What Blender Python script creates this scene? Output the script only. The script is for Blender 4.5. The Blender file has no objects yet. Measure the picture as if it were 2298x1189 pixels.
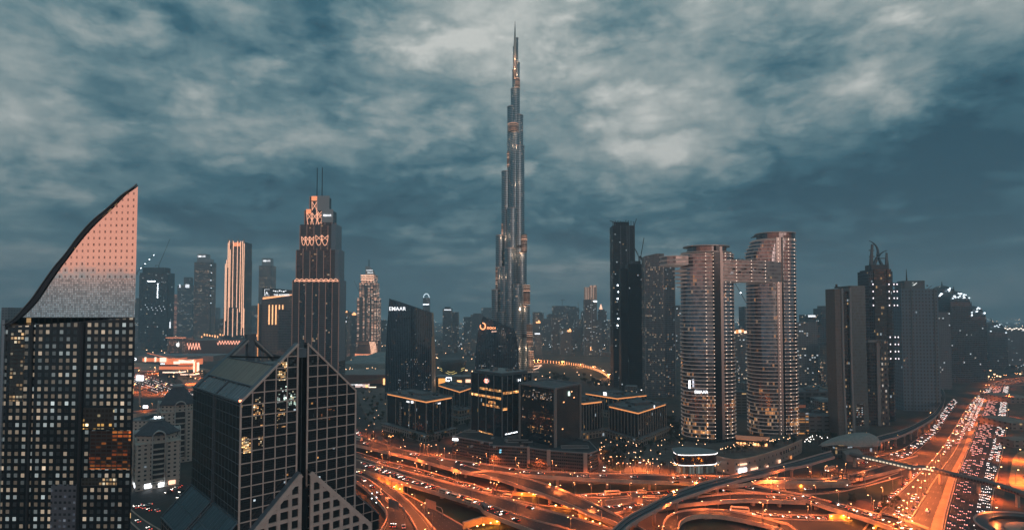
import bpy, bmesh, math, random
from mathutils import Vector, Matrix, noise as mnoise
R = math.radians
random.seed(7)
scn = bpy.context.scene
# ---------------------------------------------------------------- camera
CAMH, F, TH, PY0 = 145.0, 1250.0, R(2.0), 661.35      # height, focal length and principal row in photo pixels
cd = bpy.data.cameras.new('camera'); cam = bpy.data.objects.new('camera', cd)
scn.collection.objects.link(cam); scn.camera = cam
cam.location = (0, 0, CAMH); cam.rotation_euler = (R(90) + TH, 0, 0)
cd.sensor_width = 36.0; cd.lens = 36.0 * F / 2298; cd.shift_y = (PY0 - 594.5) / 2298
cd.clip_start = 1; cd.clip_end = 40000
HAZE = 0.00019
scn.view_settings.view_transform = 'Standard'; scn.view_settings.look = 'None'
scn.view_settings.exposure = 0.46; scn.view_settings.gamma = 1
cy = scn.cycles
cy.use_denoising = True; cy.max_bounces = 5; cy.diffuse_bounces = 2; cy.glossy_bounces = 3
cy.transmission_bounces = 2; cy.volume_bounces = 2; cy.transparent_max_bounces = 6
cy.sample_clamp_indirect = 3; cy.sample_clamp_direct = 0; cy.caustics_reflective = False; cy.caustics_refractive = False
try: cy.use_light_tree = True
except Exception: pass
# ---------------------------------------------------------------- world
def nd(t, typ, **kw):
    n = t.nodes.new(typ)
    for k, v in kw.items():
        if k.startswith('i_'): n.inputs[k[2:]].default_value = v
        else: setattr(n, k, v)
    return n
class NT:
    def __init__(s, t): s.t = t
    def lk(s, a, b): s.t.links.new(a, b)
    def m(s, op, a, b=None, c=None, clamp=False):
        n = s.t.nodes.new('ShaderNodeMath'); n.operation = op; n.use_clamp = clamp
        for i, x in enumerate((a, b, c)):
            if x is None: continue
            if isinstance(x, (int, float)): n.inputs[i].default_value = x
            else: s.lk(x, n.inputs[i])
        return n.outputs[0]
    def sm(s, x, lo, hi):                                      # smoothstep
        n = s.t.nodes.new('ShaderNodeMapRange'); n.interpolation_type = 'SMOOTHSTEP'
        s.lk(x, n.inputs['Value']); n.inputs['From Min'].default_value = lo; n.inputs['From Max'].default_value = hi
        return n.outputs['Result']
    def vec(s, x, y, z=0.0):
        n = s.t.nodes.new('ShaderNodeCombineXYZ')
        for i, v in enumerate((x, y, z)):
            if isinstance(v, (int, float)): n.inputs[i].default_value = v
            else: s.lk(v, n.inputs[i])
        return n.outputs[0]
    def sep(s, v):
        n = s.t.nodes.new('ShaderNodeSeparateXYZ'); s.lk(v, n.inputs[0]); return n.outputs
    def mix(s, f, a, b, typ='MIX'):
        n = s.t.nodes.new('ShaderNodeMix'); n.data_type = 'RGBA'; n.blend_type = typ
        for i, x in ((0, f), (6, a), (7, b)):
            if isinstance(x, (int, float)): n.inputs[i].default_value = x
            elif isinstance(x, (tuple, list)): n.inputs[i].default_value = (x[0], x[1], x[2], 1)
            else: s.lk(x, n.inputs[i])
        return n.outputs[2]
    def noise(s, v, scale, detail=4, rough=.5, dist=0.0, dim='3D', w=0.0):
        n = s.t.nodes.new('ShaderNodeTexNoise'); n.noise_dimensions = dim
        if v is not None: s.lk(v, n.inputs['Vector'])
        n.inputs['Scale'].default_value = scale; n.inputs['Detail'].default_value = detail
        n.inputs['Roughness'].default_value = rough; n.inputs['Distortion'].default_value = dist
        return n.outputs[0]
    def ramp(s, f, stops):
        n = s.t.nodes.new('ShaderNodeValToRGB'); e = n.color_ramp.elements
        while len(e) < len(stops): e.new(.5)
        for el, (p, c) in zip(e, stops): el.position = p; el.color = (c[0], c[1], c[2], 1)
        s.lk(f, n.inputs[0]); return n.outputs[0]

def sky_dir(px, py):
    u, v = (px - 1149) / F, -(py - PY0) / F
    return Vector((u, math.cos(TH) - v * math.sin(TH), math.sin(TH) + v * math.cos(TH))).normalized()
w = bpy.data.worlds.new('World'); scn.world = w; w.use_nodes = True
t = w.node_tree; t.nodes.clear(); N = NT(t)
tc = nd(t, 'ShaderNodeTexCoord').outputs['Generated']
sx, sy, sz = N.sep(tc)
zc = N.m('ADD', N.m('MAXIMUM', sz, 0.0), 0.24)
cp = N.vec(N.m('DIVIDE', sx, zc), N.m('DIVIDE', sy, zc), 0.0)
rot = nd(t, 'ShaderNodeMapping'); rot.inputs['Rotation'].default_value = (0, 0, R(14)); rot.inputs['Location'].default_value = (3.1, 1.7, 0)
rot.inputs['Scale'].default_value = (1.0, 1.25, 1)
N.lk(cp, rot.inputs[0])
n1 = N.noise(rot.outputs[0], 2.1, 9, .50, .75)
n2 = N.noise(rot.outputs[0], .75, 4, .5, .5)
n3 = N.noise(rot.outputs[0], 7.0, 7, .55, .6)
dm = nd(t, 'ShaderNodeMapping'); N.lk(tc, dm.inputs[0]); dm.inputs['Scale'].default_value = (1, 1, 2.0)
f1 = N.noise(dm.outputs[0], 4.6, 8, .52, .25); f2 = N.noise(dm.outputs[0], 8.5, 9, .56, .2); f3 = N.noise(dm.outputs[0], 24.0, 8, .62, .15)
dm2 = nd(t, 'ShaderNodeMapping'); N.lk(tc, dm2.inputs[0]); dm2.inputs['Scale'].default_value = (1, 1, 6.5)
f4 = N.noise(dm2.outputs[0], 4.2, 7, .5, .5)
bil = N.m('ABSOLUTE', N.m('SUBTRACT', f2, .5))                # puffs with darker creases
dens = N.m('ADD', .69, N.m('MULTIPLY', N.m('SUBTRACT', n1, .5), .34))
for q_, a_ in ((n2, .30), (f1, .50), (f2, .24), (f3, .24), (n3, .08)): dens = N.m('ADD', dens, N.m('MULTIPLY', N.m('SUBTRACT', q_, .5), a_))
dens = N.m('ADD', dens, N.m('MULTIPLY', N.m('SUBTRACT', f4, .47), N.m('ADD', .18, N.m('MULTIPLY', N.sm(sz, .24, .05), .95))))
dens = N.m('ADD', dens, N.m('MULTIPLY', N.m('SUBTRACT', bil, .06), .80))
# broad bright and dark masses of the cloud deck (direction, width, amount)
for px, py, k, amt in ((1090, 50, 110, .22), (1330, 90, 90, .12), (2200, 90, 70, .20), (180, 20, 150, .12), (50, 170, 200, .10), (470, 165, 300, .13), (650, 175, 400, .15), (840, 215, 400, .12),
                       (700, 290, 500, .10), (350, 345, 350, .13), (540, 350, 500, .10), (850, 375, 600, .10), (1540, 345, 150, .11), (1300, 250, 180, .06), (1650, 170, 90, .10), (1980, 200, 250, .10), (1880, 290, 300, .08), (100, 300, 400, .07), (60, 420, 500, .07),
                       (700, 95, 250, -.13), (330, 105, 250, -.14), (100, 95, 400, -.08), (300, 255, 350, -.12), (560, 235, 400, -.08), (1060, 300, 180, -.10), (930, 140, 300, -.05), (450, 435, 180, -.13), (170, 385, 250, -.12),
                       (820, 500, 130, -.22), (1020, 575, 200, -.18), (640, 455, 200, -.12), (2240, 290, 110, -.26), (2060, 365, 150, -.16), (1800, 430, 140, -.15), (1600, 520, 140, -.14), (1290, 560, 160, -.14), (2200, 520, 70, -.13), (1850, 95, 300, -.06), (1230, 400, 200, -.12)):
    d = sky_dir(px, py)
    v = nd(t, 'ShaderNodeVectorMath', operation='DOT_PRODUCT'); N.lk(tc, v.inputs[0]); v.inputs[1].default_value = d
    g = N.m('EXPONENT', N.m('MULTIPLY', N.m('SUBTRACT', v.outputs['Value'], 1.0), float(k)))
    dens = N.m('ADD', dens, N.m('MULTIPLY', g, amt * .85))
cloud = N.ramp(dens, [(0.44, (.004, .034, .058)), (.58, (.026, .082, .112)), (.70, (.095, .160, .180)), (.84, (.235, .275, .272)), (1.0, (.44, .45, .425))])
hz = N.sm(sz, .15, .0)
skyc = N.mix(N.m('MULTIPLY', hz, .45), cloud, (.105, .18, .205))
# dusk glow low in the sky behind the camera
back = N.sm(N.m('ADD', N.m('MULTIPLY', sx, .1), N.m('MULTIPLY', sy, -.995)), .42, .62)
band = N.m('MULTIPLY', N.sm(sz, .045, .075), N.sm(sz, .25, .17))
skyc = N.mix(N.m('MULTIPLY', N.m('MULTIPLY', back, band), .9), skyc, (.80, .33, .22))
skyc = N.mix(N.m('MULTIPLY', N.m('MULTIPLY', back, N.sm(sz, .06, .0)), .8), skyc, (.11, .165, .20))
ni = nd(t, 'ShaderNodeTexSky', sky_type='NISHITA', sun_disc=False, sun_elevation=R(4), sun_rotation=R(155))
b1 = nd(t, 'ShaderNodeBackground'); N.lk(ni.outputs[0], b1.inputs[0]); b1.inputs[1].default_value = 0.05
b2 = nd(t, 'ShaderNodeBackground'); N.lk(skyc, b2.inputs[0]); b2.inputs[1].default_value = 1.18
mx = nd(t, 'ShaderNodeMixShader'); mx.inputs[0].default_value = .93
N.lk(b1.outputs[0], mx.inputs[1]); N.lk(b2.outputs[0], mx.inputs[2])
wo = nd(t, 'ShaderNodeOutputWorld'); N.lk(mx.outputs[0], wo.inputs[0])
# ---------------------------------------------------------------- sun: the last warm light through the overcast, from behind the camera
sd = bpy.data.lights.new('sun', 'SUN'); sd.energy = 0.12; sd.angle = R(14); sd.color = (1, .78, .68)
so = bpy.data.objects.new('sun', sd); scn.collection.objects.link(so)
so.rotation_euler = (R(80), 0, R(25))

# ================================================================ helpers
def G(px, py, z=0.0):
    d = sky_dir(px, py); k = (z - CAMH) / d.z
    return Vector((d.x * k, d.y * k, z))
def P(px, py, Y):
    d = sky_dir(px, py); k = Y / d.y
    return Vector((d.x * k, Y, CAMH + d.z * k))
def Yg(py, z=0.0): return G(1149, py, z).y
def Zr(py, Y): return P(1149, py, Y).z
def Xr(px, Y, py=800): return P(px, py, Y).x
def proj(p): return 1149 + F * p[0] / (p[1] * math.cos(TH) + (p[2] - CAMH) * math.sin(TH))
def tag(o, label=None, cat=None, group=None, kind=None):
    if label: o['label'] = label
    if cat: o['category'] = cat
    if group: o['group'] = group
    if kind: o['kind'] = kind
    return o
COL = scn.collection
def thing(name, label, cat, loc=(0, 0, 0), rz=0.0, group=None):
    o = bpy.data.objects.new(name, None); COL.objects.link(o); o.location = loc; o.rotation_euler = (0, 0, rz)
    o.empty_display_size = .5
    return tag(o, label, cat, group)
class MB:
    """collects faces with wall UVs in metres, builds one mesh object"""
    def __init__(s): s.v = []; s.f = []; s.uv = []; s.mi = []; s.sm = []
    def face(s, pts, uvs=None, mi=0, smooth=False):
        b = len(s.v); s.v += [tuple(p) for p in pts]; s.f.append(tuple(range(b, b + len(pts))))
        if uvs is None:
            n = (Vector(pts[1]) - Vector(pts[0])).cross(Vector(pts[2]) - Vector(pts[1]))
            if abs(n.z) > .7 * n.length: uvs = [(p[0], p[1]) for p in pts]
            else:
                e = Vector((-n.y, n.x, 0)); e = e.normalized() if e.length > 1e-9 else Vector((1, 0, 0))
                uvs = [(Vector(p).dot(e), p[2]) for p in pts]
        s.uv += uvs; s.mi.append(mi); s.sm.append(smooth)
    def prism(s, poly, z0, z1, mw=0, mr=1, cap=True, bottom=False, smooth=False, u0=0.0):
        n = len(poly); zb = z0 if hasattr(z0, '__len__') else [z0] * n; zt = z1 if hasattr(z1, '__len__') else [z1] * n
        u = u0
        for i in range(n):
            a, b = poly[i], poly[(i + 1) % n]; j = (i + 1) % n
            l = math.hypot(b[0] - a[0], b[1] - a[1])
            s.face([(a[0], a[1], zb[i]), (b[0], b[1], zb[j]), (b[0], b[1], zt[j]), (a[0], a[1], zt[i])],
                   [(u, zb[i]), (u + l, zb[j]), (u + l, zt[j]), (u, zt[i])], mw, smooth)
            u += l
        if cap: s.face([(p[0], p[1], zt[i]) for i, p in enumerate(poly)], None, mr)
        if bottom: s.face([(p[0], p[1], zb[i]) for i, p in reversed(list(enumerate(poly)))], None, mr)
        return s
    def box(s, c, size, rz=0.0, mw=0, mr=None):
        x, y, z = c; a, b, h = size[0] / 2, size[1] / 2, size[2] / 2; co, si = math.cos(rz), math.sin(rz)
        poly = [(x + u * co - v * si, y + u * si + v * co) for u, v in ((-a, -b), (a, -b), (a, b), (-a, b))]
        return s.prism(poly, z - h, z + h, mw, mw if mr is None else mr, True, True)
    def beam(s, p0, p1, w, h=None, mi=0, upv=(0, 0, 1)):
        p0, p1 = Vector(p0), Vector(p1); h = w if h is None else h
        d = (p1 - p0)
        if d.length < 1e-6: return s
        d.normalize(); up = Vector(upv)
        if abs(d.dot(up)) > .98: up = Vector((0, 1, 0)) if abs(d.y) < .9 else Vector((1, 0, 0))
        sd_ = d.cross(up).normalized() * (w / 2); u = sd_.cross(d).normalized() * (h / 2)
        q = [p0 - sd_ - u, p0 + sd_ - u, p0 + sd_ + u, p0 - sd_ + u]; r = [a + (p1 - p0) for a in q]
        for i in range(4):
            j = (i + 1) % 4; s.face([q[i], q[j], r[j], r[i]], None, mi)
        s.face(q[::-1], None, mi); s.face(r, None, mi); return s
    def tube(s, pts, rad, n=8, mi=0, smooth=True, cap=True):
        pts = [Vector(p) for p in pts]; rr = rad if hasattr(rad, '__len__') else [rad] * len(pts)
        rings = []
        for k, p in enumerate(pts):
            d = (pts[min(k + 1, len(pts) - 1)] - pts[max(k - 1, 0)]).normalized()
            a = Vector((0, 0, 1)) if abs(d.z) < .95 else Vector((1, 0, 0))
            u = d.cross(a).normalized(); v = d.cross(u).normalized()
            rings.append([p + (u * math.cos(2 * math.pi * i / n) + v * math.sin(2 * math.pi * i / n)) * rr[k] for i in range(n)])
        for k in range(len(pts) - 1):
            for i in range(n):
                j = (i + 1) % n; s.face([rings[k][i], rings[k + 1][i], rings[k + 1][j], rings[k][j]], None, mi, smooth)
        if cap: s.face(rings[0], None, mi); s.face(rings[-1][::-1], None, mi)
        return s
    def build(s, name, mats, parent=None, loc=None):
        me = bpy.data.meshes.new(name); me.from_pydata(s.v, [], s.f)
        uvl = me.uv_layers.new(name='UVMap')
        uvl.data.foreach_set('uv', [c for uv in s.uv for c in uv])
        mats = mats if isinstance(mats, (list, tuple)) else [mats]
        for m in mats: me.materials.append(m)
        me.polygons.foreach_set('material_index', [min(i, len(mats) - 1) for i in s.mi])
        me.polygons.foreach_set('use_smooth', s.sm)
        if any(s.sm):
            bm = bmesh.new(); bm.from_mesh(me); bmesh.ops.remove_doubles(bm, verts=bm.verts, dist=.0005); bm.to_mesh(me); bm.free()
        me.update()
        o = bpy.data.objects.new(name, me); COL.objects.link(o)
        if parent is not None: o.parent = parent
        if loc is not None: o.location = loc
        return o
def copy_tree(o, parent=None):
    c = o.copy(); COL.objects.link(c); c.parent = parent
    for ch in o.children: copy_tree(ch, c)
    return c
def ellipse(cx, cy_, a, b, n=32, rz=0.0, p=2.0):
    out = []
    for i in range(n):
        th = 2 * math.pi * i / n; c, s_ = math.cos(th), math.sin(th)
        x = a * math.copysign(abs(c) ** (2 / p), c); y = b * math.copysign(abs(s_) ** (2 / p), s_)
        out.append((cx + x * math.cos(rz) - y * math.sin(rz), cy_ + x * math.sin(rz) + y * math.cos(rz)))
    return out
def rect(cx, cy_, w_, d_, rz=0.0):
    co, si = math.cos(rz), math.sin(rz)
    return [(cx + u * co - v * si, cy_ + u * si + v * co) for u, v in ((-w_ / 2, -d_ / 2), (w_ / 2, -d_ / 2), (w_ / 2, d_ / 2), (-w_ / 2, d_ / 2))]

# ---------------------------------------------------------------- materials
MT = {}
def mat(name, col, rough=.6, metal=0.0, emit=None, es=0.0, var=0.0, vs=.2, spec=.5, bump=0.0):
    if name in MT: return MT[name]
    m = bpy.data.materials.new(name); m.use_nodes = True; t = m.node_tree; N = NT(t)
    b = t.nodes['Principled BSDF']
    b.inputs['Base Color'].default_value = (*col, 1); b.inputs['Roughness'].default_value = rough
    b.inputs['Metallic'].default_value = metal; b.inputs['Specular IOR Level'].default_value = spec
    if emit:
        b.inputs['Emission Color'].default_value = (*emit, 1); b.inputs['Emission Strength'].default_value = es
        m.cycles.emission_sampling = 'NONE'
    if var:
        tc = nd(t, 'ShaderNodeTexCoord').outputs['Object']
        n = N.noise(tc, vs, 6, .6); n2_ = N.noise(tc, vs * 9, 4, .6)
        f = N.m('ADD', N.m('MULTIPLY', n, .7), N.m('MULTIPLY', n2_, .3))
        f = N.sm(f, .35, .65)
        lo = tuple(c * (1 - var) for c in col); hi = tuple(min(1, c * (1 + var)) for c in col)
        N.lk(N.mix(f, lo, hi), b.inputs['Base Color'])
        N.lk(N.m('ADD', N.m('MULTIPLY', n2_, .25), rough - .12), b.inputs['Roughness'])
    MT[name] = m; return m
def facade(name, wall, glass, fh=3.8, bw=3.0, wx=.7, wy=.6, lit=.06, warm=(1, .62, .28), cool=(.75, .9, 1), coolp=.3, es=2.5,
           rough=.1, metal=.0, wrough=.6, low=0.0, zl=60.0, wmetal=0.0, cluster=.5, voff=0.0, spec=.8, dirty=.15, tilt=.035):
    if name in MT: return MT[name]
    m = bpy.data.materials.new(name); m.use_nodes = True; t = m.node_tree; N = NT(t); b = t.nodes['Principled BSDF']
    m.cycles.emission_sampling = 'NONE'
    uv = nd(t, 'ShaderNodeUVMap').outputs[0]; u, v, _ = N.sep(uv)
    gu = N.m('DIVIDE', u, bw); gv = N.m('DIVIDE', N.m('ADD', v, voff), fh)
    fu, fv = N.m('FRACT', gu), N.m('FRACT', gv)
    mu = N.m('LESS_THAN', N.m('ABSOLUTE', N.m('SUBTRACT', fu, .5)), wx / 2)
    mv = N.m('LESS_THAN', N.m('ABSOLUTE', N.m('SUBTRACT', fv, .5)), wy / 2)
    mask = N.m('MULTIPLY', mu, mv)
    cell = N.vec(N.m('FLOOR', gu), N.m('FLOOR', gv), 0)
    ob = nd(t, 'ShaderNodeObjectInfo').outputs['Random']
    cell2 = nd(t, 'ShaderNodeVectorMath', operation='ADD'); N.lk(cell, cell2.inputs[0]); N.lk(N.vec(ob, ob, N.m('MULTIPLY', ob, 57.0)), cell2.inputs[1])
    wn = nd(t, 'ShaderNodeTexWhiteNoise'); wn.noise_dimensions = '3D'; N.lk(cell2.outputs[0], wn.inputs['Vector'])
    r = wn.outputs['Value']; rc = N.sep(wn.outputs['Color'])
    cl = N.noise(cell2.outputs[0], .16, 2, .5)
    prob = lit
    p = N.m('MULTIPLY', N.m('ADD', 1 - cluster, N.m('MULTIPLY', N.sm(cl, .42, .68), 2.6 * cluster)), float(lit))
    if low:
        lo = N.sm(v, zl, zl * .1)
        p = N.m('ADD', p, N.m('MULTIPLY', N.m('MULTIPLY', lo, N.sm(cl, .35, .6)), low))
    rn_ = nd(t, 'ShaderNodeTexWhiteNoise'); rn_.noise_dimensions = '1D'; N.lk(N.m('ADD', N.m('FLOOR', gv), N.m('MULTIPLY', ob, 91.0)), rn_.inputs['W'])
    rowf = N.m('ADD', .45, N.m('MULTIPLY', N.m('POWER', rn_.outputs['Value'], 1.5), 1.4))
    if lit < .3: p = N.m('MULTIPLY', p, rowf)
    isl = N.m('LESS_THAN', r, p)
    bri = N.m('ADD', N.m('MULTIPLY', N.m('POWER', rc[0], 2.0), 1.2), .15)
    bri = N.m('MULTIPLY', bri, N.m('ADD', .35, N.m('MULTIPLY', rowf, .6)))
    iscool = N.m('LESS_THAN', rc[1], coolp)
    ecol = N.mix(iscool, warm, cool)
    N.lk(ecol, b.inputs['Emission Color'])
    N.lk(N.m('MULTIPLY', N.m('MULTIPLY', N.m('MULTIPLY', isl, mask), bri), es), b.inputs['Emission Strength'])
    gvv = N.m('ADD', .65, N.m('MULTIPLY', rc[2], .7))
    gcol = N.mix(1.0, glass, N.vec(gvv, gvv, gvv), 'MULTIPLY')
    dn = N.noise(nd(t, 'ShaderNodeTexCoord').outputs['Object'], .05, 5, .6)
    dv = N.m('ADD', 1 - dirty, N.m('MULTIPLY', dn, 2 * dirty))
    wcol = N.mix(1.0, wall, N.vec(dv, dv, dv), 'MULTIPLY')
    N.lk(N.mix(mask, wcol, gcol), b.inputs['Base Color'])
    N.lk(N.m('ADD', wrough, N.m('MULTIPLY', mask, rough - wrough)), b.inputs['Roughness'])
    N.lk(N.m('ADD', wmetal, N.m('MULTIPLY', mask, metal - wmetal)), b.inputs['Metallic'])
    b.inputs['Specular IOR Level'].default_value = spec
    # each pane sits a hair out of true, so reflections break up pane by pane
    geo = nd(t, 'ShaderNodeNewGeometry').outputs['Normal']
    off = nd(t, 'ShaderNodeVectorMath', operation='SUBTRACT'); N.lk(wn.outputs['Color'], off.inputs[0]); off.inputs[1].default_value = (.5, .5, .5)
    sc_ = nd(t, 'ShaderNodeVectorMath', operation='SCALE'); N.lk(off.outputs[0], sc_.inputs[0]); sc_.inputs['Scale'].default_value = tilt
    ad = nd(t, 'ShaderNodeVectorMath', operation='ADD'); N.lk(geo, ad.inputs[0]); N.lk(sc_.outputs[0], ad.inputs[1])
    nn = nd(t, 'ShaderNodeVectorMath', operation='NORMALIZE'); N.lk(ad.outputs[0], nn.inputs[0]); N.lk(nn.outputs[0], b.inputs['Normal'])
    MT[name] = m; return m
ORG = (1, .30, .06)
CONC = mat('pale_concrete', (.50, .38, .30), .8, var=.25, vs=.08)
CONCD = mat('grey_concrete', (.20, .19, .18), .85, var=.3, vs=.08)
ASPH = mat('asphalt', (.024, .023, .025), .75, var=.45, vs=.05)
ASPH2 = mat('worn_asphalt', (.065, .055, .05), .8, var=.35, vs=.05)
PAINT = mat('road_paint', (.22, .21, .20), .7)
STEEL = mat('galvanised_steel', (.30, .31, .32), .45, .6)
DARK = mat('dark_metal', (.03, .035, .04), .45, .5)
ROOF = mat('roof_membrane', (.12, .14, .15), .9, var=.35, vs=.1)
ROOFL = mat('pale_roof', (.26, .28, .29), .9, var=.25, vs=.1)
WGLOW = mat('white_glow', (.8, .8, .8), .5, emit=(.9, .95, 1), es=3.0)
OGLOW = mat('warm_glow', (.8, .6, .4), .5, emit=(1, .42, .16), es=1.9)
PGLOW = mat('peach_glow', (.8, .6, .5), .5, emit=(1, .55, .36), es=1.3)
YGLOW = mat('amber_glow', (.8, .5, .2), .5, emit=(1, .36, .12), es=.7)
BGLOW = mat('bulb_glow', (1, .7, .4), .5, emit=(1, .45, .18), es=9.0)
WBULB = mat('white_bulb', (1, 1, 1), .5, emit=(.85, .93, 1), es=10.0)
SIGNW = mat('sign_letters', (.8, .8, .8), .5, emit=(.95, .97, 1), es=1.15)
def text(body, size, m, parent, M, ext=.2, name='sign_text', align='CENTER', font_bold=.0):
    cu = bpy.data.curves.new(name, 'FONT'); cu.body = body; cu.size = size; cu.extrude = ext; cu.align_x = align; cu.offset = font_bold
    o = bpy.data.objects.new(name + '_tmp', cu); COL.objects.link(o)
    bpy.context.view_layer.update()
    me = bpy.data.meshes.new_from_object(o.evaluated_get(bpy.context.evaluated_depsgraph_get()))
    COL.objects.unlink(o); bpy.data.objects.remove(o)
    me.materials.clear(); me.materials.append(m)
    q = bpy.data.objects.new(name, me); COL.objects.link(q)
    if parent is not None: q.parent = parent
    q.matrix_local = M; return q
def wallM(p, rz):     # a frame standing upright at p, facing the side turned rz from -Y
    return Matrix.Translation(Vector(p)) @ Matrix.Rotation(rz, 4, 'Z') @ Matrix.Rotation(R(90), 4, 'X')
# ================================================================ reading aids: sub-windows of the photograph -> photo pixels
def ZA(x, y): return (780 + x / 4.777, 940 + y / 4.777)
def ZB(x, y): return (1060 + x / 6.292, 1000 + y / 6.292)
def ZC(x, y): return (1400 + x / 6.383, 1020 + y / 6.383)
def ZD(x, y): return (1700 + x / 5.192, 960 + y / 5.192)
def ZE(x, y): return (1960 + x / 3.222, 820 + y / 3.222)
def ZL(x, y): return (290 + x / 4.59, 930 + y / 4.59)
def ZM(x, y): return (290 + x / 6.605, 780 + y / 6.605)
ZZ = dict(A=ZA, B=ZB, C=ZC, D=ZD, E=ZE, L=ZL, M=ZM)
def rd(s):                                   # 'A85,185 A240,225@9' -> photo pixels (and height)
    out = []; z = 0.0
    for tk in s.split():
        if '@' in tk: tk, zz = tk.split('@'); z = float(zz)
        k = tk[0]
        if k in ZZ: x, y = tk[1:].split(','); p = ZZ[k](float(x), float(y))
        else: x, y = tk.split(','); p = (float(x), float(y))
        out.append((p[0], p[1], z))
    return out
def spl(pts, n):
    pts = [Vector(p) for p in pts]
    if len(pts) == 2: return [pts[0].lerp(pts[1], i / (n - 1)) for i in range(n)]
    P_ = [pts[0] * 2 - pts[1]] + pts + [pts[-1] * 2 - pts[-2]]
    L = [0]
    for a, b in zip(pts, pts[1:]): L.append(L[-1] + max((b - a).length, 1e-6))
    out = []
    for i in range(n):
        s = L[-1] * i / (n - 1); k = 0
        while k < len(L) - 2 and s > L[k + 1]: k += 1
        u = (s - L[k]) / (L[k + 1] - L[k]); a, b, c, d = P_[k:k + 4]
        out.append(.5 * ((2 * b) + (c - a) * u + (2 * a - 5 * b + 4 * c - d) * u * u + (3 * b - a - 3 * c + d) * u ** 3))
    return out
def sm2(pts, it=2):
    for _ in range(it):
        pts = [pts[0]] + [(a + b * 2 + c) / 4 for a, b, c in zip(pts, pts[1:], pts[2:])] + [pts[-1]]
    return pts
def edge(s, n): return sm2([G(p[0], p[1], p[2]) for p in spl(rd(s), n)], 3)
# ---------------------------------------------------------------- ground
def ground_material():
    m = bpy.data.materials.new('ground_mix'); m.use_nodes = True; t = m.node_tree; N = NT(t); b = t.nodes['Principled BSDF']
    tc = nd(t, 'ShaderNodeTexCoord').outputs['Object']
    a = N.noise(tc, .012, 6, .6, .5); c = N.noise(tc, .12, 5, .65); d = N.noise(tc, .0025, 4, .6)
    sand = (.15, .10, .07); green = (.022, .032, .020); paved = (.060, .058, .058)
    x = N.mix(N.sm(a, .46, .58), sand, green); x = N.mix(N.sm(d, .42, .60), x, paved)
    N.lk(N.mix(N.m('MULTIPLY', c, .8), x, (.03, .03, .03)), b.inputs['Base Color']); b.inputs['Roughness'].default_value = .95
    return m
GM = ground_material()
g = MB()
# one sheet, finer near the camera
xs = [-9000, -4000, -2000, -1000, -400, 0, 400, 1000, 2000, 4000, 9000]; ys = [-500, 0, 300, 700, 1200, 2000, 3500, 6000, 9500]
for i in range(len(xs) - 1):
    for j in range(len(ys) - 1):
        g.face([(xs[i], ys[j], 0), (xs[i + 1], ys[j], 0), (xs[i + 1], ys[j + 1], 0), (xs[i], ys[j + 1], 0)])
tag(g.build('ground', GM), 'dark sandy and planted city ground running to the horizon', 'ground', kind='structure')
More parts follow.
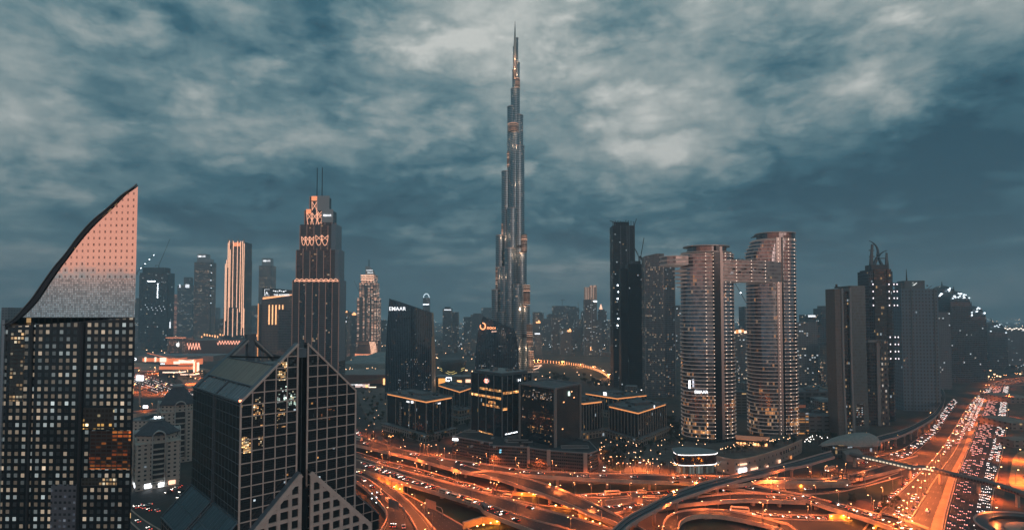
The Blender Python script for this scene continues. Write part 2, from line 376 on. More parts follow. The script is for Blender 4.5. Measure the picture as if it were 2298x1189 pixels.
# ---------------------------------------------------------------- roads
ROADS = []
def road(name, label, far, near, n=60, elev=True, lanes=4, thick=1.6, wall=False, barrier=1.25, median=None, pillars=(), surf=None, skirt=None, bw=.8):
    fa, ne = edge(far, n), edge(near, n)
    ROADS.append((fa, ne))
    mb = MB()
    for i in range(n - 1):
        mb.face([ne[i], ne[i + 1], fa[i + 1], fa[i]], None, 0)
    def wallstrip(line, h, wd, side):       # barrier along an edge, standing inside the deck
        for i in range(n - 1):
            a, b = line[i], line[i + 1]; o = fa if side > 0 else ne
            ia = a + (o[i] - a).normalized() * wd if (o[i] - a).length > .1 else a
            ib = b + (o[i + 1] - b).normalized() * wd if (o[i + 1] - b).length > .1 else b
            u = Vector((0, 0, h))
            mb.face([ia, ib, ib + u, ia + u], None, 1); mb.face([a + u, b + u, ib + u, ia + u], None, 1)
            dn = Vector((0, 0, -(thick if elev else 0)))
            if wall: mb.face([a + Vector((0, 0, -a.z)), b + Vector((0, 0, -b.z)), b + u, a + u], None, 1)
            else: mb.face([a + dn, b + dn, b + u, a + u], None, 1)
    if barrier:
        wallstrip(ne, barrier, bw, 1); wallstrip(fa, barrier, bw, -1)
    if elev and not wall:
        dn = Vector((0, 0, -thick))
        for i in range(n - 1): mb.face([ne[i] + dn, fa[i] + dn, fa[i + 1] + dn, ne[i + 1] + dn], None, 1)
    if median:
        md = edge(median, n); u = Vector((0, 0, 1.1))
        for i in range(n - 1):
            a, b = md[i], md[i + 1]; sd_ = (fa[i] - ne[i]).normalized() * .35
            mb.face([a - sd_, b - sd_, b - sd_ + u, a - sd_ + u], None, 1); mb.face([a - sd_ + u, b - sd_ + u, b + sd_ + u, a + sd_ + u], None, 1)
            mb.face([a + sd_, a + sd_ + u, b + sd_ + u, b + sd_], None, 1)
    # paint: edge lines and dashed lane lines
    up = Vector((0, 0, .02))
    for k in range(lanes + 1):
        f = .07 + .86 * k / lanes; acc = 0
        for i in range(n - 1):
            a, b = ne[i].lerp(fa[i], f), ne[i + 1].lerp(fa[i + 1], f); W = (fa[i] - ne[i]).normalized() * .14
            m_ = max(1, int((b - a).length / 6))
            for q in range(m_):
                acc += 1
                if 0 < k < lanes and acc % 2: continue
                p, r = a.lerp(b, q / m_), a.lerp(b, (q + (1 if k in (0, lanes) else .6)) / m_)
                mb.face([p - W + up, r - W + up, r + W + up, p + W + up], None, 2)
    o = mb.build(name, [surf or ASPH, CONC, PAINT]); tag(o, label, 'road', kind='structure')
    for f in pillars:
        i = int(f * (n - 1)); c = ne[i].lerp(fa[i], .5); z = c.z - thick
        ac = fa[i] - ne[i]; rz = math.atan2(ac.y, ac.x); W = min(ac.length, 30)
        pm = MB(); pm.box((c.x, c.y, (z - 1.6) / 2), (2.6, 2.0, z - 1.6), rz)
        a = Vector((math.cos(rz), math.sin(rz), 0))
        q = [c - a * W * .4, c - a * 1.6, c + a * 1.6, c + a * W * .4]; nrm = Vector((-a.y, a.x, 0)) * 1.1
        for s_ in (-1, 1):
            pts = [Vector((q[0].x, q[0].y, z - .6)), Vector((q[1].x, q[1].y, z - 1.9)), Vector((q[2].x, q[2].y, z - 1.9)), Vector((q[3].x, q[3].y, z - .6)), Vector((q[3].x, q[3].y, z)), Vector((q[0].x, q[0].y, z))]
            pts = [p + nrm * s_ for p in pts]; pm.face(pts if s_ < 0 else pts[::-1])
        for k_ in range(6):
            zz = [z - .6, z - 1.9, z - 1.9, z - .6, z, z]; qq = [q[0], q[1], q[2], q[3], q[3], q[0]]
            A_, B_ = Vector((qq[k_].x, qq[k_].y, zz[k_])), Vector((qq[(k_ + 1) % 6].x, qq[(k_ + 1) % 6].y, zz[(k_ + 1) % 6]))
            pm.face([A_ - nrm, A_ + nrm, B_ + nrm, B_ - nrm])
        pm.build('pillar', CONC, o)
    return o
road('flyover', 'upper flyover curving from the gabled tower across the whole interchange',
     'A60,180@9 A240,222 A380,268 A600,333 A850,393 A1100,438 A1433,480 B400,298 B800,350 B1500,390 B2265,408 C600,298 C1200,306 C1900,322 D300,590@7 D700,598@6 D950,575@5 D1200,520@4 D1500,430@2 D1869,325@.6',
     'A60,275@9 A250,318 A600,400 A980,500 A1300,585 B200,352 B430,388 B800,422 B1300,457 B2265,502 C600,396 C1200,425 C1700,440 D0,624@7 D500,632@6 D900,642@5 D1130,610@4 D1420,545@2 D1869,430@.6',
     n=110, pillars=(.07, .14, .21, .29, .37, .45, .53), lanes=3)
road('flyover', 'side flyover that splits off and dives towards the metro viaduct',
     'A1250,498@8.6 B100,338 B400,385 B900,502 B1300,640 B1700,820@8 B2150,1040@7 1450,1192@6', 'A1200,545@8.6 B0,392 B400,482 B700,588 B1000,692 B1350,832 B1700,982@8 B2050,1112@7 1420,1204@6',
     n=70, pillars=(.3, .48, .66), lanes=3)
road('flyover', 'wide twin carriageway flyover carrying the long queue of cars',
     'A40,390@8 A300,470 A490,535 A800,612 A1200,722 A1433,790 B400,735 B750,842 B1000,905 B1300,985 B1600,1068 B1950,1175 B2200,1250',
     'A40,525@8 A200,562 A470,645 A700,720 A1000,808 A1433,945 B126,920 B400,1040 B640,1130 B800,1189 B1050,1290',
     n=80, median='A40,430@8 A180,462 A480,562 A700,645 A1000,745 A1433,890 B126,795 B400,900 B700,1010 B1000,1090 B1250,1150 B1500,1230',
     pillars=(.38, .5, .62, .74), lanes=6)
road('road', 'lower slip road with cars between the upper and the twin flyover',
     'A40,340@2 A170,375 A420,455 A700,517 A1000,605 A1250,680 A1433,722 B126,602@1 B500,645@.5 B900,705@.3 B1300,830 B1500,880',
     'A40,372@2 A300,465 A490,528 A800,605 A1200,715 B60,652@1 B300,705@.5 B600,770@.3 B900,832 B1200,872 B1500,912', n=60, elev=False, lanes=2, barrier=.8)
road('flyover', 'curved flyover sweeping round the foot of the gabled tower to the bottom edge',
     'A60,530@6 A200,588 A400,700 A560,800 A700,930 A830,1060 A930,1189 A1010,1300', 'A60,655@6 A150,710 A260,810 A340,900 A395,970 A420,1040 A400,1110 A350,1200 A280,1300',
     n=60, median='A60,590@6 A230,655 A400,790 A500,870 A590,960 A670,1060 A740,1189 A780,1300', lanes=4, wall=False, pillars=(.45, .62))
road('road', 'dark ground road running to the bottom edge beside the curved flyover',
     'A420,690@.12 A600,785 A900,950 A1100,1060 A1320,1189 A1500,1290', 'A420,720@.12 A560,812 A700,930 A930,1189 A1020,1290', n=40, elev=False, lanes=4, barrier=.7)
road('road', 'ground road with the bus between the flyovers',
     'B900,668@.12 B1300,700 B1500,690 B1800,672 B2265,645 C400,528 C700,500 C1100,478 C1400,490 C1800,470 C2298,470 D600,700 D900,690 D1100,680 D1300,640 D1500,570 D1640,520',
     'B850,715@.12 B1300,745 B1600,735 B1900,740 B2265,712 C400,592 C700,580 C1100,556 C1400,556 C1800,540 C2298,520 D500,775 D900,760 D1150,710 D1350,660 D1600,590 D1700,560', n=80, elev=False, lanes=3, barrier=.7)
road('flyover', 'raised ramp bending down to the lower right corner past the gantry',
     'C1480,402@5.6 C1800,440@6 C2100,498 C2298,528 D560,788 D800,850 D1100,930 D1400,1010 D1700,1075 D1869,1130 D2000,1180',
     'C1400,462@5.6 C1650,508@6 C1900,548 C2150,580 D420,800 D580,850 D800,925 D1050,1000 D1250,1062 D1500,1150 D1620,1200 D1800,1260',
     n=70, lanes=3, pillars=(.47, .6))
road('flyover', 'ramp with cars rising from under the metro viaduct to join the raised ramp',
     'B1750,875@.6 B2000,850@.8 C100,700@1 C400,668@2 C850,640@4 C1180,596@6.1 C1500,562 C1800,554 C2150,572 D400,792',
     'B1950,985@.6 B2265,905@.8 C150,838@1 C500,790@2 C850,722@4 C1180,690@6.1 C1500,665 C1800,656 C2298,672 D560,868', n=70, lanes=3, pillars=(.78, .9), wall=False)
road('flyover', 'circular loop ramp at the bottom of the interchange',
     'C575,1240@4 C540,1120 C560,985 C610,905 C720,842 C900,803 C1150,788 C1400,800 C1700,845 C2000,910 C2298,990 D350,1120 D450,1190 D520,1260',
     'C850,1240@4 C790,1120 C800,1000 C850,945 C950,902 C1150,875 C1400,890 C1700,940 C2000,1010 C2298,1090 D150,1170 D220,1230 D300,1320', n=80, lanes=2, pillars=(.35, .62))
road('road', 'ground road with a line of cars above the circular loop ramp',
     'C1250,800@.12 C1500,812 C2000,852 D69,1003 D300,1010 D600,1018 D850,1012 D1080,1012', 'C1300,830@.12 C1700,880 D0,1048 D300,1065 D600,1078 D850,1085 D1100,1082', n=40, elev=False, lanes=2, barrier=.7)
# ground-level streets
road('road', 'curving street lined with trees left of the bank blocks', '690,840@.1 760,872 800,900 815,930 840,960 880,985 960,1003 1040,1000 1100,985',
     '690,868@.1 760,895 795,920 800,945 822,975 870,1000 960,1016 1045,1012 1110,997', n=50, elev=False, lanes=2, barrier=0)
road('road', 'street across the lower left corner with waiting cars', 'L-200,900@.1 L0,800 L300,755 L640,690 L900,640', 'L-200,1040@.1 L0,960 L350,900 L640,790 L900,730', n=30, elev=False, lanes=4, barrier=0)
road('road', 'side street running down to the lower left corner', 'L0,960@.14 L150,1080 L330,1189 L500,1280', 'L-150,985@.14 L20,1120 L150,1240 L300,1330', n=20, elev=False, lanes=2, barrier=.5, surf=ASPH2)
road('road', 'glowing orange highway left of the domed flats', 'M-200,300@.3 M100,365 M350,420 M650,530 M960,640 M1200,700', 'M-200,440@.3 M30,560 M250,640 M500,735 M800,840 M1000,900', n=40, elev=False, lanes=8, barrier=.7,
     median='M-200,370@.3 M100,420 M350,500 M600,590 M900,700 M1100,780')
road('flyover', 'low orange lit overpass behind the domed flats', 'M-100,960@5 M150,940 M480,915 M700,900', 'M-100,1000@5 M150,985 M480,962 M700,950', n=16, lanes=2, wall=True)
road('road', 'tree lined avenue between the bank blocks and the rounded twin towers', '1340,1010@.1 1400,990 1460,965 1500,945 1540,925 1600,905', '1350,1035@.1 1420,1010 1480,985 1530,960 1570,940 1620,920', n=30, elev=False, lanes=3, barrier=0)
road('road', 'street along the car park block up to the avenue', '1090,1022@.1 1200,1040 1330,1052 1345,1040 1352,1020', '1090,1030@.1 1200,1047 1335,1060 1365,1045 1372,1020', n=30, elev=False, lanes=2, barrier=0)
# the big highway on the right
road('highway', 'orange lit carriageways of the big highway on the right',
     'E845,150@.3 E790,190 E700,270 E600,430 E480,620 E330,780 E200,900 E80,1020 E-40,1140 E-120,1260', 'E870,160@.3 E843,190 E800,290 E745,440 E690,580 E600,790 E560,930 E520,1080 E500,1189 E470,1330', n=60, elev=False, lanes=9, barrier=.8,
     median='E855,155@.3 E815,200 E750,300 E670,450 E590,620 E470,790 E400,900 E330,1020 E250,1150 E180,1290', surf=ASPH2)
road('highway', 'dark packed carriageways of the big highway at the right edge',
     'E872,150@.35 E846,190 E804,290 E750,440 E695,580 E606,790 E568,930 E528,1080 E508,1189 E480,1330', 'E985,150@.35 E975,250 E968,400 E950,560 E900,790 E870,930 E850,1080 E840,1189 E820,1330', n=60, elev=False, lanes=9, barrier=.8)
road('highway', 'far bend of the highway turning off to the right edge', 'E790,172@.5 E850,130 E950,105 E1089,85 E1250,75', 'E830,190@.5 E880,160 E970,145 E1089,140 E1250,135', n=30, elev=False, lanes=6, barrier=.8)
road('road', 'frontage road under the metro viaduct with a line of headlights', 'E575,240@.2 E540,270 E490,340 E430,440 E330,520 E200,610 E100,640 E-60,670', 'E610,270@.2 E570,330 E520,400 E460,490 E380,560 E260,660 E120,700 E-60,740', n=40, elev=False, lanes=3, barrier=.5)
# strips of planting and lawns between the ramps
LAWN = mat('dark_lawn', (.020, .034, .016), .95, var=.6, vs=.06)
SANDY = mat('reddish_verge', (.16, .085, .055), .95, var=.4, vs=.06)
def patch(name, label, s, m, z=.05, n=40):
    q = rd(s); q.append(q[0]); pts = [G(a[0], a[1], z) for a in spl(q, n)[:-1]]
    mb = MB(); mb.face(pts[::-1] if (Vector(pts[1]) - pts[0]).cross(pts[2] - pts[1]).z < 0 else pts)
    return tag(mb.build(name, m), label, 'ground', kind='structure')
patch('lawn', 'dark planted ground under the flyovers at the bottom', 'A600,760 A860,790 A1250,940 A1430,1010 B300,1080 B600,1189 A1250,1189 A1000,1040 A760,880', LAWN)
patch('lawn', 'dark lawn between flyover and ground road', 'B750,510 B1400,530 B2265,540 C600,430 C900,480 C500,525 B2265,640 B1500,660 B900,600', LAWN, .06)
patch('lawn', 'dark lawn by the signal island in front of the metro bridge', 'D600,790 D900,750 D1200,700 D1500,620 D1640,640 D1400,860 D1250,820 D950,860', LAWN, .06)
patch('verge', 'reddish verge under the upper flyover', 'A100,330 A500,430 A900,520 A1433,640 B500,600 B0,560 A1100,560 A700,480 A300,400', SANDY, .07)
patch('verge', 'reddish traffic island beside the ground road', 'D1050,860 D1200,840 D1330,880 D1340,960 D1200,960', SANDY, .09)
patch('lawn', 'oval park lawn by the lit promenade', '1200,820 1260,812 1330,820 1365,835 1350,850 1290,852 1220,845', LAWN, .06)
patch('lawn', 'dark garden strip beside the loop ramp', 'C900,970 C1150,950 C1390,950 C1480,940 C1470,1000 C1600,1079 C1300,1160 C900,1140', LAWN, .06)
patch('lawn', 'round lawn by the car park exit', '1350,1022 1372,1012 1392,1025 1404,1048 1385,1056 1362,1046', LAWN, .16)
# ================================================================ the two buildings close to the camera
class Loc:
    """local frame of a building: an Empty at ground level at depth Y under photo column px"""
    def __init__(s, name, label, cat, px, Y, rz=0.0, group=None, x0=None):
        s.Y = Y; s.X = Xr(px, Y) if x0 is None else x0; s.rz = rz
        s.e = thing(name, label, cat, (s.X, Y, 0), rz, group)
    def x(s, px, py=750): return Xr(px, s.Y, py) - s.X
    def z(s, py): return Zr(py, s.Y)
def local(poly, e):
    inv = Matrix.Rotation(-e.rotation_euler.z, 4, 'Z')
    return [(inv @ Vector((p[0] - e.location.x, p[1] - e.location.y, 0))).to_2d() for p in poly]

# ---- glass tower with a sail-shaped roofline at the left edge
def sail_tower():
    L = Loc('sail_tower', 'glass tower with a sweeping sail shaped roofline at the left edge', 'tower', 160, 230)
    inner = [(309.8, 417), (290, 431), (263, 462), (230, 496), (199, 529), (172, 562), (144, 601), (118, 641), (92, 681), (62, 711), (37, 729), (16, 738)]
    outer = [(309.3, 413.5), (297, 424), (277, 437), (244, 467), (208, 497), (177, 532), (148, 571), (124, 599), (99, 634), (74, 670), (53, 694), (32, 716), (10.6, 729)]
    inner = [(a + (c - a) * .45, b + (d_ - b) * .45) for (a, b), (c, d_) in zip(spl2(inner, 40), spl2(outer, 40))]
    pin = [(L.x(a, b), L.z(b)) for a, b in inner]
    pou = [(L.x(a, b), L.z(b)) for a, b in spl2(outer, 40)]
    up = facade('sail_glass', (.80, .75, .74), (.34, .30, .30), fh=2.66, bw=2.3, wx=.30, wy=.40, lit=0, rough=.1, wrough=.06, wmetal=.92, metal=.8, dirty=.03, voff=.4, tilt=.006)
    mesh_ = facade('sail_mesh', (.36, .35, .35), (.85, .82, .80), fh=.9, bw=.7, wx=.8, wy=.8, lit=0, rough=.12, wrough=.2, metal=.9, wmetal=.8, dirty=.05, tilt=.004)
    lo = facade('sail_reflected_windows', (.012, .016, .020), (.05, .06, .065), fh=2.9, bw=2.86, wx=.50, wy=.54, lit=.95, warm=(1, .78, .56), cool=(.70, .80, .80), coolp=.35, es=.36, rough=.12, wrough=.2, cluster=.28, spec=.6)  # glowing grid painted for the reflection of a neighbouring building
    zb = L.z(712); zm = L.z(624)
    D = 26; K = -.915 * D
    def faces(z0, z1, x_lo, mtl, nm, label=None):
        mb = MB()
        for (xa, za), (xb, zb_) in zip(pin, pin[1:]):       # runs right to left
            a0, a1 = min(za, z1), min(zb_, z1)
            if a0 <= z0 and a1 <= z0: continue
            a0, a1 = max(a0, z0), max(a1, z0)
            mb.face([(xb, 0, z0), (xa, 0, z0), (xa, 0, a0), (xb, 0, a1)], [(xb, z0), (xa, z0), (xa, a0), (xb, a1)])
        o = mb.build(nm, mtl, L.e); 
        if label: o['label'] = label
        return o
    faces(zm, 400, 0, up, 'upper_glazing', 'mirror glass gable catching the pink sky'); faces(zb, zm, 0, mesh_, 'mid_glazing', 'finely gridded mirror glass band')
    x0, x1 = pin[-1][0], pin[0][0]; zt = zb
    mb = MB(); mb.face([(x0, 0, -1), (x1, 0, -1), (x1, 0, zt), (x0, 0, min(zt, pin[-1][1]))], [(x0, 0), (x1, 0), (x1, zt), (x0, min(zt, pin[-1][1]))])
    mb.build('reflected_windows', lo, L.e)
    body = MB(); body.prism([(x0 + .02, .4), (x1 - .02, .4), (x1 + K, D), (x0 + K, D)], 0, zt - 3, 0, 0)
    for (xa, za), (xb, z2) in zip(pin, pin[1:]): body.face([(xa + K, D, za), (xb + K, D, z2), (xb + K, D, 0), (xa + K, D, 0)])
    body.face([(x1, 0, 0), (x1 + K, D, 0), (x1 + K, D, pin[0][1]), (x1, 0, pin[0][1])])
    body.build('rear_walls', facade('sail_rear', (.05, .06, .07), (.03, .04, .05), fh=3.6, bw=3, lit=.1), L.e)
    r = MB()
    for k in range(39):
        (xa, za), (xb, zb_) = pin[k], pin[k + 1]; (xc, zc_), (xd, zd) = pou[k], pou[k + 1]
        r.face([(xb, -.5, zb_), (xa, -.5, za), (xc, -.5, zc_), (xd, -.5, zd)]); r.face([(xd, -.5, zd), (xc, -.5, zc_), (xc + K, D, zc_), (xd + K, D, zd)])
        r.face([(xa, -.5, za), (xb, -.5, zb_), (xb + K, D, zb_), (xa + K, D, za)])
        r.face([(xc + K, D, zc_), (xa + K, D, za), (xb + K, D, zb_), (xd + K, D, zd)])
    r.build('sail_roof', mat('blue_black_metal', (.018, .030, .042), .35, .4), L.e)
    rl = MB(); rl.tube([(x, -.7, z) for x, z in pou], .22, 6); rl.build('roof_rail', STEEL, L.e)
    f = MB(); f.box((x0 - .5, .6, (zt - 1) / 2), (1.1, 2.6, zt - 1)); f.build('corner_fin', mat('pale_fin', (.30, .36, .40), .3, .5), L.e)
    for px_, w_ in ((68, .9), (181, 1.1)):
        f = MB(); f.box((L.x(px_, 950), -.3, (zt - 2) / 2), (w_, .6, zt - 2)); f.build('dark_rib', DARK, L.e)
    # zones of reflected road and city glow painted onto the glass
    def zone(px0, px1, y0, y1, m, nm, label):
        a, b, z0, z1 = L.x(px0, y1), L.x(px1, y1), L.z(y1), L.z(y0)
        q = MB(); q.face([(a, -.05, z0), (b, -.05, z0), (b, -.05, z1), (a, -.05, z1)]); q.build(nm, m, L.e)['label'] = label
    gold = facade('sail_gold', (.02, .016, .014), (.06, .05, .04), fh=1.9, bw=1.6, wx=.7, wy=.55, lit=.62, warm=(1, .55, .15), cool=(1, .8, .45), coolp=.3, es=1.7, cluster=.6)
    zone(186, 256, 914, 962, gold, 'floor_glow', 'block of painted gold reflections right of the middle')
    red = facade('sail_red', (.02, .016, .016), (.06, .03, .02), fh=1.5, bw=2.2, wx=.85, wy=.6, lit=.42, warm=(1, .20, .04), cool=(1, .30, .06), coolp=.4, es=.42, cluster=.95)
    zone(200, 292, 966, 1052, red, 'floor_glow', 'painted dull red road glow reflections low on the right')
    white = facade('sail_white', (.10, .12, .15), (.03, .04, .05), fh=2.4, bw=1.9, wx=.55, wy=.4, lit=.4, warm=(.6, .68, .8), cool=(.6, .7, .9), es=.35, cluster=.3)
    zone(112, 176, 1086, 1189, white, 'floor_glow', 'painted pale bluish reflections at the bottom')
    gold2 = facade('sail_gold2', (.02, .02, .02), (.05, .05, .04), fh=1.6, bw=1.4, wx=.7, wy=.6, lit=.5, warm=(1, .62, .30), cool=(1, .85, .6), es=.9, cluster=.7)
    zone(20, 52, 745, 900, gold2, 'floor_glow', 'painted warm reflections beside the left edge'); zone(182, 262, 1072, 1090, gold2, 'floor_glow', 'row of painted cream reflections near the bottom')
def spl2(pts, n): return [(p.x, p.y) for p in spl([(a, b, 0) for a, b in pts], n)]
sail_tower()

# ---- twin gabled glass tower
def gabled_tower():
    ze = 108.0
    FL, FR, RL = G(539, 904, ze), G(799, 877, ze), G(439, 868, ze)
    u = (FR - FL); W = u.length; u.normalize(); rz = math.atan2(u.y, u.x); Lh = (RL - FL).dot(Vector((-u.y, u.x, 0)))
    e = thing('gabled_tower', 'dark glass tower with pale gridded gables split by a tall slot beside the interchange', 'tower', (FL.x, FL.y, 0), rz)
    xm = W / 2; sw = 2.1; zp = 131.6; sl = (zp - ze) / (xm - sw)
    gl = facade('gable_glass', (.035, .045, .055), (.014, .018, .022), fh=1.0, bw=.98, wx=.9, wy=.8, lit=.0035, warm=(1, .45, .14), es=3, rough=.045, wrough=.05, cluster=.99, spec=.9)
    fr = mat('pinkish_mullion', (.66, .55, .50), .6, var=.12, vs=.3)
    bl = mat('blue_frame', (.13, .18, .22), .5, .2, var=.2, vs=.3); dk = mat('black_glass', (.008, .011, .014), .08, .1)
    def ztop(x): return ze + sl * (x if x < xm else W - x)
    TH_ = 4.0
    for s in (0, 1):                                       # the two halves of the front
        xa, xb = (0, xm - sw) if s == 0 else (xm + sw, W)
        m = MB(); za, zb = (ze, zp) if s == 0 else (zp, ze)
        m.face([(xa, 0, 0), (xb, 0, 0), (xb, 0, zb), (xa, 0, za)], [(xa - (xm + sw if s else 0), 0), (xb - (xm + sw if s else 0), 0), (xb - (xm + sw if s else 0), zb), (xa - (xm + sw if s else 0), za)])
        m.build('front_glazing', gl, e)
        m = MB(); n = 5
        for i in range(n + 1):
            x = xa + (xb - xa) * i / n; m.box((min(max(x, xa + .25), xb - .25), -.12, ztop(x) / 2), (.42 if 0 < i < n else .7, .5, ztop(x)))
        z = 5.1
        while z < zp:
            lo, hi = xa, xb
            if z > ze:
                q = (z - ze) / sl
                if s == 0: lo = q
                else: hi = W - q
            if hi - lo > .5: m.box(((lo + hi) / 2, -.1, z), (hi - lo, .4, .42))
            z += 4.85
        a, b = ((xa, 0, ze), (xb, 0, zp)) if s == 0 else ((xa, 0, zp), (xb, 0, ze))
        m.beam(Vector(a) + Vector((0, -.15, .1)), Vector(b) + Vector((0, -.15, .1)), .7, .75)
        m.build('mullion_grid', fr, e)
        # gable roof band, front and rear
        for y0, y1 in ((.3, TH_), (Lh - TH_, Lh)):
            r = MB(); q = [(a[0], a[2]), (b[0], b[2])]
            r.face([(q[0][0], y0, q[0][1] + .5), (q[1][0], y0, q[1][1] + .5), (q[1][0], y1, q[1][1] + .5), (q[0][0], y1, q[0][1] + .5)])
            r.face([(q[0][0], y1, q[0][1] + .5), (q[1][0], y1, q[1][1] + .5), (q[1][0], y1, q[1][1] - 2.2), (q[0][0], y1, q[0][1] - 2.2)])
            r.face([(q[0][0], y0, q[0][1] - 2.2), (q[1][0], y0, q[1][1] - 2.2), (q[1][0], y0, q[1][1] + .5), (q[0][0], y0, q[0][1] + .5)])
            r.face([(q[0][0], y0, q[0][1] - 2.2), (q[0][0], y1, q[0][1] - 2.2), (q[1][0], y1, q[1][1] - 2.2), (q[1][0], y0, q[1][1] - 2.2)])
            r.build('gable_band', bl, e)
    m = MB(); m.box((xm, 3.2, (zp - 3) / 2), (2 * sw, .3, zp - 3)); m.box((xm - sw + .1, 1.6, (zp - .5) / 2), (.2, 3.2, zp - .5)); m.box((xm + sw - .1, 1.6, (zp - .5) / 2), (.2, 3.2, zp - .5))
    m.build('central_slot', dk, e)
    m = MB()
    for x in (xm - .9, xm + .9): m.box((x, 2.9, (zp - 3) / 2), (.18, .3, zp - 3))
    m.box((xm, 2, zp - 4), (3.6, 4, 4)); m.build('slot_frame', bl, e)
    # side walls with their own slot
    sg = facade('gable_side', (.10, .14, .17), (.010, .014, .018), fh=4.85, bw=4.6, wx=.93, wy=.92, lit=.0, rough=.06, cluster=.9, spec=.8)
    ys = Lh * .50
    for xx, nm in ((0, -1), (W, 1)):
        m = MB()
        for y0, y1 in ((0, ys - 1.3), (ys + 1.3, Lh)):
            p = [(xx, y0, 0), (xx, y1, 0), (xx, y1, ze), (xx, y0, ze)]
            m.face(p if nm > 0 else p[::-1], [(q[1], q[2]) for q in (p if nm > 0 else p[::-1])])
        m.build('side_glazing', sg, e)
        m = MB(); m.box((xx - nm * 1.4, ys, ze / 2), (.4, 2.6, ze)); m.build('side_slot', dk, e)
        m = MB()
        for y in (ys - 1.35, ys + 1.35): m.box((xx, y, ze / 2), (.5, .45, ze + .4))
        m.build('slot_frame', bl, e)
    m = MB(); m.prism([(0, Lh), (W, Lh), (W, Lh + .2), (0, Lh + .2)], 0, ze, 0, 0); m.build('rear_wall', sg, e)
    # roof slopes: glazed foot, ribbed sheet, open plant well
    t1, t2 = .24, .60
    def sp(t, y, left, dz=0): 
        x = (xm - sw) * t; return (x if left else W - x, y, ze + sl * x + dz)
    rg = facade('roof_glass', (.16, .20, .23), (.045, .085, .115), fh=50, bw=3.6, wx=.90, wy=1.0, lit=0, rough=.25, spec=.5)
    sheet = facade('ribbed_sheet', (.36, .35, .30), (.17, .18, .16), fh=300, bw=1.45, wx=.55, wy=1.0, lit=0, rough=.6, dirty=.3)
    for left in (True, False):
        for y0, y1 in ((TH_, ys - 1.3), (ys + 1.3, Lh - TH_)):
            m = MB(); p = [sp(0, y0, left), sp(t1, y0, left), sp(t1, y1, left), sp(0, y1, left)]
            m.face(p if not left else p[::-1], [(q[1], q[2]) for q in (p if not left else p[::-1])]); m.build('roof_glazing', rg, e)
        m = MB(); p = [sp(t1, TH_, left, .35), sp(t2, TH_, left, .35), sp(t2, Lh - TH_, left, .35), sp(t1, Lh - TH_, left, .35)]
        m.face(p if not left else p[::-1], [(q[1], q[2]) for q in (p if not left else p[::-1])]); m.build('roof_sheet', sheet, e)
        m = MB(); m.beam(sp(t1, TH_, left, .5), sp(t1, Lh - TH_, left, .5), .9, .5); m.beam(sp(0, 0, left, .2), sp(0, Lh, left, .2), .8, .7)
        m.beam(sp(t2, TH_, left, .5), sp(t2, Lh - TH_, left, .5), .5, .5); m.beam(sp(0, ys, left, .3), sp(t1, ys, left, .3), 2.4, .4)
        m.build('roof_frame', bl, e)
        m = MB(); p = [sp(t2, TH_, left, .3), sp(t2, Lh - TH_, left, .3), (sp(t2, 0, left)[0], Lh - TH_, ze + 3), (sp(t2, 0, left)[0], TH_, ze + 3)]
        m.face(p); m.build('well_wall', mat('well_wall', (.22, .25, .27), .8), e)
    m = MB(); m.face([(0, 0, ze + 3), (W, 0, ze + 3), (W, Lh, ze + 3), (0, Lh, ze + 3)][::1]) if False else None
    m.face([((xm - sw) * t2, TH_, ze + 3), (W - (xm - sw) * t2, TH_, ze + 3), (W - (xm - sw) * t2, Lh - TH_, ze + 3), ((xm - sw) * t2, Lh - TH_, ze + 3)]); m.build('well_floor', ROOF, e)
    m = MB(); m.box((xm + 1, Lh * .55, ze + 8), (9, 12, 10)); m.box((xm - 6, Lh * .35, ze + 6), (5, 8, 6)); m.build('plant_room', mat('plant_room', (.24, .27, .28), .8, var=.2), e)
    m = MB(); m.beam((xm - 11, Lh - 6, ze + 15), (xm + 9, Lh * .35, ze + 15.5), .8, .8); m.box((xm + 9, Lh * .35, ze + 12.5), (2.4, 2.4, 6)); m.build('cleaning_crane', DARK, e)
    # rear gable: rafters and a central pylon
    m = MB()
    for xa, za, xb, zb in ((0, ze, xm - 1.6, zp + 1), (W, ze, xm + 1.6, zp + 1)):
        m.beam((xa, Lh - 1, za - 1.5), (xb, Lh - 1, zb - 1.5), 1.2, 1.0); m.beam((xa, Lh - 5, za - 1.5), (xb, Lh - 5, zb - 1.5), 1.0, .8)
    for x in (xm - 8, xm + 8): m.box((x, Lh - 2, ze + 9), (1.2, 1.2, 16))
    m.build('rear_rafters', mat('pale_frame', (.36, .38, .38), .6, var=.1), e)
    m = MB(); m.box((xm, Lh - 2.6, ze + 13), (3.6, 3.4, 26)); m.box((xm, Lh - 2.6, ze + 25), (4.6, 4.2, 3)); m.build('rear_pylon', bl, e)
    # projecting entrance gable of stone squares
    yp = -5.0; zq = 75.5; zl, xl = 46.0, xm - sw - 27.5
    gs = facade('entrance_glass', (.02, .025, .03), (.016, .02, .024), fh=4.85, bw=4.92, wx=.99, wy=.99, lit=.05, warm=(1, .55, .15), es=1.5, rough=.05, cluster=.75)
    for s in (-1, 1):
        xi = xm + s * sw; xo = xm + s * (sw + 29.5); zo = zq - 29.5 * 1.02
        m = MB(); p = [(xi, yp + .3, 0), (xo, yp + .3, 0), (xo, yp + .3, zo), (xi, yp + .3, zq)]
        m.face(p if s > 0 else p[::-1], [(abs(q[0] - xi), q[2]) for q in (p if s > 0 else p[::-1])]); m.build('entrance_glazing', gs, e)
        m = MB(); n = 6
        for i in range(n + 1):
            x = xi + s * 29.5 * i / n; zt_ = zq - abs(x - xi) * 1.02 - .6; m.box((x + s * (.6 if i == 0 else 0), yp, zt_ / 2), (1.5, .9, zt_))
        z = 3.0
        while z < zq - 3:
            hi = min(29.5, (zq - z) / 1.02); m.box((xi + s * hi / 2, yp + .02, z), (hi, .84, 1.45)); z += 4.85
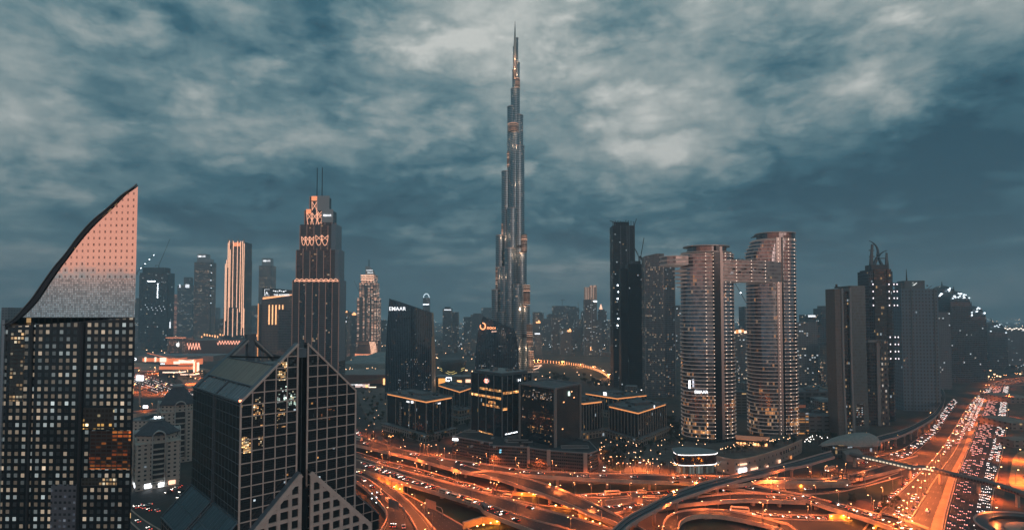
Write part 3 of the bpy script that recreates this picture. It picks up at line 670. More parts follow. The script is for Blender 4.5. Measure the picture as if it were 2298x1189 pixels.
        m.beam((xi, yp - .05, zq - .9), (xo, yp - .05, zo - .9), 1.0, 1.9)
        m.build('stone_grid', fr, e)
        m = MB(); m.face([(xi, yp - .4, zq), (xo, yp - .4, zo), (xo, 0, zo), (xi, 0, zq)][::-s]); m.face([(xo, yp, 0), (xo, 0, 0), (xo, 0, zo), (xo, yp, zo)][::s]); m.build('entrance_roof', bl, e)
    m = MB(); m.box((xm, -1, 34), (2 * sw - .6, 5, 68)); m.build('entrance_slot', dk, e)
    # lower glazed wings with sloping roofs on both flanks
    zt = 59.0; d = 13.0
    wf = facade('wing_front', (.46, .36, .32), (.014, .018, .022), fh=4.85, bw=4.6, wx=.91, wy=.91, lit=.03, rough=.06)
    for side in (-1, 1):
        x0 = 0 if side < 0 else W
        for y0, y1 in ((0, ys - 1.3), (ys + 1.3, Lh)):
            xo = x0 + side * d; m = MB()
            f = [(x0, y0, zt), (x0, y1, zt), (xo, y1, zt - d), (xo, y0, zt - d)]
            m.face(f if side > 0 else f[::-1], [(q[1], abs(q[0] - x0) * 1.41) for q in (f if side > 0 else f[::-1])], 0)
            m.build('wing_roof', facade('wing_roof', (.075, .125, .155), (.022, .050, .072), fh=9.2, bw=3.3, wx=.95, wy=.94, lit=0, rough=.25, spec=.5), e)
            m = MB(); ff = [(xo, y0, 0), (xo, y1, 0), (xo, y1, zt - d), (xo, y0, zt - d)]
            m.face(ff if side > 0 else ff[::-1], [(q[1], q[2]) for q in (ff if side > 0 else ff[::-1])])
            for yy, k in ((y0, 1), (y1, -1)):
                g_ = [(x0, yy, 0), (xo, yy, 0), (xo, yy, zt - d), (x0, yy, zt)]; m.face(g_[::side * k], [(abs(q[0] - x0), q[2]) for q in g_[::side * k]])
            m.build('wing_wall', wf, e)
            m = MB(); m.beam((x0, y0, zt + .2), (xo, y0, zt - d + .2), .6, .5); m.beam((x0, y1, zt + .2), (xo, y1, zt - d + .2), .6, .5); m.beam((xo, y0, zt - d + .2), (xo, y1, zt - d + .2), .6, .5); m.beam((x0 + side * .3, y0, zt + .2), (x0 + side * .3, y1, zt + .2), .6, .5)
            m.build('wing_frame', bl, e)
    spk = lambda n, w_, c_, l_, e_: facade(n, (.012, .015, .02), (.03, .03, .03), fh=.62, bw=.75, wx=.8, wy=.7, lit=l_, warm=w_, cool=c_, es=e_, rough=.06, cluster=.75)  # specks of sign reflections painted into the panes as glow
    for x0, z0, x1_, z1_, m_, lb in ((15.3, 106.5, 19.2, 113.5, spk('greenwhite_reflection', (.75, 1, .85), (.9, 1, 1), .85, 2.6), 'pane painted with a greenish white sign reflection'), (19.9, 104, 23.5, 112, spk('greenwhite_dim', (.75, 1, .85), (1, .9, .6), .4, 2), None),
                                 (.9, 86.8, 4.6, 93.8, spk('amber_reflection', (1, .55, .22), (1, .8, .5), .5, 2.2), 'panes painted with warm sign reflections'), (5.4, 87, 9.4, 93.5, spk('amber_dim', (1, .5, .2), (1, .8, .5), .28, 2), None), (5.4, 97, 9.4, 109.8, spk('amber_dim', 0, 0, 0, 0), None),
                                 (15.3, 95, 19.2, 104, spk('amber_dim', 0, 0, 0, 0), None), (15.3, 116, 19.2, 124.3, spk('amber_reflection', 0, 0, 0, 0), None), (32, 96, 42, 102, spk('orange_faint', (1, .32, .12), (1, .4, .15), .14, 1.2), None)):
        m = MB(); m.face([(x0, -.04, z0), (x1_, -.04, z0), (x1_, -.04, z1_), (x0, -.04, z1_)]); o = m.build('lit_pane', m_, e)  # glowing panes stand for sign reflections, not lit rooms
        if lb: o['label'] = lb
    # sign on the left wing
    m = MB(); c = Vector((-d - .3, 3, 40)); 
    m.tube([(-d - .3, 1 + math.cos(a) * 2.0, 36 + math.sin(a) * 3.6) for a in [R(q) for q in range(60, 250, 15)]], [.1, .3, .5, .7, .8, .9, .9, .8, .7, .6, .4, .2, .1], 6)
    m.build('wing_sign', WGLOW, e)
    # red aircraft lamp on the eave corner
    m = MB(); m.box((0, 0, ze + .9), (.8, .8, .8)); m.build('warning_lamp', mat('red_lamp', (1, .2, .1), .4, emit=(1, .25, .12), es=4), e)
    # lamp cluster on the right flank
    m = MB()
    for i in range(5): m.beam((W + d, 8 + i, zt - d), (W + d + 2 + (i % 3), 6 + i * 1.5, zt - d + 4 + (i * 7) % 5), .14); m.box((W + d + 2 + (i % 3), 6 + i * 1.5, zt - d + 4 + (i * 7) % 5), (.24, .24, .24), mw=1)
    m.build('roof_lamps', [STEEL, WBULB], e)
gabled_tower()
# ================================================================ the middle distance
FG = dict(wall=(.06, .07, .08), glass=(.03, .04, .05))
def wins(mb, a, b, z0, z1, nx, nz, wx, wz, off=.06, mi=0):      # window panes as shallow boxes on a wall from a to b
    a, b = Vector((a[0], a[1], 0)), Vector((b[0], b[1], 0)); d = (b - a); n = Vector((d.y, -d.x, 0)).normalized(); rz = math.atan2(d.y, d.x)
    for i in range(nx):
        for k in range(nz):
            c = a + d * ((i + .5) / nx) + n * off; mb.box((c.x, c.y, z0 + (z1 - z0) * (k + .5) / nz), (wx, .12, wz), rz, mi)
# ---- domed cream apartment houses
BEIGE = mat('cream_render', (.56, .51, .45), .85, var=.15, vs=.15)
BEIGEF = facade('cream_windows', (.54, .49, .43), (.03, .04, .05), fh=3.5, bw=4.2, wx=.42, wy=.42, lit=.05, warm=(1, .6, .3), es=1.2, dirty=.12)
SLATE = mat('slate_roof', (.075, .085, .10), .8, var=.2, vs=.3)
def domed_flats(label, px, row, top, scale=1.0, rz=R(38), Y=None, shops=True):
    Y = Y or Yg(row); L = Loc('domed_apartment_house', label, 'apartment building', px, Y + 16 * scale, rz, 'domed cream apartment houses')
    s = scale; e = L.e; a = 15.5 * s; H_ = Zr(top, Y) ; h1 = H_ * .66
    body = rect(0, 0, 2 * a, 2 * a)
    m = MB(); m.prism(body, 0, h1, 0, 1); m.build('walls', [BEIGEF, ROOFL], e)
    for z, o in ((h1, .9), (h1 * .14, .4)): m = MB(); m.prism(rect(0, 0, 2 * a + 2 * o, 2 * a + 2 * o), z, z + .8, 0, 0, True, True); m.build('cornice', BEIGE, e)
    m = MB(); oc = ellipse(0, 0, a * 1.0, a * 1.0, 8, R(22.5)); m.prism(oc, h1 + .7, h1 + 6.5 * s, 0, 1); m.build('upper_storey', [BEIGEF, ROOFL], e)
    m = MB(); m.prism(ellipse(0, 0, a * 1.15, a * 1.15, 8, R(22.5)), h1 + 6.5 * s, h1 + 7.3 * s, 0, 0, True, True)
    ro = ellipse(0, 0, a * 1.12, a * 1.12, 8, R(22.5)); ri = ellipse(0, 0, a * .3, a * .3, 8, R(22.5)); z0, z1 = h1 + 7.3 * s, H_ - 2 * s
    for i in range(8):
        j = (i + 1) % 8; m.face([(*ro[i], z0), (*ro[j], z0), (*ri[j], z1), (*ri[i], z1)])
    m.build('roof', SLATE, e)
    m = MB(); m.prism(ellipse(0, 0, a * .34, a * .34, 16), z1 - .3, z1 + 1.4 * s, 0, 0); m.build('lantern', mat('lantern_grey', (.3, .35, .37), .5), e)
    if shops:
        for q in (-1, 1):
            m = MB(); m.box((q * 1.3, -q * 1.0, z1 + 2.1 * s), (1.5, 1.5, 1.2)); m.build('roof_lamp', WBULB, e)
    for k in range(4):                                      # balcony bays and the tall arches over them
        r_ = k * math.pi / 2; co, si = math.cos(r_), math.sin(r_)
        T = lambda x, y: (x * co - y * si, x * si + y * co)
        m = MB(); 
        for f in range(1, 9):
            z = h1 * f / 9
            m.prism([T(*q) for q in [(-4.2 * s, -a), (-4.2 * s, -a - 1.2 * s), (-2 * s, -a - 2.2 * s), (2 * s, -a - 2.2 * s), (4.2 * s, -a - 1.2 * s), (4.2 * s, -a)]], z - 1.0, z + .1, 0, 0, True, True)
        m.build('balconies', BEIGE, e)
        m = MB(); m.prism([T(*q) for q in [(-4 * s, -a - .1), (4 * s, -a - .1), (4 * s, -a - .02), (-4 * s, -a - .02)]], h1 * .1, h1 + .5, 0, 0); m.build('balcony_doors', mat('dark_opening', (.03, .035, .04), .4), e)
        m = MB(); pts = [(-4.6 * s, h1 * .1)] + [(-4.6 * s, h1 * .5), (-4.6 * s, h1 + 5.5 * s)] + [(4.6 * s * math.cos(t_), h1 + 5.5 * s + 4.6 * s * math.sin(t_)) for t_ in [math.pi * (1 - q / 10) for q in range(1, 10)]] + [(4.6 * s, h1 + 5.5 * s), (4.6 * s, h1 * .1)]
        m.tube([(*T(x, -a - 1.3 * s), z) for x, z in pts], .62 * s, 6); m.build('arch', mat('arch_white', (.50, .50, .48), .7), e)
        m = MB(); ap = [(4.3 * s * math.cos(t_), 4.3 * s * math.sin(t_)) for t_ in [math.pi * q / 10 for q in range(11)]]
        for (xa, za), (xb, zb) in zip(ap, ap[1:]):
            m.face([(*T(xa, -a - 1.2 * s), h1 + 5.5 * s + za), (*T(xb, -a - 1.2 * s), h1 + 5.5 * s + zb), (*T(xb * .5, -a * .35), h1 + 9.2 * s + zb * .5), (*T(xa * .5, -a * .35), h1 + 9.2 * s + za * .5)])
        m.build('arch_hood', mat('hood_white', (.42, .44, .44), .6), e)
    if shops:
        for x, y, w_, m_, nm in ((-a - .2, -6, 5, WGLOW, 'lit_shopfront'), (-a - .2, 7, 3, OGLOW, 'lit_shopfront'), (-7, -a - .3, 5, WGLOW, 'lit_shopfront'), (2, -a - 2.5, 4, WGLOW, 'lit_shopfront'), (10, -a - .3, 5, PGLOW, 'lit_shopfront')):
            m = MB(); m.box((x, y, 3.2), (.4 if abs(x) > a else w_, w_ if abs(x) > a else .4, 3.4)); m.build(nm, m_, e)
    return L
domed_flats('domed cream apartment house with lit shops at street level, left of the gabled tower', 356, 1098, 944, 1.0)
domed_flats('grey domed apartment house standing behind the one with lit shops', 402, 1040, 866, 1.0, shops=False)
# low cream wing left of them
def simple(name, label, cat, px0, px1, row, top, depth=None, rz=0.0, wm=None, rm=None, Y=None, group=None, base=0, extra=True):
    Y = Y or Yg(row); X0, X1 = Xr(px0, Y), Xr(px1, Y); z = Zr(top, Y); w_ = X1 - X0; d = depth or w_ * .8
    e = thing(name, label, cat, ((X0 + X1) / 2, Y + d / 2, 0), rz, group)
    m = MB(); m.prism(rect(0, 0, w_, d), base, z, 0, 1); m.build('walls', [wm, rm or ROOF], e)
    m = MB(); p_ = rect(0, 0, w_ + .3, d + .3); q_ = rect(0, 0, w_ - .6, d - .6)
    for i in range(4):
        j = (i + 1) % 4; m.face([(*p_[i], z), (*p_[j], z), (*p_[j], z + 1.1), (*p_[i], z + 1.1)]); m.face([(*p_[i], z + 1.1), (*p_[j], z + 1.1), (*q_[j], z + 1.1), (*q_[i], z + 1.1)]); m.face([(*q_[j], z), (*q_[i], z), (*q_[i], z + 1.1), (*q_[j], z + 1.1)])
    m.build('parapet', rm or ROOF, e)
    if extra:
        rn = random.Random(int(px0 * 7 + top)); 
        for _ in range(2):
            m = MB(); m.box((rn.uniform(-.25, .25) * w_, rn.uniform(-.25, .25) * d, z + 1.6), (w_ * rn.uniform(.15, .3), d * .25, 3.2)); m.build('roof_plant', ROOF, e)
    return e, w_, d, z
simple('apartment_house', 'low cream apartment house behind the glass sail tower', 'apartment building', 285, 338, 1030, 945, 30, 0, BEIGEF, ROOFL)
# ---- corner-on office blocks
def corner(name, label, l, f, r, row, cat='office building', group=None, zb=0.0):
    """roof corners in the photo (left, front, right) and the row of the front corner's foot"""
    Y = Yg(row, zb); zt = Zr(f[1], Y); Fp = P(f[0], f[1], Y); A = G(l[0], l[1], zt); B = G(r[0], r[1], zt)
    e = thing(name, label, cat, (Fp.x, Fp.y, 0), 0, group)
    a = Vector((A.x - Fp.x, A.y - Fp.y)); b = Vector((B.x - Fp.x, B.y - Fp.y))
    return e, a, b, zt
def quad(a, b, o=0.0, ta=0.0):
    """footprint: front corner, right, back, left, grown by o"""
    ua, ub = a.normalized(), b.normalized()
    return [tuple(-ua * o - ub * o), tuple(b + ub * o - ua * o), tuple(a + b + ua * o + ub * o), tuple(a + ua * o - ub * o)]
GLD = facade('dark_office_glass', (.02, .032, .042), (.012, .026, .038), fh=3.9, bw=1.5, wx=.93, wy=.88, lit=.012, warm=(1, .5, .15), es=1.6, rough=.05, wrough=.15, cluster=.8, spec=.9)
GLD2 = facade('office_glass_lit', (.025, .03, .036), (.014, .02, .026), fh=1.9, bw=1.3, wx=.9, wy=.55, lit=.035, warm=(1, .52, .22), cool=(1, .85, .7), coolp=.3, es=1.9, rough=.05, wrough=.12, cluster=.97, spec=.9)
STONE = mat('bank_stone', (.24, .235, .22), .75, var=.15, vs=.2)
STW = facade('podium_stone', (.30, .27, .23), (.03, .03, .03), fh=5.5, bw=5.0, wx=.5, wy=.62, lit=.16, warm=(1, .45, .12), es=1.4, dirty=.2)
def fins(e, a, b, z0, z1, nl, nr, w_=.9, d=.8, m=None, nm='stone_fin', skipl=(), skipr=()):
    for vec, n, other, skip in ((a, nl, b, skipl), (b, nr, a, skipr)):
        if not n: continue
        u = vec.normalized(); out = -other.normalized()
        for i in range(n + 1):
            if i in skip: continue
            c = vec * (i / n) + out * (d * .3); mb = MB(); mb.box((c.x, c.y, (z0 + z1) / 2), (w_, d, z1 - z0), math.atan2(u.y, u.x)); mb.build(nm, m or STONE, e)
def ring(e, a, b, z, h, o, m, nm, w_=.8):
    P0, P1 = quad(a, b, o), quad(a, b, o - w_); mb = MB()
    for i in range(4):
        j = (i + 1) % 4
        mb.face([(*P0[i], z), (*P0[j], z), (*P0[j], z + h), (*P0[i], z + h)]); mb.face([(*P0[i], z + h), (*P0[j], z + h), (*P1[j], z + h), (*P1[i], z + h)])
        mb.face([(*P1[j], z), (*P1[i], z), (*P1[i], z + h), (*P1[j], z + h)]); mb.face([(*P0[j], z), (*P0[i], z), (*P1[i], z), (*P1[j], z)])
    return mb.build(nm, m, e)
def crown_block(e, a, b, zt, glow=True, nl=7, nr=7, zp=9.0, skipl=(), skipr=(), gm=None):
    m = MB(); m.prism(quad(a, b, -1.0), zp, zt - 1, 0, 1); m.build('glass_walls', [gm or GLD, ROOF], e)
    fins(e, a, b, zp, zt - 3.4, nl, nr, skipl=skipl, skipr=skipr)
    if glow: ring(e, a, b, zt - 3.0, 1.5, -.55, YGLOW, 'lit_cove', .3)
    m = MB(); m.prism(quad(a, b, 1.6), zt - 1.0, zt, 0, 1, True, True); m.build('roof_slab', [STONE, ROOF], e)
    ring(e, a, b, zt, .9, -2.5, ROOF, 'parapet')
    m = MB(); c = (a + b) * .5; m.box((c.x, c.y, zt + 1.4), (a.length * .35, b.length * .3, 2.8), math.atan2(a.y, a.x)); m.build('roof_plant', ROOF, e)
    rq = random.Random(int(zt * 10 + a.length))
    for k in range(7): q = a * rq.uniform(.12, .88) + b * rq.uniform(.12, .88); m = MB(); m.box((q.x, q.y, zt + .9), (rq.uniform(1.5, 4), rq.uniform(1.5, 3), 1.8), math.atan2(a.y, a.x)); m.build('air_unit', ROOFL if k % 2 else DARK, e)
    m = MB(); m.prism(quad(a, b, 5.0), 0, zp - 1.2, 0, 1); m.build('podium', [STW, ROOFL], e)
    ring(e, a, b, zp - 1.4, .7, 5.4, STONE, 'podium_cornice')
e, a, b, zt = corner('bank_block', 'low bank block with amber lit eaves and a round white emblem', (868, 880), (957, 898), (1015, 888), 990)
crown_block(e, a, b, zt, nl=4, nr=4, skipl=(2,))
for f in (.38, .60):       # two stone strips punched with square windows
    c = a * (1 - f) ; m = MB(); m.box((c.x - .3, c.y - .8, 24), (2.8, 1.2, 29), math.atan2(-a.y, -a.x)); m.build('window_strip', facade('square_strip', (.24, .235, .22), (.02, .025, .03), fh=3.0, bw=2.8, wx=.5, wy=.5, lit=.1), e)
u = -a.normalized(); rza = math.atan2(u.y, u.x); rzb = math.atan2(b.y, b.x)
def sign_on(e, c, z, rz, body, size, m=SIGNW, out=1.3, nm='sign_text', ext=.15, dz=0):
    n = Vector((math.sin(rz), -math.cos(rz), 0)); return text(body, size, m, e, wallM(Vector((c.x, c.y, z)) + n * out, rz), ext, nm)
sign_on(e, a * .42, zt - 6.6, rza, 'ADIB', 2.9); sign_on(e, b * .45, zt - 6.4, rzb, 'ADIB', 2.2)
m = MB(); m.tube([Vector((a.x * .33, a.y * .33, zt - 5)) + Vector((0, -1.5, 0)), Vector((a.x * .33, a.y * .33, zt - 5)) + Vector((0, -1.8, 0))], 1.6, 14); m.build('round_emblem', SIGNW, e)
# hexagon logo block
e, a, b, zt = corner('bank_tower', 'dark glass bank tower with a glowing hexagon logo and amber lit floor bands', (1057.7, 835), (1127, 843.6), (1193, 836.5), 981, zb=18.0)
m = MB(); m.prism(quad(a, b, 0), 0, zt, 0, 1); m.build('glass_walls', [GLD, ROOF], e)
m = MB(); m.prism(quad(a * .86, b * .86, 0), 0, 2.0, 0, 1, True); o = m.build('roof_slab', [mat('slate_slab', (.10, .13, .15), .8), mat('slab_top', (.24, .27, .28), .8, var=.15)], e); o.location = ((a + b).x * .07, (a + b).y * .07, zt + .6)
for q, w_ in (((a * .55 + b * .30), (7, 6, 3.5)), ((a * .3 + b * .55), (6, 5, 2)), ((a * .25 + b * .75), (5, 5, 1.6))):
    m = MB(); m.box((q.x, q.y, zt + 2.6 + w_[2] / 2), w_, rz=.6); m.build('roof_plant', ROOF, e)
fins(e, a, b, 0, zt - .5, 4, 6, .8, .7, mat('blue_grey_fin', (.22, .25, .27), .5, .3), skipr=(3,))
u = -a.normalized(); rza = math.atan2(u.y, u.x); rzb = math.atan2(b.y, b.x)
def band(e, a, b, f0, f1, z0, z1, m, nm, face='l', out=.12):
    v = a if face == 'l' else b; o = -(b if face == 'l' else a).normalized() * out
    p, q = v * f0 + o, v * f1 + o; mb = MB(); pts = [(p.x, p.y, z0), (q.x, q.y, z0), (q.x, q.y, z1), (p.x, p.y, z1)]
    L_ = (q - p).length; uvs = [(0, z0), (L_, z0), (L_, z1), (0, z1)]
    mb.face(pts, uvs) if face == 'r' else mb.face([pts[1], pts[0], pts[3], pts[2]], [uvs[1], uvs[0], uvs[3], uvs[2]])
    return mb.build(nm, m, e)
AMB = facade('amber_floor', (.05, .03, .02), (.1, .06, .03), fh=2.1, bw=2.6, wx=.86, wy=.9, lit=.97, warm=(1, .40, .12), cool=(1, .52, .2), coolp=.4, es=1.5, cluster=.1)
for f0, f1, zy, fc in ((.0, .72, 871, 'l'), (.03, 1.0, 887.5, 'l'), (.06, .62, 907, 'l'), (.28, .78, 972, 'l'), (.02, .72, 876, 'r'), (.0, .16, 911, 'r'), (.2, .42, 899, 'l')):
    zc_ = Zr(zy + 4, 590); band(e, a, b, f0, f1, zc_ - 1.3, zc_ + 1.2, AMB, 'lit_floor', fc)
band(e, a, b, .1, .5, 20, 21, WGLOW, 'lit_floor', 'r')
def hexagon(mb, s, m0, m1):
    mb.face([(s * x, 0, s * y) for x, y in ((-1.5, 0), (-.75, -.85), (.75, -.85), (1.5, 0), (.75, .85), (-.75, .85))], None, 0)
    for sx_ in (-1, 1): mb.face([(s * x * sx_, -.12, s * y) for x, y in ((1.5, 0), (.75, -.85), (0, 0), (.75, .85))][::sx_], None, 1)
    for sx_ in (-1, 1): mb.face([(s * x, -.14, s * y * sx_) for x, y in ((-.42, .85), (0, .22), (.42, .85))], None, 1)
m = MB(); hexagon(m, 2.6, 0, 1); c = a * .48; n = -b.normalized(); o = m.build('hexagon_logo', [SIGNW, mat('logo_red', (1, .3, .2), .5, emit=(1, .22, .14), es=1.7)], e); o.location = (c.x + n.x, c.y + n.y, zt - 7); o.rotation_euler[2] = rza
m = MB(); n = -a.normalized(); c = b * .55 + n * 1.0
for sx_ in (-1, 1): m.face([(sx_ * 1.6, 0, -1.4), (0, 0, 0), (sx_ * 1.6, 0, 1.4)][::sx_]); 
m.box((-1.7, 0, 0), (.5, .2, 3)); m.box((1.7, 0, 0), (.5, .2, 3)); o = m.build('small_logo', SIGNW, e); o.location = (c.x, c.y, zt - 6); o.rotation_euler[2] = rzb
# block with finned right face
e, a, b, zt = corner('bank_tower', 'square dark glass block with scattered lights, right of the hexagon logo tower', (1167, 861.7), (1246, 873), (1301.5, 861.7), 1003, zb=18.0)
m = MB(); 
q = quad(a, b, 0); m.face([(*q[3], 0), (*q[0], 0), (*q[0], zt), (*q[3], zt)], [(0, 0), (a.length, 0), (a.length, zt), (0, zt)], 0)
m.face([(*q[0], 0), (*q[1], 0), (*q[1], zt), (*q[0], zt)], [(0, 0), (b.length, 0), (b.length, zt), (0, zt)], 1)
m.face([(*q[1], 0), (*q[2], 0), (*q[2], zt), (*q[1], zt)], None, 1); m.face([(*q[2], 0), (*q[3], 0), (*q[3], zt), (*q[2], zt)], None, 1); m.face([(*p, zt) for p in q], None, 2)
m.build('glass_walls', [GLD2, facade('finned_face', (.05, .062, .07), (.014, .02, .025), fh=60, bw=1.3, wx=.55, wy=1, lit=.0), ROOF], e)
fins(e, a, b, 0, zt, 1, 1, 1.8, 1.6, mat('edge_fin', (.27, .26, .25), .6), nm='edge_frame')
ring(e, a, b, zt - .2, 1.6, .9, mat('roof_edge', (.17, .2, .22), .5, .3), 'roof_frame', 1.4)
band(e, a, b, .1, .9, zt - 12, zt - 5, facade('lit_rooms', (.02, .025, .03), (.03, .03, .03), fh=1.5, bw=1.1, wx=.85, wy=.7, lit=.30, warm=(1, .6, .35), cool=(1, .9, .85), coolp=.4, es=1.6, cluster=.7), 'floor_glow')
band(e, a, b, .15, .7, 28, 33, facade('amber_rooms', (.02, .02, .02), (.03, .03, .03), fh=1.6, bw=1.2, wx=.85, wy=.6, lit=.28, warm=(1, .42, .12), cool=(1, .6, .25), es=1.4, cluster=.7), 'floor_glow')
band(e, a, b, .02, .75, 42, 49, facade('red_rooms', (.02, .02, .02), (.03, .03, .03), fh=1.6, bw=1.2, wx=.85, wy=.6, lit=.15, warm=(1, .30, .12), cool=(1, .6, .25), es=.8, cluster=.7), 'floor_glow')
for f, zy in ((.62, 885), (.72, 900), (.3, 905), (.25, 965)): band(e, a, b, f, f + .05, Zr(zy, 545), Zr(zy - 2.5, 545), OGLOW, 'lit_window', 'r')
n = -a.normalized(); c = b * .52 + n * .8; m = MB(); m.prism(ellipse(0, 0, .9, .5, 10), -2, 1.2, 0, 0); m.prism(ellipse(0, 0, .5, .4, 10), 1.2, 2.4, 0, 0); o = m.build('emblem', mat('emblem_green', (.7, 1, .8), .5, emit=(.75, 1, .85), es=1.5), e); o.location = (c.x, c.y, zt - 7)
# ---- car park podium under both
base = [(1015, 979), (1098, 993), (1098.5, 1000), (1180, 1004), (1228, 1011), (1322, 1018), (1341.6, 1011), (1322, 990), (1246, 972), (1075, 955)]
pz = 18.0; pts = [G(x, y, pz) for x, y in base]; O = pts[1]
e = thing('car_park_block', 'long dark car park block with pale piers beside the upper flyover', 'car park', (O.x, O.y, 0))
pl = [(p.x - O.x, p.y - O.y) for p in pts]
CP = facade('car_park_louvres', (.12, .085, .075), (.022, .022, .025), fh=3.0, bw=2.0, wx=.8, wy=.45, lit=.03, warm=(1, .45, .15), es=1.2, dirty=.2)
m = MB(); m.prism(pl, 0, pz, 0, 1); m.build('walls', [CP, mat('car_park_roof', (.045, .055, .06), .9, var=.4, vs=.1)], e)
m = MB(); 
for i in range(len(pl)):
    p, q = Vector(pl[i]), Vector(pl[(i + 1) % len(pl)]); m.beam((p.x, p.y, pz + .5), (q.x, q.y, pz + .5), .7, 1.0)
m.build('parapet', mat('pale_coping', (.26, .27, .27), .8), e)
PIER = mat('pinkish_pier', (.50, .36, .31), .8, var=.12)
for (px, py), w_ in (((1102, 994), 3.2), ((1171, 1001), 3.0), ((1186, 1004), 2.6), ((1231, 1011), 3.4), ((1313, 1018), 3.4)):
    p = G(px, py, pz); m = MB(); m.box((p.x - O.x, p.y - O.y - 1.0, pz / 2 + .6), (w_, 2.6, pz + 1.2)); m.build('pier', PIER, e)
rq = random.Random(8)
for k in range(16):
    p = G(rq.uniform(1040, 1320), rq.uniform(984, 1004), pz); m = MB(); m.box((p.x - O.x, p.y - O.y, pz + .9), (rq.uniform(2, 5), rq.uniform(1.5, 3), 1.8), rq.uniform(0, 1)); m.build('air_unit', ROOFL if k % 2 else DARK, e)
for (px, py), (w_, d_) in (((1165, 990), (26, 10)), ((1290, 1003), (26, 9)), ((1060, 968), (18, 8))):
    p = G(px, py, pz); m = MB(); 
    for k in (-1, 1): m.box((p.x - O.x, p.y - O.y + k * d_ / 2, pz + .5), (w_, .5, 1.0)); m.box((p.x - O.x + k * w_ / 2, p.y - O.y, pz + .5), (.5, d_, 1.0))
    m.build('roof_kerb', mat('pale_coping', 0), e)
L_ = lambda px, py, z: Vector((G(px, py, z).x - O.x, G(px, py, z).y - O.y, z))
text('STANDARD\nCHARTERED', 1.9, mat('cyan_sign', (.3, .8, 1), .5, emit=(.25, .75, 1), es=2.2), e, wallM(Vector((G(1133, 1000.5, pz).x - O.x, G(1133, 1000.5, pz).y - O.y - 1.5, 13.8)), R(-3)), .15)
m = MB(); p = G(1143, 1001, pz); m.prism(ellipse(p.x - O.x, p.y - O.y - 1.5, .9, .5, 8), 12, 16.5, 0, 0); m.build('emblem', WGLOW, e)
m = MB(); p = G(1022, 980.3, pz); m.box((p.x - O.x, p.y - O.y - .6, pz - 2.2), (6.5, .6, 2.2), R(-20)); m.build('lit_sign', WGLOW, e)
# ---- further bank blocks with lit eaves
e, a, b, zt = corner('office_block', 'narrow finned office block with amber eaves, right of the square glass block', (1262, 890), (1309, 902), (1352, 897), 984)
crown_block(e, a, b, zt, nl=5, nr=7)
e, a, b, zt = corner('office_block', 'broad finned office block with amber eaves left of the rounded twin towers', (1366, 908), (1432, 923), (1495, 903), 1000)
crown_block(e, a, b, zt, nl=9, nr=12)
n = -a.normalized(); c = b * .52; m = MB(); m.box((c.x + n.x * 1.6, c.y + n.y * 1.6, zt + .2), (2.6, .4, 3.2), math.atan2(b.y, b.x)); m.build('lit_sign', SIGNW, e)
e, a, b, zt = corner('office_block', 'long low office block with lit eaves behind the broad finned block', (1313, 880), (1385, 891), (1452, 884), 938)
crown_block(e, a, b, zt, nl=8, nr=9)
n = -b.normalized(); c = a * .35; m = MB(); m.box((c.x + n.x, c.y + n.y, zt + 2), (6, .6, 6), math.atan2(-a.y, -a.x)); m.build('lit_sign', SIGNW, e)
e, a, b, zt = corner('office_block', 'dark office block with amber eaves between the bank block and the hexagon tower', (985, 862), (1032, 876), (1062, 866), 945)
crown_block(e, a, b, zt, nl=4, nr=3)
e, a, b, zt = corner('office_block', 'small arched stone block with cafes lit amber below the dark office block', (1000, 912), (1030, 920), (1062, 914), 950)
crown_block(e, a, b, zt, glow=False, nl=3, nr=3, gm=STW)
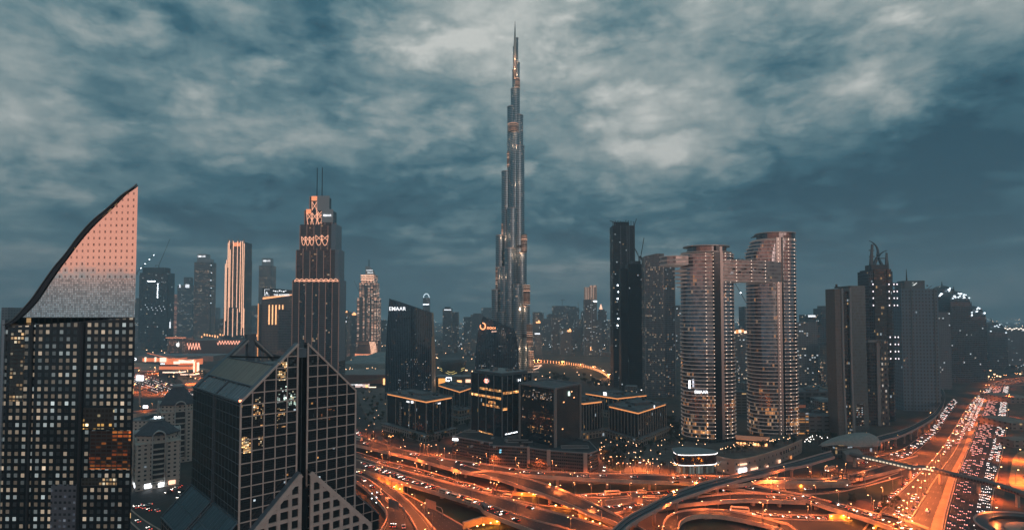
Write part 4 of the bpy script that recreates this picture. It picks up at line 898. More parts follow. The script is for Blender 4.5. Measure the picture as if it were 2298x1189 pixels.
# ---- curved ribbed towers (EMAAR sign / noon sign)
def ribbed(name, label, Y, left, right, topl, topr, nribs, depth, sgn, bulge=.35):
    """left/right: (px,row) outlines from top to foot"""
    L = Loc(name, label, 'office tower', (left[-1][0] + right[-1][0]) / 2, Y); e = L.e
    def edge_at(line, z):
        row = None; zs = [L.z(r_) for _, r_ in line]
        for (p0, r0), (p1, r1), z0, z1 in zip(line, line[1:], zs, zs[1:]):
            if z <= z0 + 1e-6 and z >= z1: return L.x(p0 + (p1 - p0) * (z0 - z) / (z0 - z1))
        return L.x(line[0][0]) if z > zs[0] else L.x(line[-1][0])
    zl, zr = L.z(topl), L.z(topr); nz = 14; nb = nribs
    m = MB(); rb = MB(); rows = []
    for k in range(nz + 1):
        row = []
        for i in range(nb + 1):
            f = i / nb; zt = zl + (zr - zl) * f ** .9; z = zt * k / nz
            xa, xb = edge_at(left, z), edge_at(right, z); x = xa + (xb - xa) * f
            y = -depth * bulge * math.sin(math.pi * f); row.append(Vector((x, y, z)))
        rows.append(row)
    for k in range(nz):
        for i in range(nb):
            q = [rows[k][i], rows[k][i + 1], rows[k + 1][i + 1], rows[k + 1][i]]; m.face(q, [(i * 3.0, q[0].z), (i * 3 + 3.0, q[1].z), (i * 3 + 3.0, q[2].z), (i * 3.0, q[3].z)], 0)
        for i, d_ in ((0, 0), (nb, 0)):
            p, q = rows[k][i], rows[k + 1][i]; p2, q2 = p + Vector((0, depth, 0)), q + Vector((0, depth, 0)); m.face([p, q, q2, p2] if i else [p, p2, q2, q], [(0, p.z), (0, q.z), (depth, q.z), (depth, p.z)], 1 if i else 0)
    for i in range(nb):
        p, q = rows[-1][i], rows[-1][i + 1]; m.face([p, q, q + Vector((0, depth, 0)), p + Vector((0, depth, 0))], None, 2)
    m.face([rows[0][0] + Vector((0, depth, 0)), rows[0][-1] + Vector((0, depth, 0)), rows[-1][-1] + Vector((0, depth, 0)), rows[-1][0] + Vector((0, depth, 0))], None, 0)
    m.build('curved_glazing', [facade('ribbed_glass', (.018, .045, .068), (.012, .034, .052), fh=3.9, bw=1.7, wx=.62, wy=.34, lit=.022, warm=(1, .6, .3), cool=(.9, .95, 1), coolp=.6, es=1.8, rough=.06, wrough=.1, low=.20, zl=85, cluster=.8, spec=1), mat('tan_edge', (.42, .33, .24), .45, .3), ROOF], e)
    for i in range(nb + 1):
        pts = [rows[k][i] + Vector((0, -.5, 0)) for k in range(nz + 1)]; pts[-1] = pts[-1] + Vector((0, 0, 1.2))
        for p, q in zip(pts, pts[1:]): rb.beam(p, q, .55, 1.1)
    rb.build('vertical_ribs', mat('rib_blue', (.05, .12, .175), .35, .4), e)
    m = MB(); 
    for i in range(nb): m.beam(rows[-1][i] + Vector((0, -.3, .6)), rows[-1][i + 1] + Vector((0, -.3, .6)), 1.0, 1.2)
    m.build('roof_edge', mat('rib_blue', 0), e)
    return L, rows, zl, zr
L, rows, zl, zr = ribbed('curved_office_tower', 'dark blue ribbed tower with slanted roof and big white letters near its top', 960, [(873.5, 671), (869, 735), (866, 800), (865, 905)], [(968, 703), (970, 750), (973, 800), (974, 905)], 671, 702, 26, 26, 1)
p = rows[-1][7]; text('EMAAR', 8.8, SIGNW, L.e, wallM((L.x(894.5), p.y - 4.5, L.z(696.5)), R(6)), .3, font_bold=.05)
m = MB(); m.box((L.x(971), 2, L.z(800) / 2), (3.4, 8, L.z(703) * .96)); m.build('tan_fin', mat('tan_edge', 0), L.e)
L, rows, zl, zr = ribbed('curved_office_tower', 'dark ribbed tower with a rounded shoulder and an orange ring sign', 1010, [(1084, 711), (1073, 745), (1067, 790), (1065, 880)], [(1152, 737), (1159, 755), (1163, 790), (1165, 880)], 710, 738, 24, 26, 1)
OR = mat('orange_sign', (1, .5, .3), .5, emit=(1, .34, .14), es=2.0)
text('noon', 8.8, OR, L.e, wallM((L.x(1104.5), -9.2, L.z(738)), R(4)), .3, font_bold=.05)
text('.com', 5, mat('pale_orange_sign', (1, .6, .5), .5, emit=(1, .6, .45), es=1.7), L.e, wallM((L.x(1109), -9.4, L.z(744.5)), R(4)), .3)
m = MB(); m.tube([(L.x(1084) + 4.6 * math.cos(t_), -8.2, L.z(731.5) + 5.6 * math.sin(t_)) for t_ in [R(q) for q in range(100, -165, -15)]], 1.0, 6); m.tube([(L.x(1084) + 4.6 * math.cos(t_), -8.2, L.z(731.5) + 5.6 * math.sin(t_)) for t_ in [R(q) for q in range(150, 215, 15)]], .9, 6); m.build('ring_logo', OR, L.e)
# ================================================================ the tallest tower
def plight(name, loc, power, col, parent=None, rad=.4, down=False):
    if name not in LD:
        d = bpy.data.lights.new(name, 'SPOT' if down else 'POINT')
        if down: d.spot_size = R(158); d.spot_blend = .55
        d.energy = power; d.color = col; d.shadow_soft_size = rad; LD[name] = d
    o = bpy.data.objects.new(name, LD[name]); COL.objects.link(o); o.location = loc
    if parent is not None: o.parent = parent
    return o
LD = {}
def burj():
    Y = 1342; L = Loc('spire_tower', 'tallest tower, a stepped silver spire rising high above everything else', 'skyscraper', 1155, Y); e = L.e
    m1 = facade('spire_glass', (.30, .39, .44), (.09, .14, .17), fh=4.4, bw=3.0, wx=.80, wy=.58, lit=.030, warm=(1, .66, .42), cool=(1, .85, .7), es=1.5, rough=.16, metal=.5, wrough=.35, wmetal=.75, cluster=.8, dirty=.12)
    mb_ = mat('mechanical_band', (.03, .035, .045), .5, .3)
    lobes = [(1103, 1124, 650, -4), (1112, 1134, 528, 2), (1125, 1147, 383, 8), (1138, 1160, 238.5, 4), (1146, 1167, 199, 2), (1149.5, 1162, 157, 0),
             (1180, 1194, 775, -30), (1168, 1188.5, 687, -24), (1158, 1182, 569.5, -16), (1152, 1177, 330, -8), (1153.5, 1174.5, 258.5, 2), (1144, 1167, 300, -6),
             (1156, 1166.6, 141, 1), (1158.5, 1163.2, 85.5, 1), (1151, 1157.5, 106, -1), (1122, 1142, 600, -18), (1138, 1162, 470, -16), (1132, 1156, 560, -26), (1150, 1172, 640, -34), (1118, 1138, 700, -24), (1196 - 12, 1196, 800, -36)]
    for k, (a, b, top, dy) in enumerate(lobes):
        xa, xb, zt = L.x(a, top), L.x(b, top), L.z(top); r = (xb - xa) / 2; c = (xa + xb) / 2
        m = MB(); m.prism(ellipse(c, dy + r * .6, r, r * 1.25, 20), 0, zt, 0, 1, smooth=False); m.build('wing', [m1, ROOFL], e)
        m = MB(); m.prism(ellipse(c, dy + r * .6, r + .5, r * 1.25 + .5, 20), zt - 1.2, zt + 1.0, 0, 0, True, True); m.build('setback_rim', mat('bright_rim', (.45, .42, .40), .4, .5), e)
        if k in (0, 1, 2, 3, 8, 9, 7, 6):
            for f in (.55,):
                m = MB(); m.prism(ellipse(c, dy + r * .6, r + .25, r * 1.25 + .25, 20), zt * f, zt * f + 7, 0, 0); m.build('mechanical_floor', mb_, e)
    m = MB(); m.tube([(L.x(1155.3, 150), -1, L.z(180)), (L.x(1155.3, 150), -1, L.z(130)), (L.x(1155.6, 100), -1, L.z(84)), (L.x(1155.8, 60), -1, L.z(48))], [5, 4.2, 2.6, .35], 10)
    m.build('spire', mat('spire_steel', (.62, .55, .48), .3, .6), e)
    m = MB(); m.box((L.x(1180), -42, 6), (60, 30, 12)); m.build('podium', mat('podium_grey', (.2, .2, .2), .7), e)
    # uplights standing on the setbacks
    for px, py, dy, pw in ((1170, 562, -26, 1), (1176, 682, -34, 1), (1187, 770, -44, 1), (1186, 800, -48, 1), (1128, 520, -14, .5), (1110, 610, -16, .5), (1154, 290, -22, .8), (1140, 318, -12, .5), (1156, 190, -12, .6), (1154, 150, -10, .6), (1156, 120, -9, .5), (1166, 400, -24, .6), (1160, 555, -42, .5)):
        nm = 'tier_uplight_%d' % int(pw * 10); plight(nm, (L.x(px, py), dy - 10, L.z(py) - 12), 14000 * pw, (1, .52, .30), e, 1.5)
    # glowing floor bands painted as uplight wash under some setbacks
    lf = facade('uplight_wash_tiers', (.10, .08, .07), (.10, .08, .07), fh=4.4, bw=60, wx=1.0, wy=.34, lit=1, warm=(1, .50, .32), cool=(1, .6, .42), es=.55, cluster=0, wrough=.4, wmetal=.4)
    for a, b, y0, y1, dy in ((1170, 1182.5, 528, 567, -16), (1174, 1188.8, 640, 684, -24), (1181, 1194.4, 727, 773, -30), (1185, 1196.4, 785, 822, -36), (1125, 1133, 500, 526, 8), (1112, 1121, 600, 648, 2), (1140, 1164, 280, 297, -6), (1137.6, 1147, 340, 375, 4), (1152, 1167, 176, 198, 2)):
        xa, xb = L.x(a, y0), L.x(b, y0); r = (xb - xa) / 2
        m = MB(); m.prism(ellipse((xa + xb) / 2, dy + r * .4, r + .3, r * 1.3 + .6, 16), L.z(y1), L.z(y0), 0, 0, False); m.build('floor_glow', lf, e)['label'] = 'floor bands painted with warm uplight wash'
burj()
# ================================================================ twin rounded towers joined by a sky bridge
def skyview():
    Y = 640; L = Loc('twin_tower', 'pair of rounded banded hotel towers joined by a high curved sky bridge', 'skyscraper', 1660, Y); e = L.e
    gw = facade('banded_glass', (.14, .13, .135), (.24, .235, .26), fh=4.33, bw=2.2, wx=.9, wy=.8, lit=.035, warm=(1, .42, .15), cool=(1, .62, .36), es=1.0, tilt=.012, rough=.12, metal=.85, wrough=.25, wmetal=.6, low=.75, zl=62, cluster=.7, spec=.9, dirty=.1)
    gd = facade('banded_dark', (.02, .02, .025), (.02, .025, .035), fh=4.33, bw=1.6, wx=.9, wy=.8, lit=.03, es=1, rough=.05, spec=1)
    rim = mat('slab_rim', (.62, .52, .47), .35, .3); lamp = mat('rim_lamp', (1, .8, .7), .5, emit=(1, .74, .58), es=2.4)
    rimb = mat('slab_rim_glow', (.66, .56, .51), .4, .1, emit=(1, .74, .64), es=.05)  # faint emission added so the slab rims read brighter
    def tower(pxl, pxr, top, dy, d, seams, prof, nm, pan, slot):
        YY = Y + dy + d * .45; lx = lambda p: Xr(p, YY) - L.X
        xa, xb = lx(pxl), lx(pxr); c, r = (xa + xb) / 2, (xb - xa) / 2; zt = Zr(top, YY)

        def bound(z):                    # the left edge steps out as the tower goes down
            px = pxl
            for zz, p_ in prof:
                if z > Zr(zz, YY): px = p_
            return lx(px)
        g = MB(); s = MB(); lp = MB(); z = 0; k = 0
        while z < zt - 1:
            z1 = min(z + 4.33, zt); xl = bound(z + 2); cc, rr = (xl + xb) / 2, (xb - xl) / 2
            g.prism(ellipse(cc, dy + d / 2, rr - .7, d / 2, 36, 0, 2.5), z, z1, 0, 1, True)
            e_ = 0.0
            s.prism(ellipse(cc, dy + d / 2, rr + .45, d / 2 + .9, 36, 0, 2.5), z1 - .42, z1 + .30, 0, 0, True, True)
            for sx in seams:
                x = Xr(sx, Y + dy + 4) - L.X; t_ = max(-1, min(1, (x - cc) / (rr + .45))); y = dy + d / 2 - (d / 2 + .95) * (1 - abs(t_) ** 2.5) ** .4
                lp.box((x, y - .1, z1), (.5, .4, .5))
            z = z1; k += 1
        o = g.build('glass_body', [gw, ROOF], e); o['label'] = nm; s.build('floor_slabs', rimb, e); lp.build('facade_lamps', lamp, e)
        for px0, px1, m_, out in pan:
            x0, x1 = Xr(px0, Y + dy) - L.X, Xr(px1, Y + dy) - L.X; q = MB(); q.box(((x0 + x1) / 2, dy + 1.6 - out, (zt + 1.5) / 2), (x1 - x0, 5.0, zt + 1.5)); q.build('vertical_blade', m_, e)
        return zt
    pink = mat('pale_blade', (.46, .38, .36), .3, .6); dk = mat('dark_blade', (.012, .02, .03), .12, .3)
    z1 = tower(1531, 1648, 572, 0, 40, (1583, 1600, 1628, 1641), (), 'left rounded tower body', ((1603, 1617, dk, 1.6), (1617, 1623, pink, 2.0)), None)
    z2 = tower(1681, 1787, 540, 24, 40, (1746, 1757, 1770, 1786), ((625, 1680), (573, 1681), (565, 1684), (558, 1689), (550, 1692), (542, 1696)), 'right rounded tower body', ((1745, 1756, pink, .2), (1757, 1760.5, dk, .6)), None)
    # crowns
    def disc(px0, px1, row0, row1, dy, d, m_, nm, lip=.8, p=2.3):
        YY = Y + dy + d * .45; xa, xb = Xr(px0, YY) - L.X, Xr(px1, YY) - L.X; m = MB(); m.prism(ellipse((xa + xb) / 2, dy + d / 2, (xb - xa) / 2, d / 2, 40, 0, p), Zr(row1, YY), Zr(row0, YY), 0, 0, True, True); m.build(nm, m_, e)
    crown = facade('crown_glass', (.16, .15, .15), (.16, .15, .16), fh=12, bw=7, wx=.96, wy=1, lit=0, rough=.12, metal=.8, wmetal=.6, dirty=.05)
    disc(1547, 1632, 555, 572, 2, 36, crown, 'crown_drum'); disc(1538.5, 1639.5, 553, 555, -1, 42, rim, 'crown_rim'); disc(1533, 1644, 567, 569, -2, 44, rim, 'crown_rim')
    disc(1706, 1787, 526, 541, 26, 36, crown, 'crown_drum'); disc(1702, 1788, 524, 526, 24, 40, rim, 'crown_rim'); disc(1696, 1788, 539, 541, 23, 42, rim, 'crown_rim')
    q = MB(); q.box((L.x(1612), 2, (L.z(553) + 1) / 2), (3.5, 7, L.z(553) + 1)); q.build('vertical_blade', dk, e)
    q = MB(); q.box((L.x(1619), 1.6, (L.z(553)) / 2), (3, 7, L.z(553))); q.build('vertical_blade', pink, e)
    # sky bridge with its overhanging bow on the left
    bg = facade('bridge_glass', (.50, .40, .37), (.36, .29, .28), fh=4.33, bw=3.6, wx=.95, wy=.6, lit=.02, es=1, rough=.3, metal=.7, wmetal=.4, wrough=.4, dirty=.08, tilt=.012)  # pink sky reflection tinted into the base colours
    def bridge(z0, z1, pts_f, pts_b, nm, m_):
        m = MB(); m.prism(pts_f + pts_b[::-1], z0, z1, 0, 0, True, True); return m.build(nm, m_, e)
    def curve(px0, px1, y0, y1, sag, n=12): return [(Xr(px0 + (px1 - px0) * i / n, Y + y0 + (y1 - y0) * i / n) - L.X, y0 + (y1 - y0) * i / n - sag * math.sin(math.pi * i / n)) for i in range(n + 1)]
    zb0, zb1 = L.z(630), L.z(584)
    bridge(zb0, zb1, curve(1622, 1760, -1, 24, 5), curve(1622, 1760, 26, 48, 2), 'sky_bridge', [bg])
    s = MB(); lp = MB(); n_ = 6
    for k in range(n_ + 1):
        z = zb0 + (zb1 - zb0) * k / n_; s.prism(curve(1620, 1750, -2, 22, 5.6) + curve(1620, 1750, 28, 50, 2)[::-1], z - .4, z + .35, 0, 0, True, True)
        for x, y in curve(1620, 1750, -2.3, 21.7, 5.6)[::3]: lp.box((x, y, z), (.45, .4, .45))
    s.build('bridge_slabs', rimb, e); lp.build('bridge_lamps', lamp, e)
    w_ = MB(); rn = random.Random(4)
    for k in range(7):
        x, y = curve(1650, 1725, .8, 15, 4.9, 7)[k]; w_.box((x, y - .8, zb0 + (zb1 - zb0) * (.42 if k % 2 else .58)), (2.6, .6, 1.8))
    w_.build('bridge_openings', mat('dark_opening2', (.015, .015, .02), .5), e)
    bow = [(L.x(1545), -3), (L.x(1515), -4), (L.x(1498), 0), (L.x(1490), 7), (L.x(1489), 13), (L.x(1494), 20), (L.x(1510), 27), (L.x(1545), 33)]
    m = MB(); m.prism([(x * .985 + L.x(1545) * .015, y) for x, y in bow][::-1][::-1], L.z(594), L.z(575), 0, 0, True, True); m.build('bow_deck', [bg], e)
    s = MB()
    for row in (594, 585, 575): s.prism([(x - .8, y * 1.06 - .5) for x, y in bow], L.z(row) - .35, L.z(row) + .45, 0, 0, True, True)
    s.build('bow_slabs', rimb, e)
    for k, row in enumerate((606, 615, 624, 633, 642)):      # shorter lobes under the bow
        m = MB(); x0 = L.x(1519 + k * 2.3); m.prism([(L.x(1545), 2), (x0 + 5, 2), (x0, 12), (x0 + 2, 24), (L.x(1545), 32)], L.z(row) - .3, L.z(row) + .5, 0, 0, True, True); m.build('balcony_lobe', rimb, e)
        m = MB(); x0 = L.x(1655 - k * 1.5); m.prism([(L.x(1640), 2), (x0 - 3, 5), (x0, 14), (x0 - 2, 24), (L.x(1640), 32)], L.z(row + 3) - .3, L.z(row + 3) + .5, 0, 0, True, True); m.build('balcony_lobe', rimb, e)
        m = MB(); x0 = Xr(1674 + k * 1.5, Y + 42) - L.X; xq = Xr(1692, Y + 42) - L.X; m.prism([(xq, 28), (x0 + 3, 30), (x0, 40), (x0 + 2, 50), (xq, 58)], Zr(row + 5, Y + 42) - .3, Zr(row + 5, Y + 42) + .5, 0, 0, True, True); m.build('balcony_lobe', rimb, e)
    m = MB(); m.prism([(L.x(1648), 6), (L.x(1714), 18), (L.x(1714), 36), (L.x(1648), 24)], zb1 + .4, zb1 + 1.2, 0, 0); 
    for k in range(14): m.box((L.x(1655 + k * 4), 12 + k * .9, zb1 + 1.6), (1.2, 1.2, 1.6 + (k * 5 % 3)))
    m.build('roof_terrace', mat('terrace_greys', (.22, .20, .19), .7), e)
    text('EMAAR', 4.8, SIGNW, e, wallM((L.x(1571), -1.6, L.z(882)), R(-3)), .3, font_bold=.05)
    m = MB(); m.box((L.x(1546), -.3, L.z(862)), (1.6, 1, 9)); m.build('lit_strip', WGLOW, e)
    m = MB(); m.prism(ellipse(L.x(1590), 20, 34, 27, 30), 0, L.z(985), 0, 1); m.build('podium', [facade('hotel_podium', (.05, .045, .04), (.03, .03, .03), fh=4, bw=4, wx=.8, wy=.5, lit=.25, es=1.2), mat('podium_planting', (.02, .03, .02), .9)], e)
    m = MB(); m.beam((L.x(1722), 40, L.z(524)), (L.x(1732), 36, L.z(518)), .8); m.beam((L.x(1726), 40, L.z(522)), (L.x(1742), 40, L.z(521)), 1.2); m.build('roof_crane', DARK, e)
skyview()
# ================================================================ generic high-rises
def tower(name, label, px0, px1, top, row, m_, depth=None, rz=0.0, cat='tower', group=None, Y=None, parts=(), roof=None, crown=0.0, podium=0):
    Y = Y or Yg(row); c = (px0 + px1) / 2; L = Loc(name, label, cat, c, Y, rz, group); w_ = abs(L.x(px1, top) - L.x(px0, top)); d = depth or w_
    if rz: w_ = w_ / (abs(math.cos(rz)) + abs(math.sin(rz)) * d / w_); d = min(d, w_ * 1.2)
    zt = L.z(top); m = MB(); m.prism(rect(0, d / 2, w_, d), 0, zt, 0, 1); m.build('facade', [m_, roof or ROOF], L.e)
    if crown: m = MB(); m.prism(rect(0, d / 2, w_ * .6, d * .6), zt, zt + crown, 0, 0); m.build('roof_plant', roof or ROOF, L.e)
    return L, w_, d, zt
DKF = facade('unfinished_face', (.028, .036, .042), (.012, .018, .022), fh=4.0, bw=3.2, wx=.7, wy=.6, lit=.006, warm=(.85, .95, 1), es=2, rough=.5, cluster=.8, low=.0, spec=.2)
DKF2 = facade('unfinished_face_lit', (.04, .055, .065), (.014, .02, .025), fh=4.0, bw=3.2, wx=.7, wy=.6, lit=.05, warm=(.8, .95, 1), cool=(1, .6, .3), coolp=.3, es=1.6, rough=.5, cluster=.7, spec=.2)
def crane(name, label, px, py0, Y, jib=(30, 12), mast=14, h0=None, lights=0):
    L = Loc(name, label, 'tower crane', px, Y, 0, 'tower cranes'); z0 = L.z(py0); L.e.location.z = z0
    m = MB(); m.beam((0, 0, -3), (0, 0, mast), 2.0); m.build('mast', DARK, L.e)
    m = MB(); m.beam((0, 0, mast), (jib[0], 0, mast + jib[1]), 1.1); m.beam((0, 0, mast + 5), (jib[0] * .6, 0, mast + jib[1] * .6 + .5), .4); m.build('jib', DARK, L.e)
    m = MB(); m.beam((0, 0, mast), (-jib[0] * .3, 0, mast), 1.5); m.box((-jib[0] * .3, 0, mast - 1), (3, 2, 3)); m.build('counterweight', DARK, L.e)
    for k in range(lights):
        m = MB(); f = (k + 1) / lights; m.box((jib[0] * f, -1, mast + jib[1] * f), (2.0, 2.0, 2.0)); m.build('jib_lamp', WBULB, L.e)
    return L
L, w_, d, zt = tower('unfinished_tower', 'tallest dark unfinished tower with cranes and scaffolds on top', 1377, 1424, 506, 868, DKF2, 34)
m = MB(); m.prism(rect(-w_ * .0, d / 2, w_ * .62, d * .7), zt, zt + 8, 0, 0); m.build('core', DKF, L.e)
for k in range(9):
    m = MB(); x = -w_ / 2 + w_ * k / 8; m.beam((x, 0, zt - 5), (x, 0, zt + 7 + (k * 7 % 4)), .7); m.box((x, 0, zt + 7 + (k * 7 % 4)), (2.5, 1, 1)); m.build('climbing_frame', DARK, L.e)
for dx in (-.12, .18, .28): m = MB(); m.box((w_ * dx, -.2, zt * .5), (1.5, .8, zt)); m.build('facade_rail', mat('rail_grey', (.10, .12, .14), .5), L.e)
m = MB(); m.box((w_ / 2 + 1.5, 2, zt * .5), (2, 2, zt)); m.build('hoist_mast', DARK, L.e)
for k, py in enumerate((640, 655, 670, 715, 730)): m = MB(); m.box((L.x(1386 + (k % 2) * 2, py), -1, L.z(py)), (2.2, 1, 2.2)); m.build('work_light', WBULB, L.e)
crane('tower_crane', 'small crane on the left corner of the tallest unfinished tower', 1380, 508, 1085, (-8, 3), 8)
crane('tower_crane', 'crane at the right corner of the tallest unfinished tower', 1424, 520, 1085, (6, 18), 8)
tower('unfinished_tower', 'lower dark block attached to the front of the tallest unfinished tower', 1394, 1420, 603, 874, DKF, 20, Y=1050)
tower('unfinished_tower', 'dark unfinished tower with white work lights behind the pale curved tower', 1412, 1449, 592, 880, DKF, 30, crown=6)
crane('tower_crane', 'crane leaning left above the unfinished towers', 1436, 590, 1040, (-14, 30), 10); crane('tower_crane', 'crane with long jib leaning over the unfinished towers', 1440, 580, 1030, (6, 34), 4)
def curved_slab():
    Y = 985; L = Loc('curved_residential_tower', 'tall grey curved tower full of small windows, left of the bridge towers', 'tower', 1484, Y); e = L.e
    fa = facade('ribbed_residential', (.17, .20, .22), (.05, .06, .07), fh=3.7, bw=2.4, wx=.55, wy=.62, lit=.13, warm=(1, .66, .40), cool=(1, .8, .6), es=1.1, rough=.2, wrough=.6, cluster=.6, dirty=.1)
    fb = facade('balcony_residential', (.15, .17, .19), (.03, .035, .04), fh=3.7, bw=3.4, wx=.62, wy=.6, lit=.08, warm=(1, .55, .28), es=1.2, wrough=.7, cluster=.5)
    n = 10; f = []; 
    for i in range(n + 1): t_ = i / n; f.append((L.x(1448) + (L.x(1490) - L.x(1448)) * t_, -6 * math.sin(math.pi * t_ * .6)))
    zt = L.z(571); m = MB(); poly = f + [(L.x(1490), 24), (L.x(1448), 24)]; tops = [zt - 3 + 4 * min(1, i / 6) for i in range(n + 1)] + [zt - 1, zt - 4]
    m.prism(poly, 0, tops, 0, 1); m.build('ribbed_half', [fa, ROOF], e)
    m = MB(); m.prism([(L.x(1490), -2), (L.x(1518), 8), (L.x(1518), 30), (L.x(1490), 24)], 0, L.z(588), 0, 1); m.build('balcony_half', [fb, ROOF], e)
    for px in (1448, 1487, 1489.5, 1518):
        m = MB(); x = L.x(px); m.box((x, -4 if px > 1470 and px < 1500 else (0 if px < 1460 else 8), zt * .49), (1.3, 2.0, zt * .98)); m.build('edge_fin', mat('edge_grey', (.24, .27, .29), .5), e)
curved_slab()
# ---- right-hand group
def folded():
    Y = 675; L = Loc('folded_office_tower', 'grey green slab tower with a dark glass slot and flared foot', 'tower', 1912, Y); e = L.e
    zt = L.z(648); zr = L.z(641); br = facade('brown_face', (.125, .13, .13), (.10, .09, .085), fh=4, bw=2, wx=.6, wy=.5, lit=.0, rough=.4, dirty=.1); gn = facade('green_grey_face', (.065, .125, .145), (.05, .095, .11), fh=3.6, bw=1.2, wx=.85, wy=.7, lit=.003, rough=.3, wrough=.5, cluster=.8)
    def slab(px0, px1, zt_, y0, m_, nm, bend=True, d=20):
        zs = [0, 30, 60, 110, zt_]; off = [1.8, .9, .3, 0, 0]; m = MB()
        for (za, oa), (zb, ob) in zip(zip(zs, off), zip(zs[1:], off[1:])):
            x0a, x1a, x0b, x1b = L.x(px0) + oa, L.x(px1) + oa, L.x(px0) + ob, L.x(px1) + ob
            for p in ([(x0a, y0, za), (x1a, y0, za), (x1b, y0, zb), (x0b, y0, zb)], [(x1a, y0, za), (x1a, y0 + d, za), (x1b, y0 + d, zb), (x1b, y0, zb)], [(x0a, y0 + d, za), (x0a, y0, za), (x0b, y0, zb), (x0b, y0 + d, zb)], [(x1a, y0 + d, za), (x0a, y0 + d, za), (x0b, y0 + d, zb), (x1b, y0 + d, zb)]): m.face(p)
        m.face([(x0b, y0, zt_), (x1b, y0, zt_), (x1b, y0 + d, zt_), (x0b, y0 + d, zt_)], None, 1); m.build(nm, [m_, ROOF], e)
    slab(1875, 1890, zt, 0, br, 'side_slab'); slab(1889, 1893, zt + .5, -1.2, mat('frame_grey', (.25, .27, .28), .6), 'frame'); slab(1893, 1907, zt - 3, 1.5, facade('slot_glass', (.012, .018, .022), (.01, .014, .018), fh=4, bw=2, lit=.03, es=1.6, rough=.06, low=.15, zl=50), 'glass_slot')
    slab(1907, 1911, zt + 1, -1.2, mat('frame_grey', 0), 'frame'); slab(1911, 1944, zr, .2, gn, 'front_slab', d=24)
    m = MB(); m.box((L.x(1926), -.2, L.z(930)), (9, .6, 26)); m.build('floor_glow', facade('white_lit', (.01, .012, .015), (.02, .02, .02), fh=2.6, bw=2.0, wx=.8, wy=.5, lit=.3, warm=(1, .8, .6), cool=(.8, .95, 1), coolp=.6, es=1.4), e)
    m = MB(); m.box((L.x(1890), 8, zt + 2), (5, 4, 2)); m.tube([(L.x(1888), 8, zt + 3), (L.x(1888), 8, zt + 6)], 1.2, 8); m.build('roof_plant', ROOF, e)
folded()
def horned():
    Y = 760; L = Loc('horned_tower', 'dark tower crowned by two curved horns', 'skyscraper', 1984, Y); e = L.e; zs = L.z(608)
    gl = facade('dark_navy_glass', (.014, .022, .03), (.010, .018, .026), fh=4, bw=2.2, wx=.9, wy=.8, lit=.012, es=1.4, rough=.08, cluster=.8); gy = facade('navy_side', (.05, .08, .105), (.02, .028, .035), fh=4, bw=2.5, wx=.6, wy=.5, lit=.02, es=1.2)
    x0, x1 = L.x(1956), L.x(2013)
    m = MB(); m.prism([(x0, 4), (x0 + 5, 0), (x1 - 9, 0), (x1, 6), (x1, 28), (x0, 28)], 0, zs, 0, 1); m.build('body', [gy, ROOF], e)
    m = MB(); m.prism([(L.x(1963), -1.0), (L.x(1996), -1.0), (L.x(1996), 1), (L.x(1963), 1)], L.z(760), L.z(604), 0, 0); m.build('glass_front', gl, e)
    m = MB(); m.prism([(L.x(1992), -2), (L.x(2001), -2), (L.x(2001), 2), (L.x(1992), 2)], 0, L.z(604), 0, 0); m.build('corner_shaft', gl, e)
    m = MB(); m.prism([(x0 + 2, 3), (x1 - 4, 3), (x1 - 4, 26), (x0 + 2, 26)], zs, zs + 2, 0, 0); m.prism([(x0 + 5, 5), (x1 - 7, 5), (x1 - 9, 22), (x0 + 7, 22)], zs + 2, zs + 9, 0, 0); m.build('shoulder', mat('shoulder_navy', (.05, .07, .085), .5), e)
    for px in (1958, 1994, 2005, 2012):                     # rounded balconies with lights
        for row in (640, 656, 671, 687) + ((758, 774, 790, 806) if px > 1990 else ()):
            m = MB(); m.prism(ellipse(L.x(px), 0, 2.7, 2.6, 12), L.z(row) - 1.2, L.z(row) + 3.2, 0, 0, True, True); m.build('balcony', mat('balcony_navy', (.10, .12, .14), .4), e)
            m = MB(); m.box((L.x(px) + .4, -2.7, L.z(row) + 1.2), (1.1, .4, 1.5)); m.build('balcony_lamp', mat('pinkish_lamp', (1, .9, .9), .5, emit=(.95, .85, .9), es=1.8), e)
    hm_ = mat('horn_metal', (.11, .14, .16), .45, .4)
    Z = L.z
    def horn(pts, rad, nm='horn'):
        m = MB(); m.tube([(L.x(px, py), 10, Z(py)) for px, py in spl2(pts, 14)], [rad * (1 - i / 13 * .85) for i in range(14)], 8); m.build(nm, hm_, e)
    horn([(1966, 606), (1975, 585), (1981, 567), (1978, 552), (1970, 543), (1961, 538)], 3.0); horn([(1998, 606), (1987, 588), (1983, 575), (1988, 567), (1996, 562), (2002, 560)], 2.6)
    horn([(1963, 606), (1964, 580), (1965, 560), (1966, 546)], 2.0, 'horn_stay'); horn([(2003, 608), (2003, 590), (2001, 574), (1999, 563)], 2.0, 'horn_stay')
    for pts in ([(1964, 606), (1965, 560), (1966, 546), (1970, 546), (1969, 575), (1970, 606)], [(1998, 606), (1998, 580), (1999, 566), (2002, 566), (2004, 606)]):
        m = MB(); A_, B_ = [Vector((L.x(a, b), 9, Z(b))) for a, b in pts], [Vector((L.x(a, b), 11, Z(b))) for a, b in pts]; m.face(A_); m.face(B_[::-1]); [m.face([A_[i], B_[i], B_[(i + 1) % len(A_)], A_[(i + 1) % len(A_)]]) for i in range(len(A_))]; m.build('horn_web', hm_, e)
    for a_, b_ in (((1965, 560), (1976, 560)), ((1965, 574), (1977, 574)), ((1989, 578), (2001, 578))): m = MB(); m.beam((L.x(a_[0]), 10, Z(a_[1])), (L.x(b_[0]), 10, Z(b_[1])), 1.2); m.build('horn_tie', hm_, e)
horned()
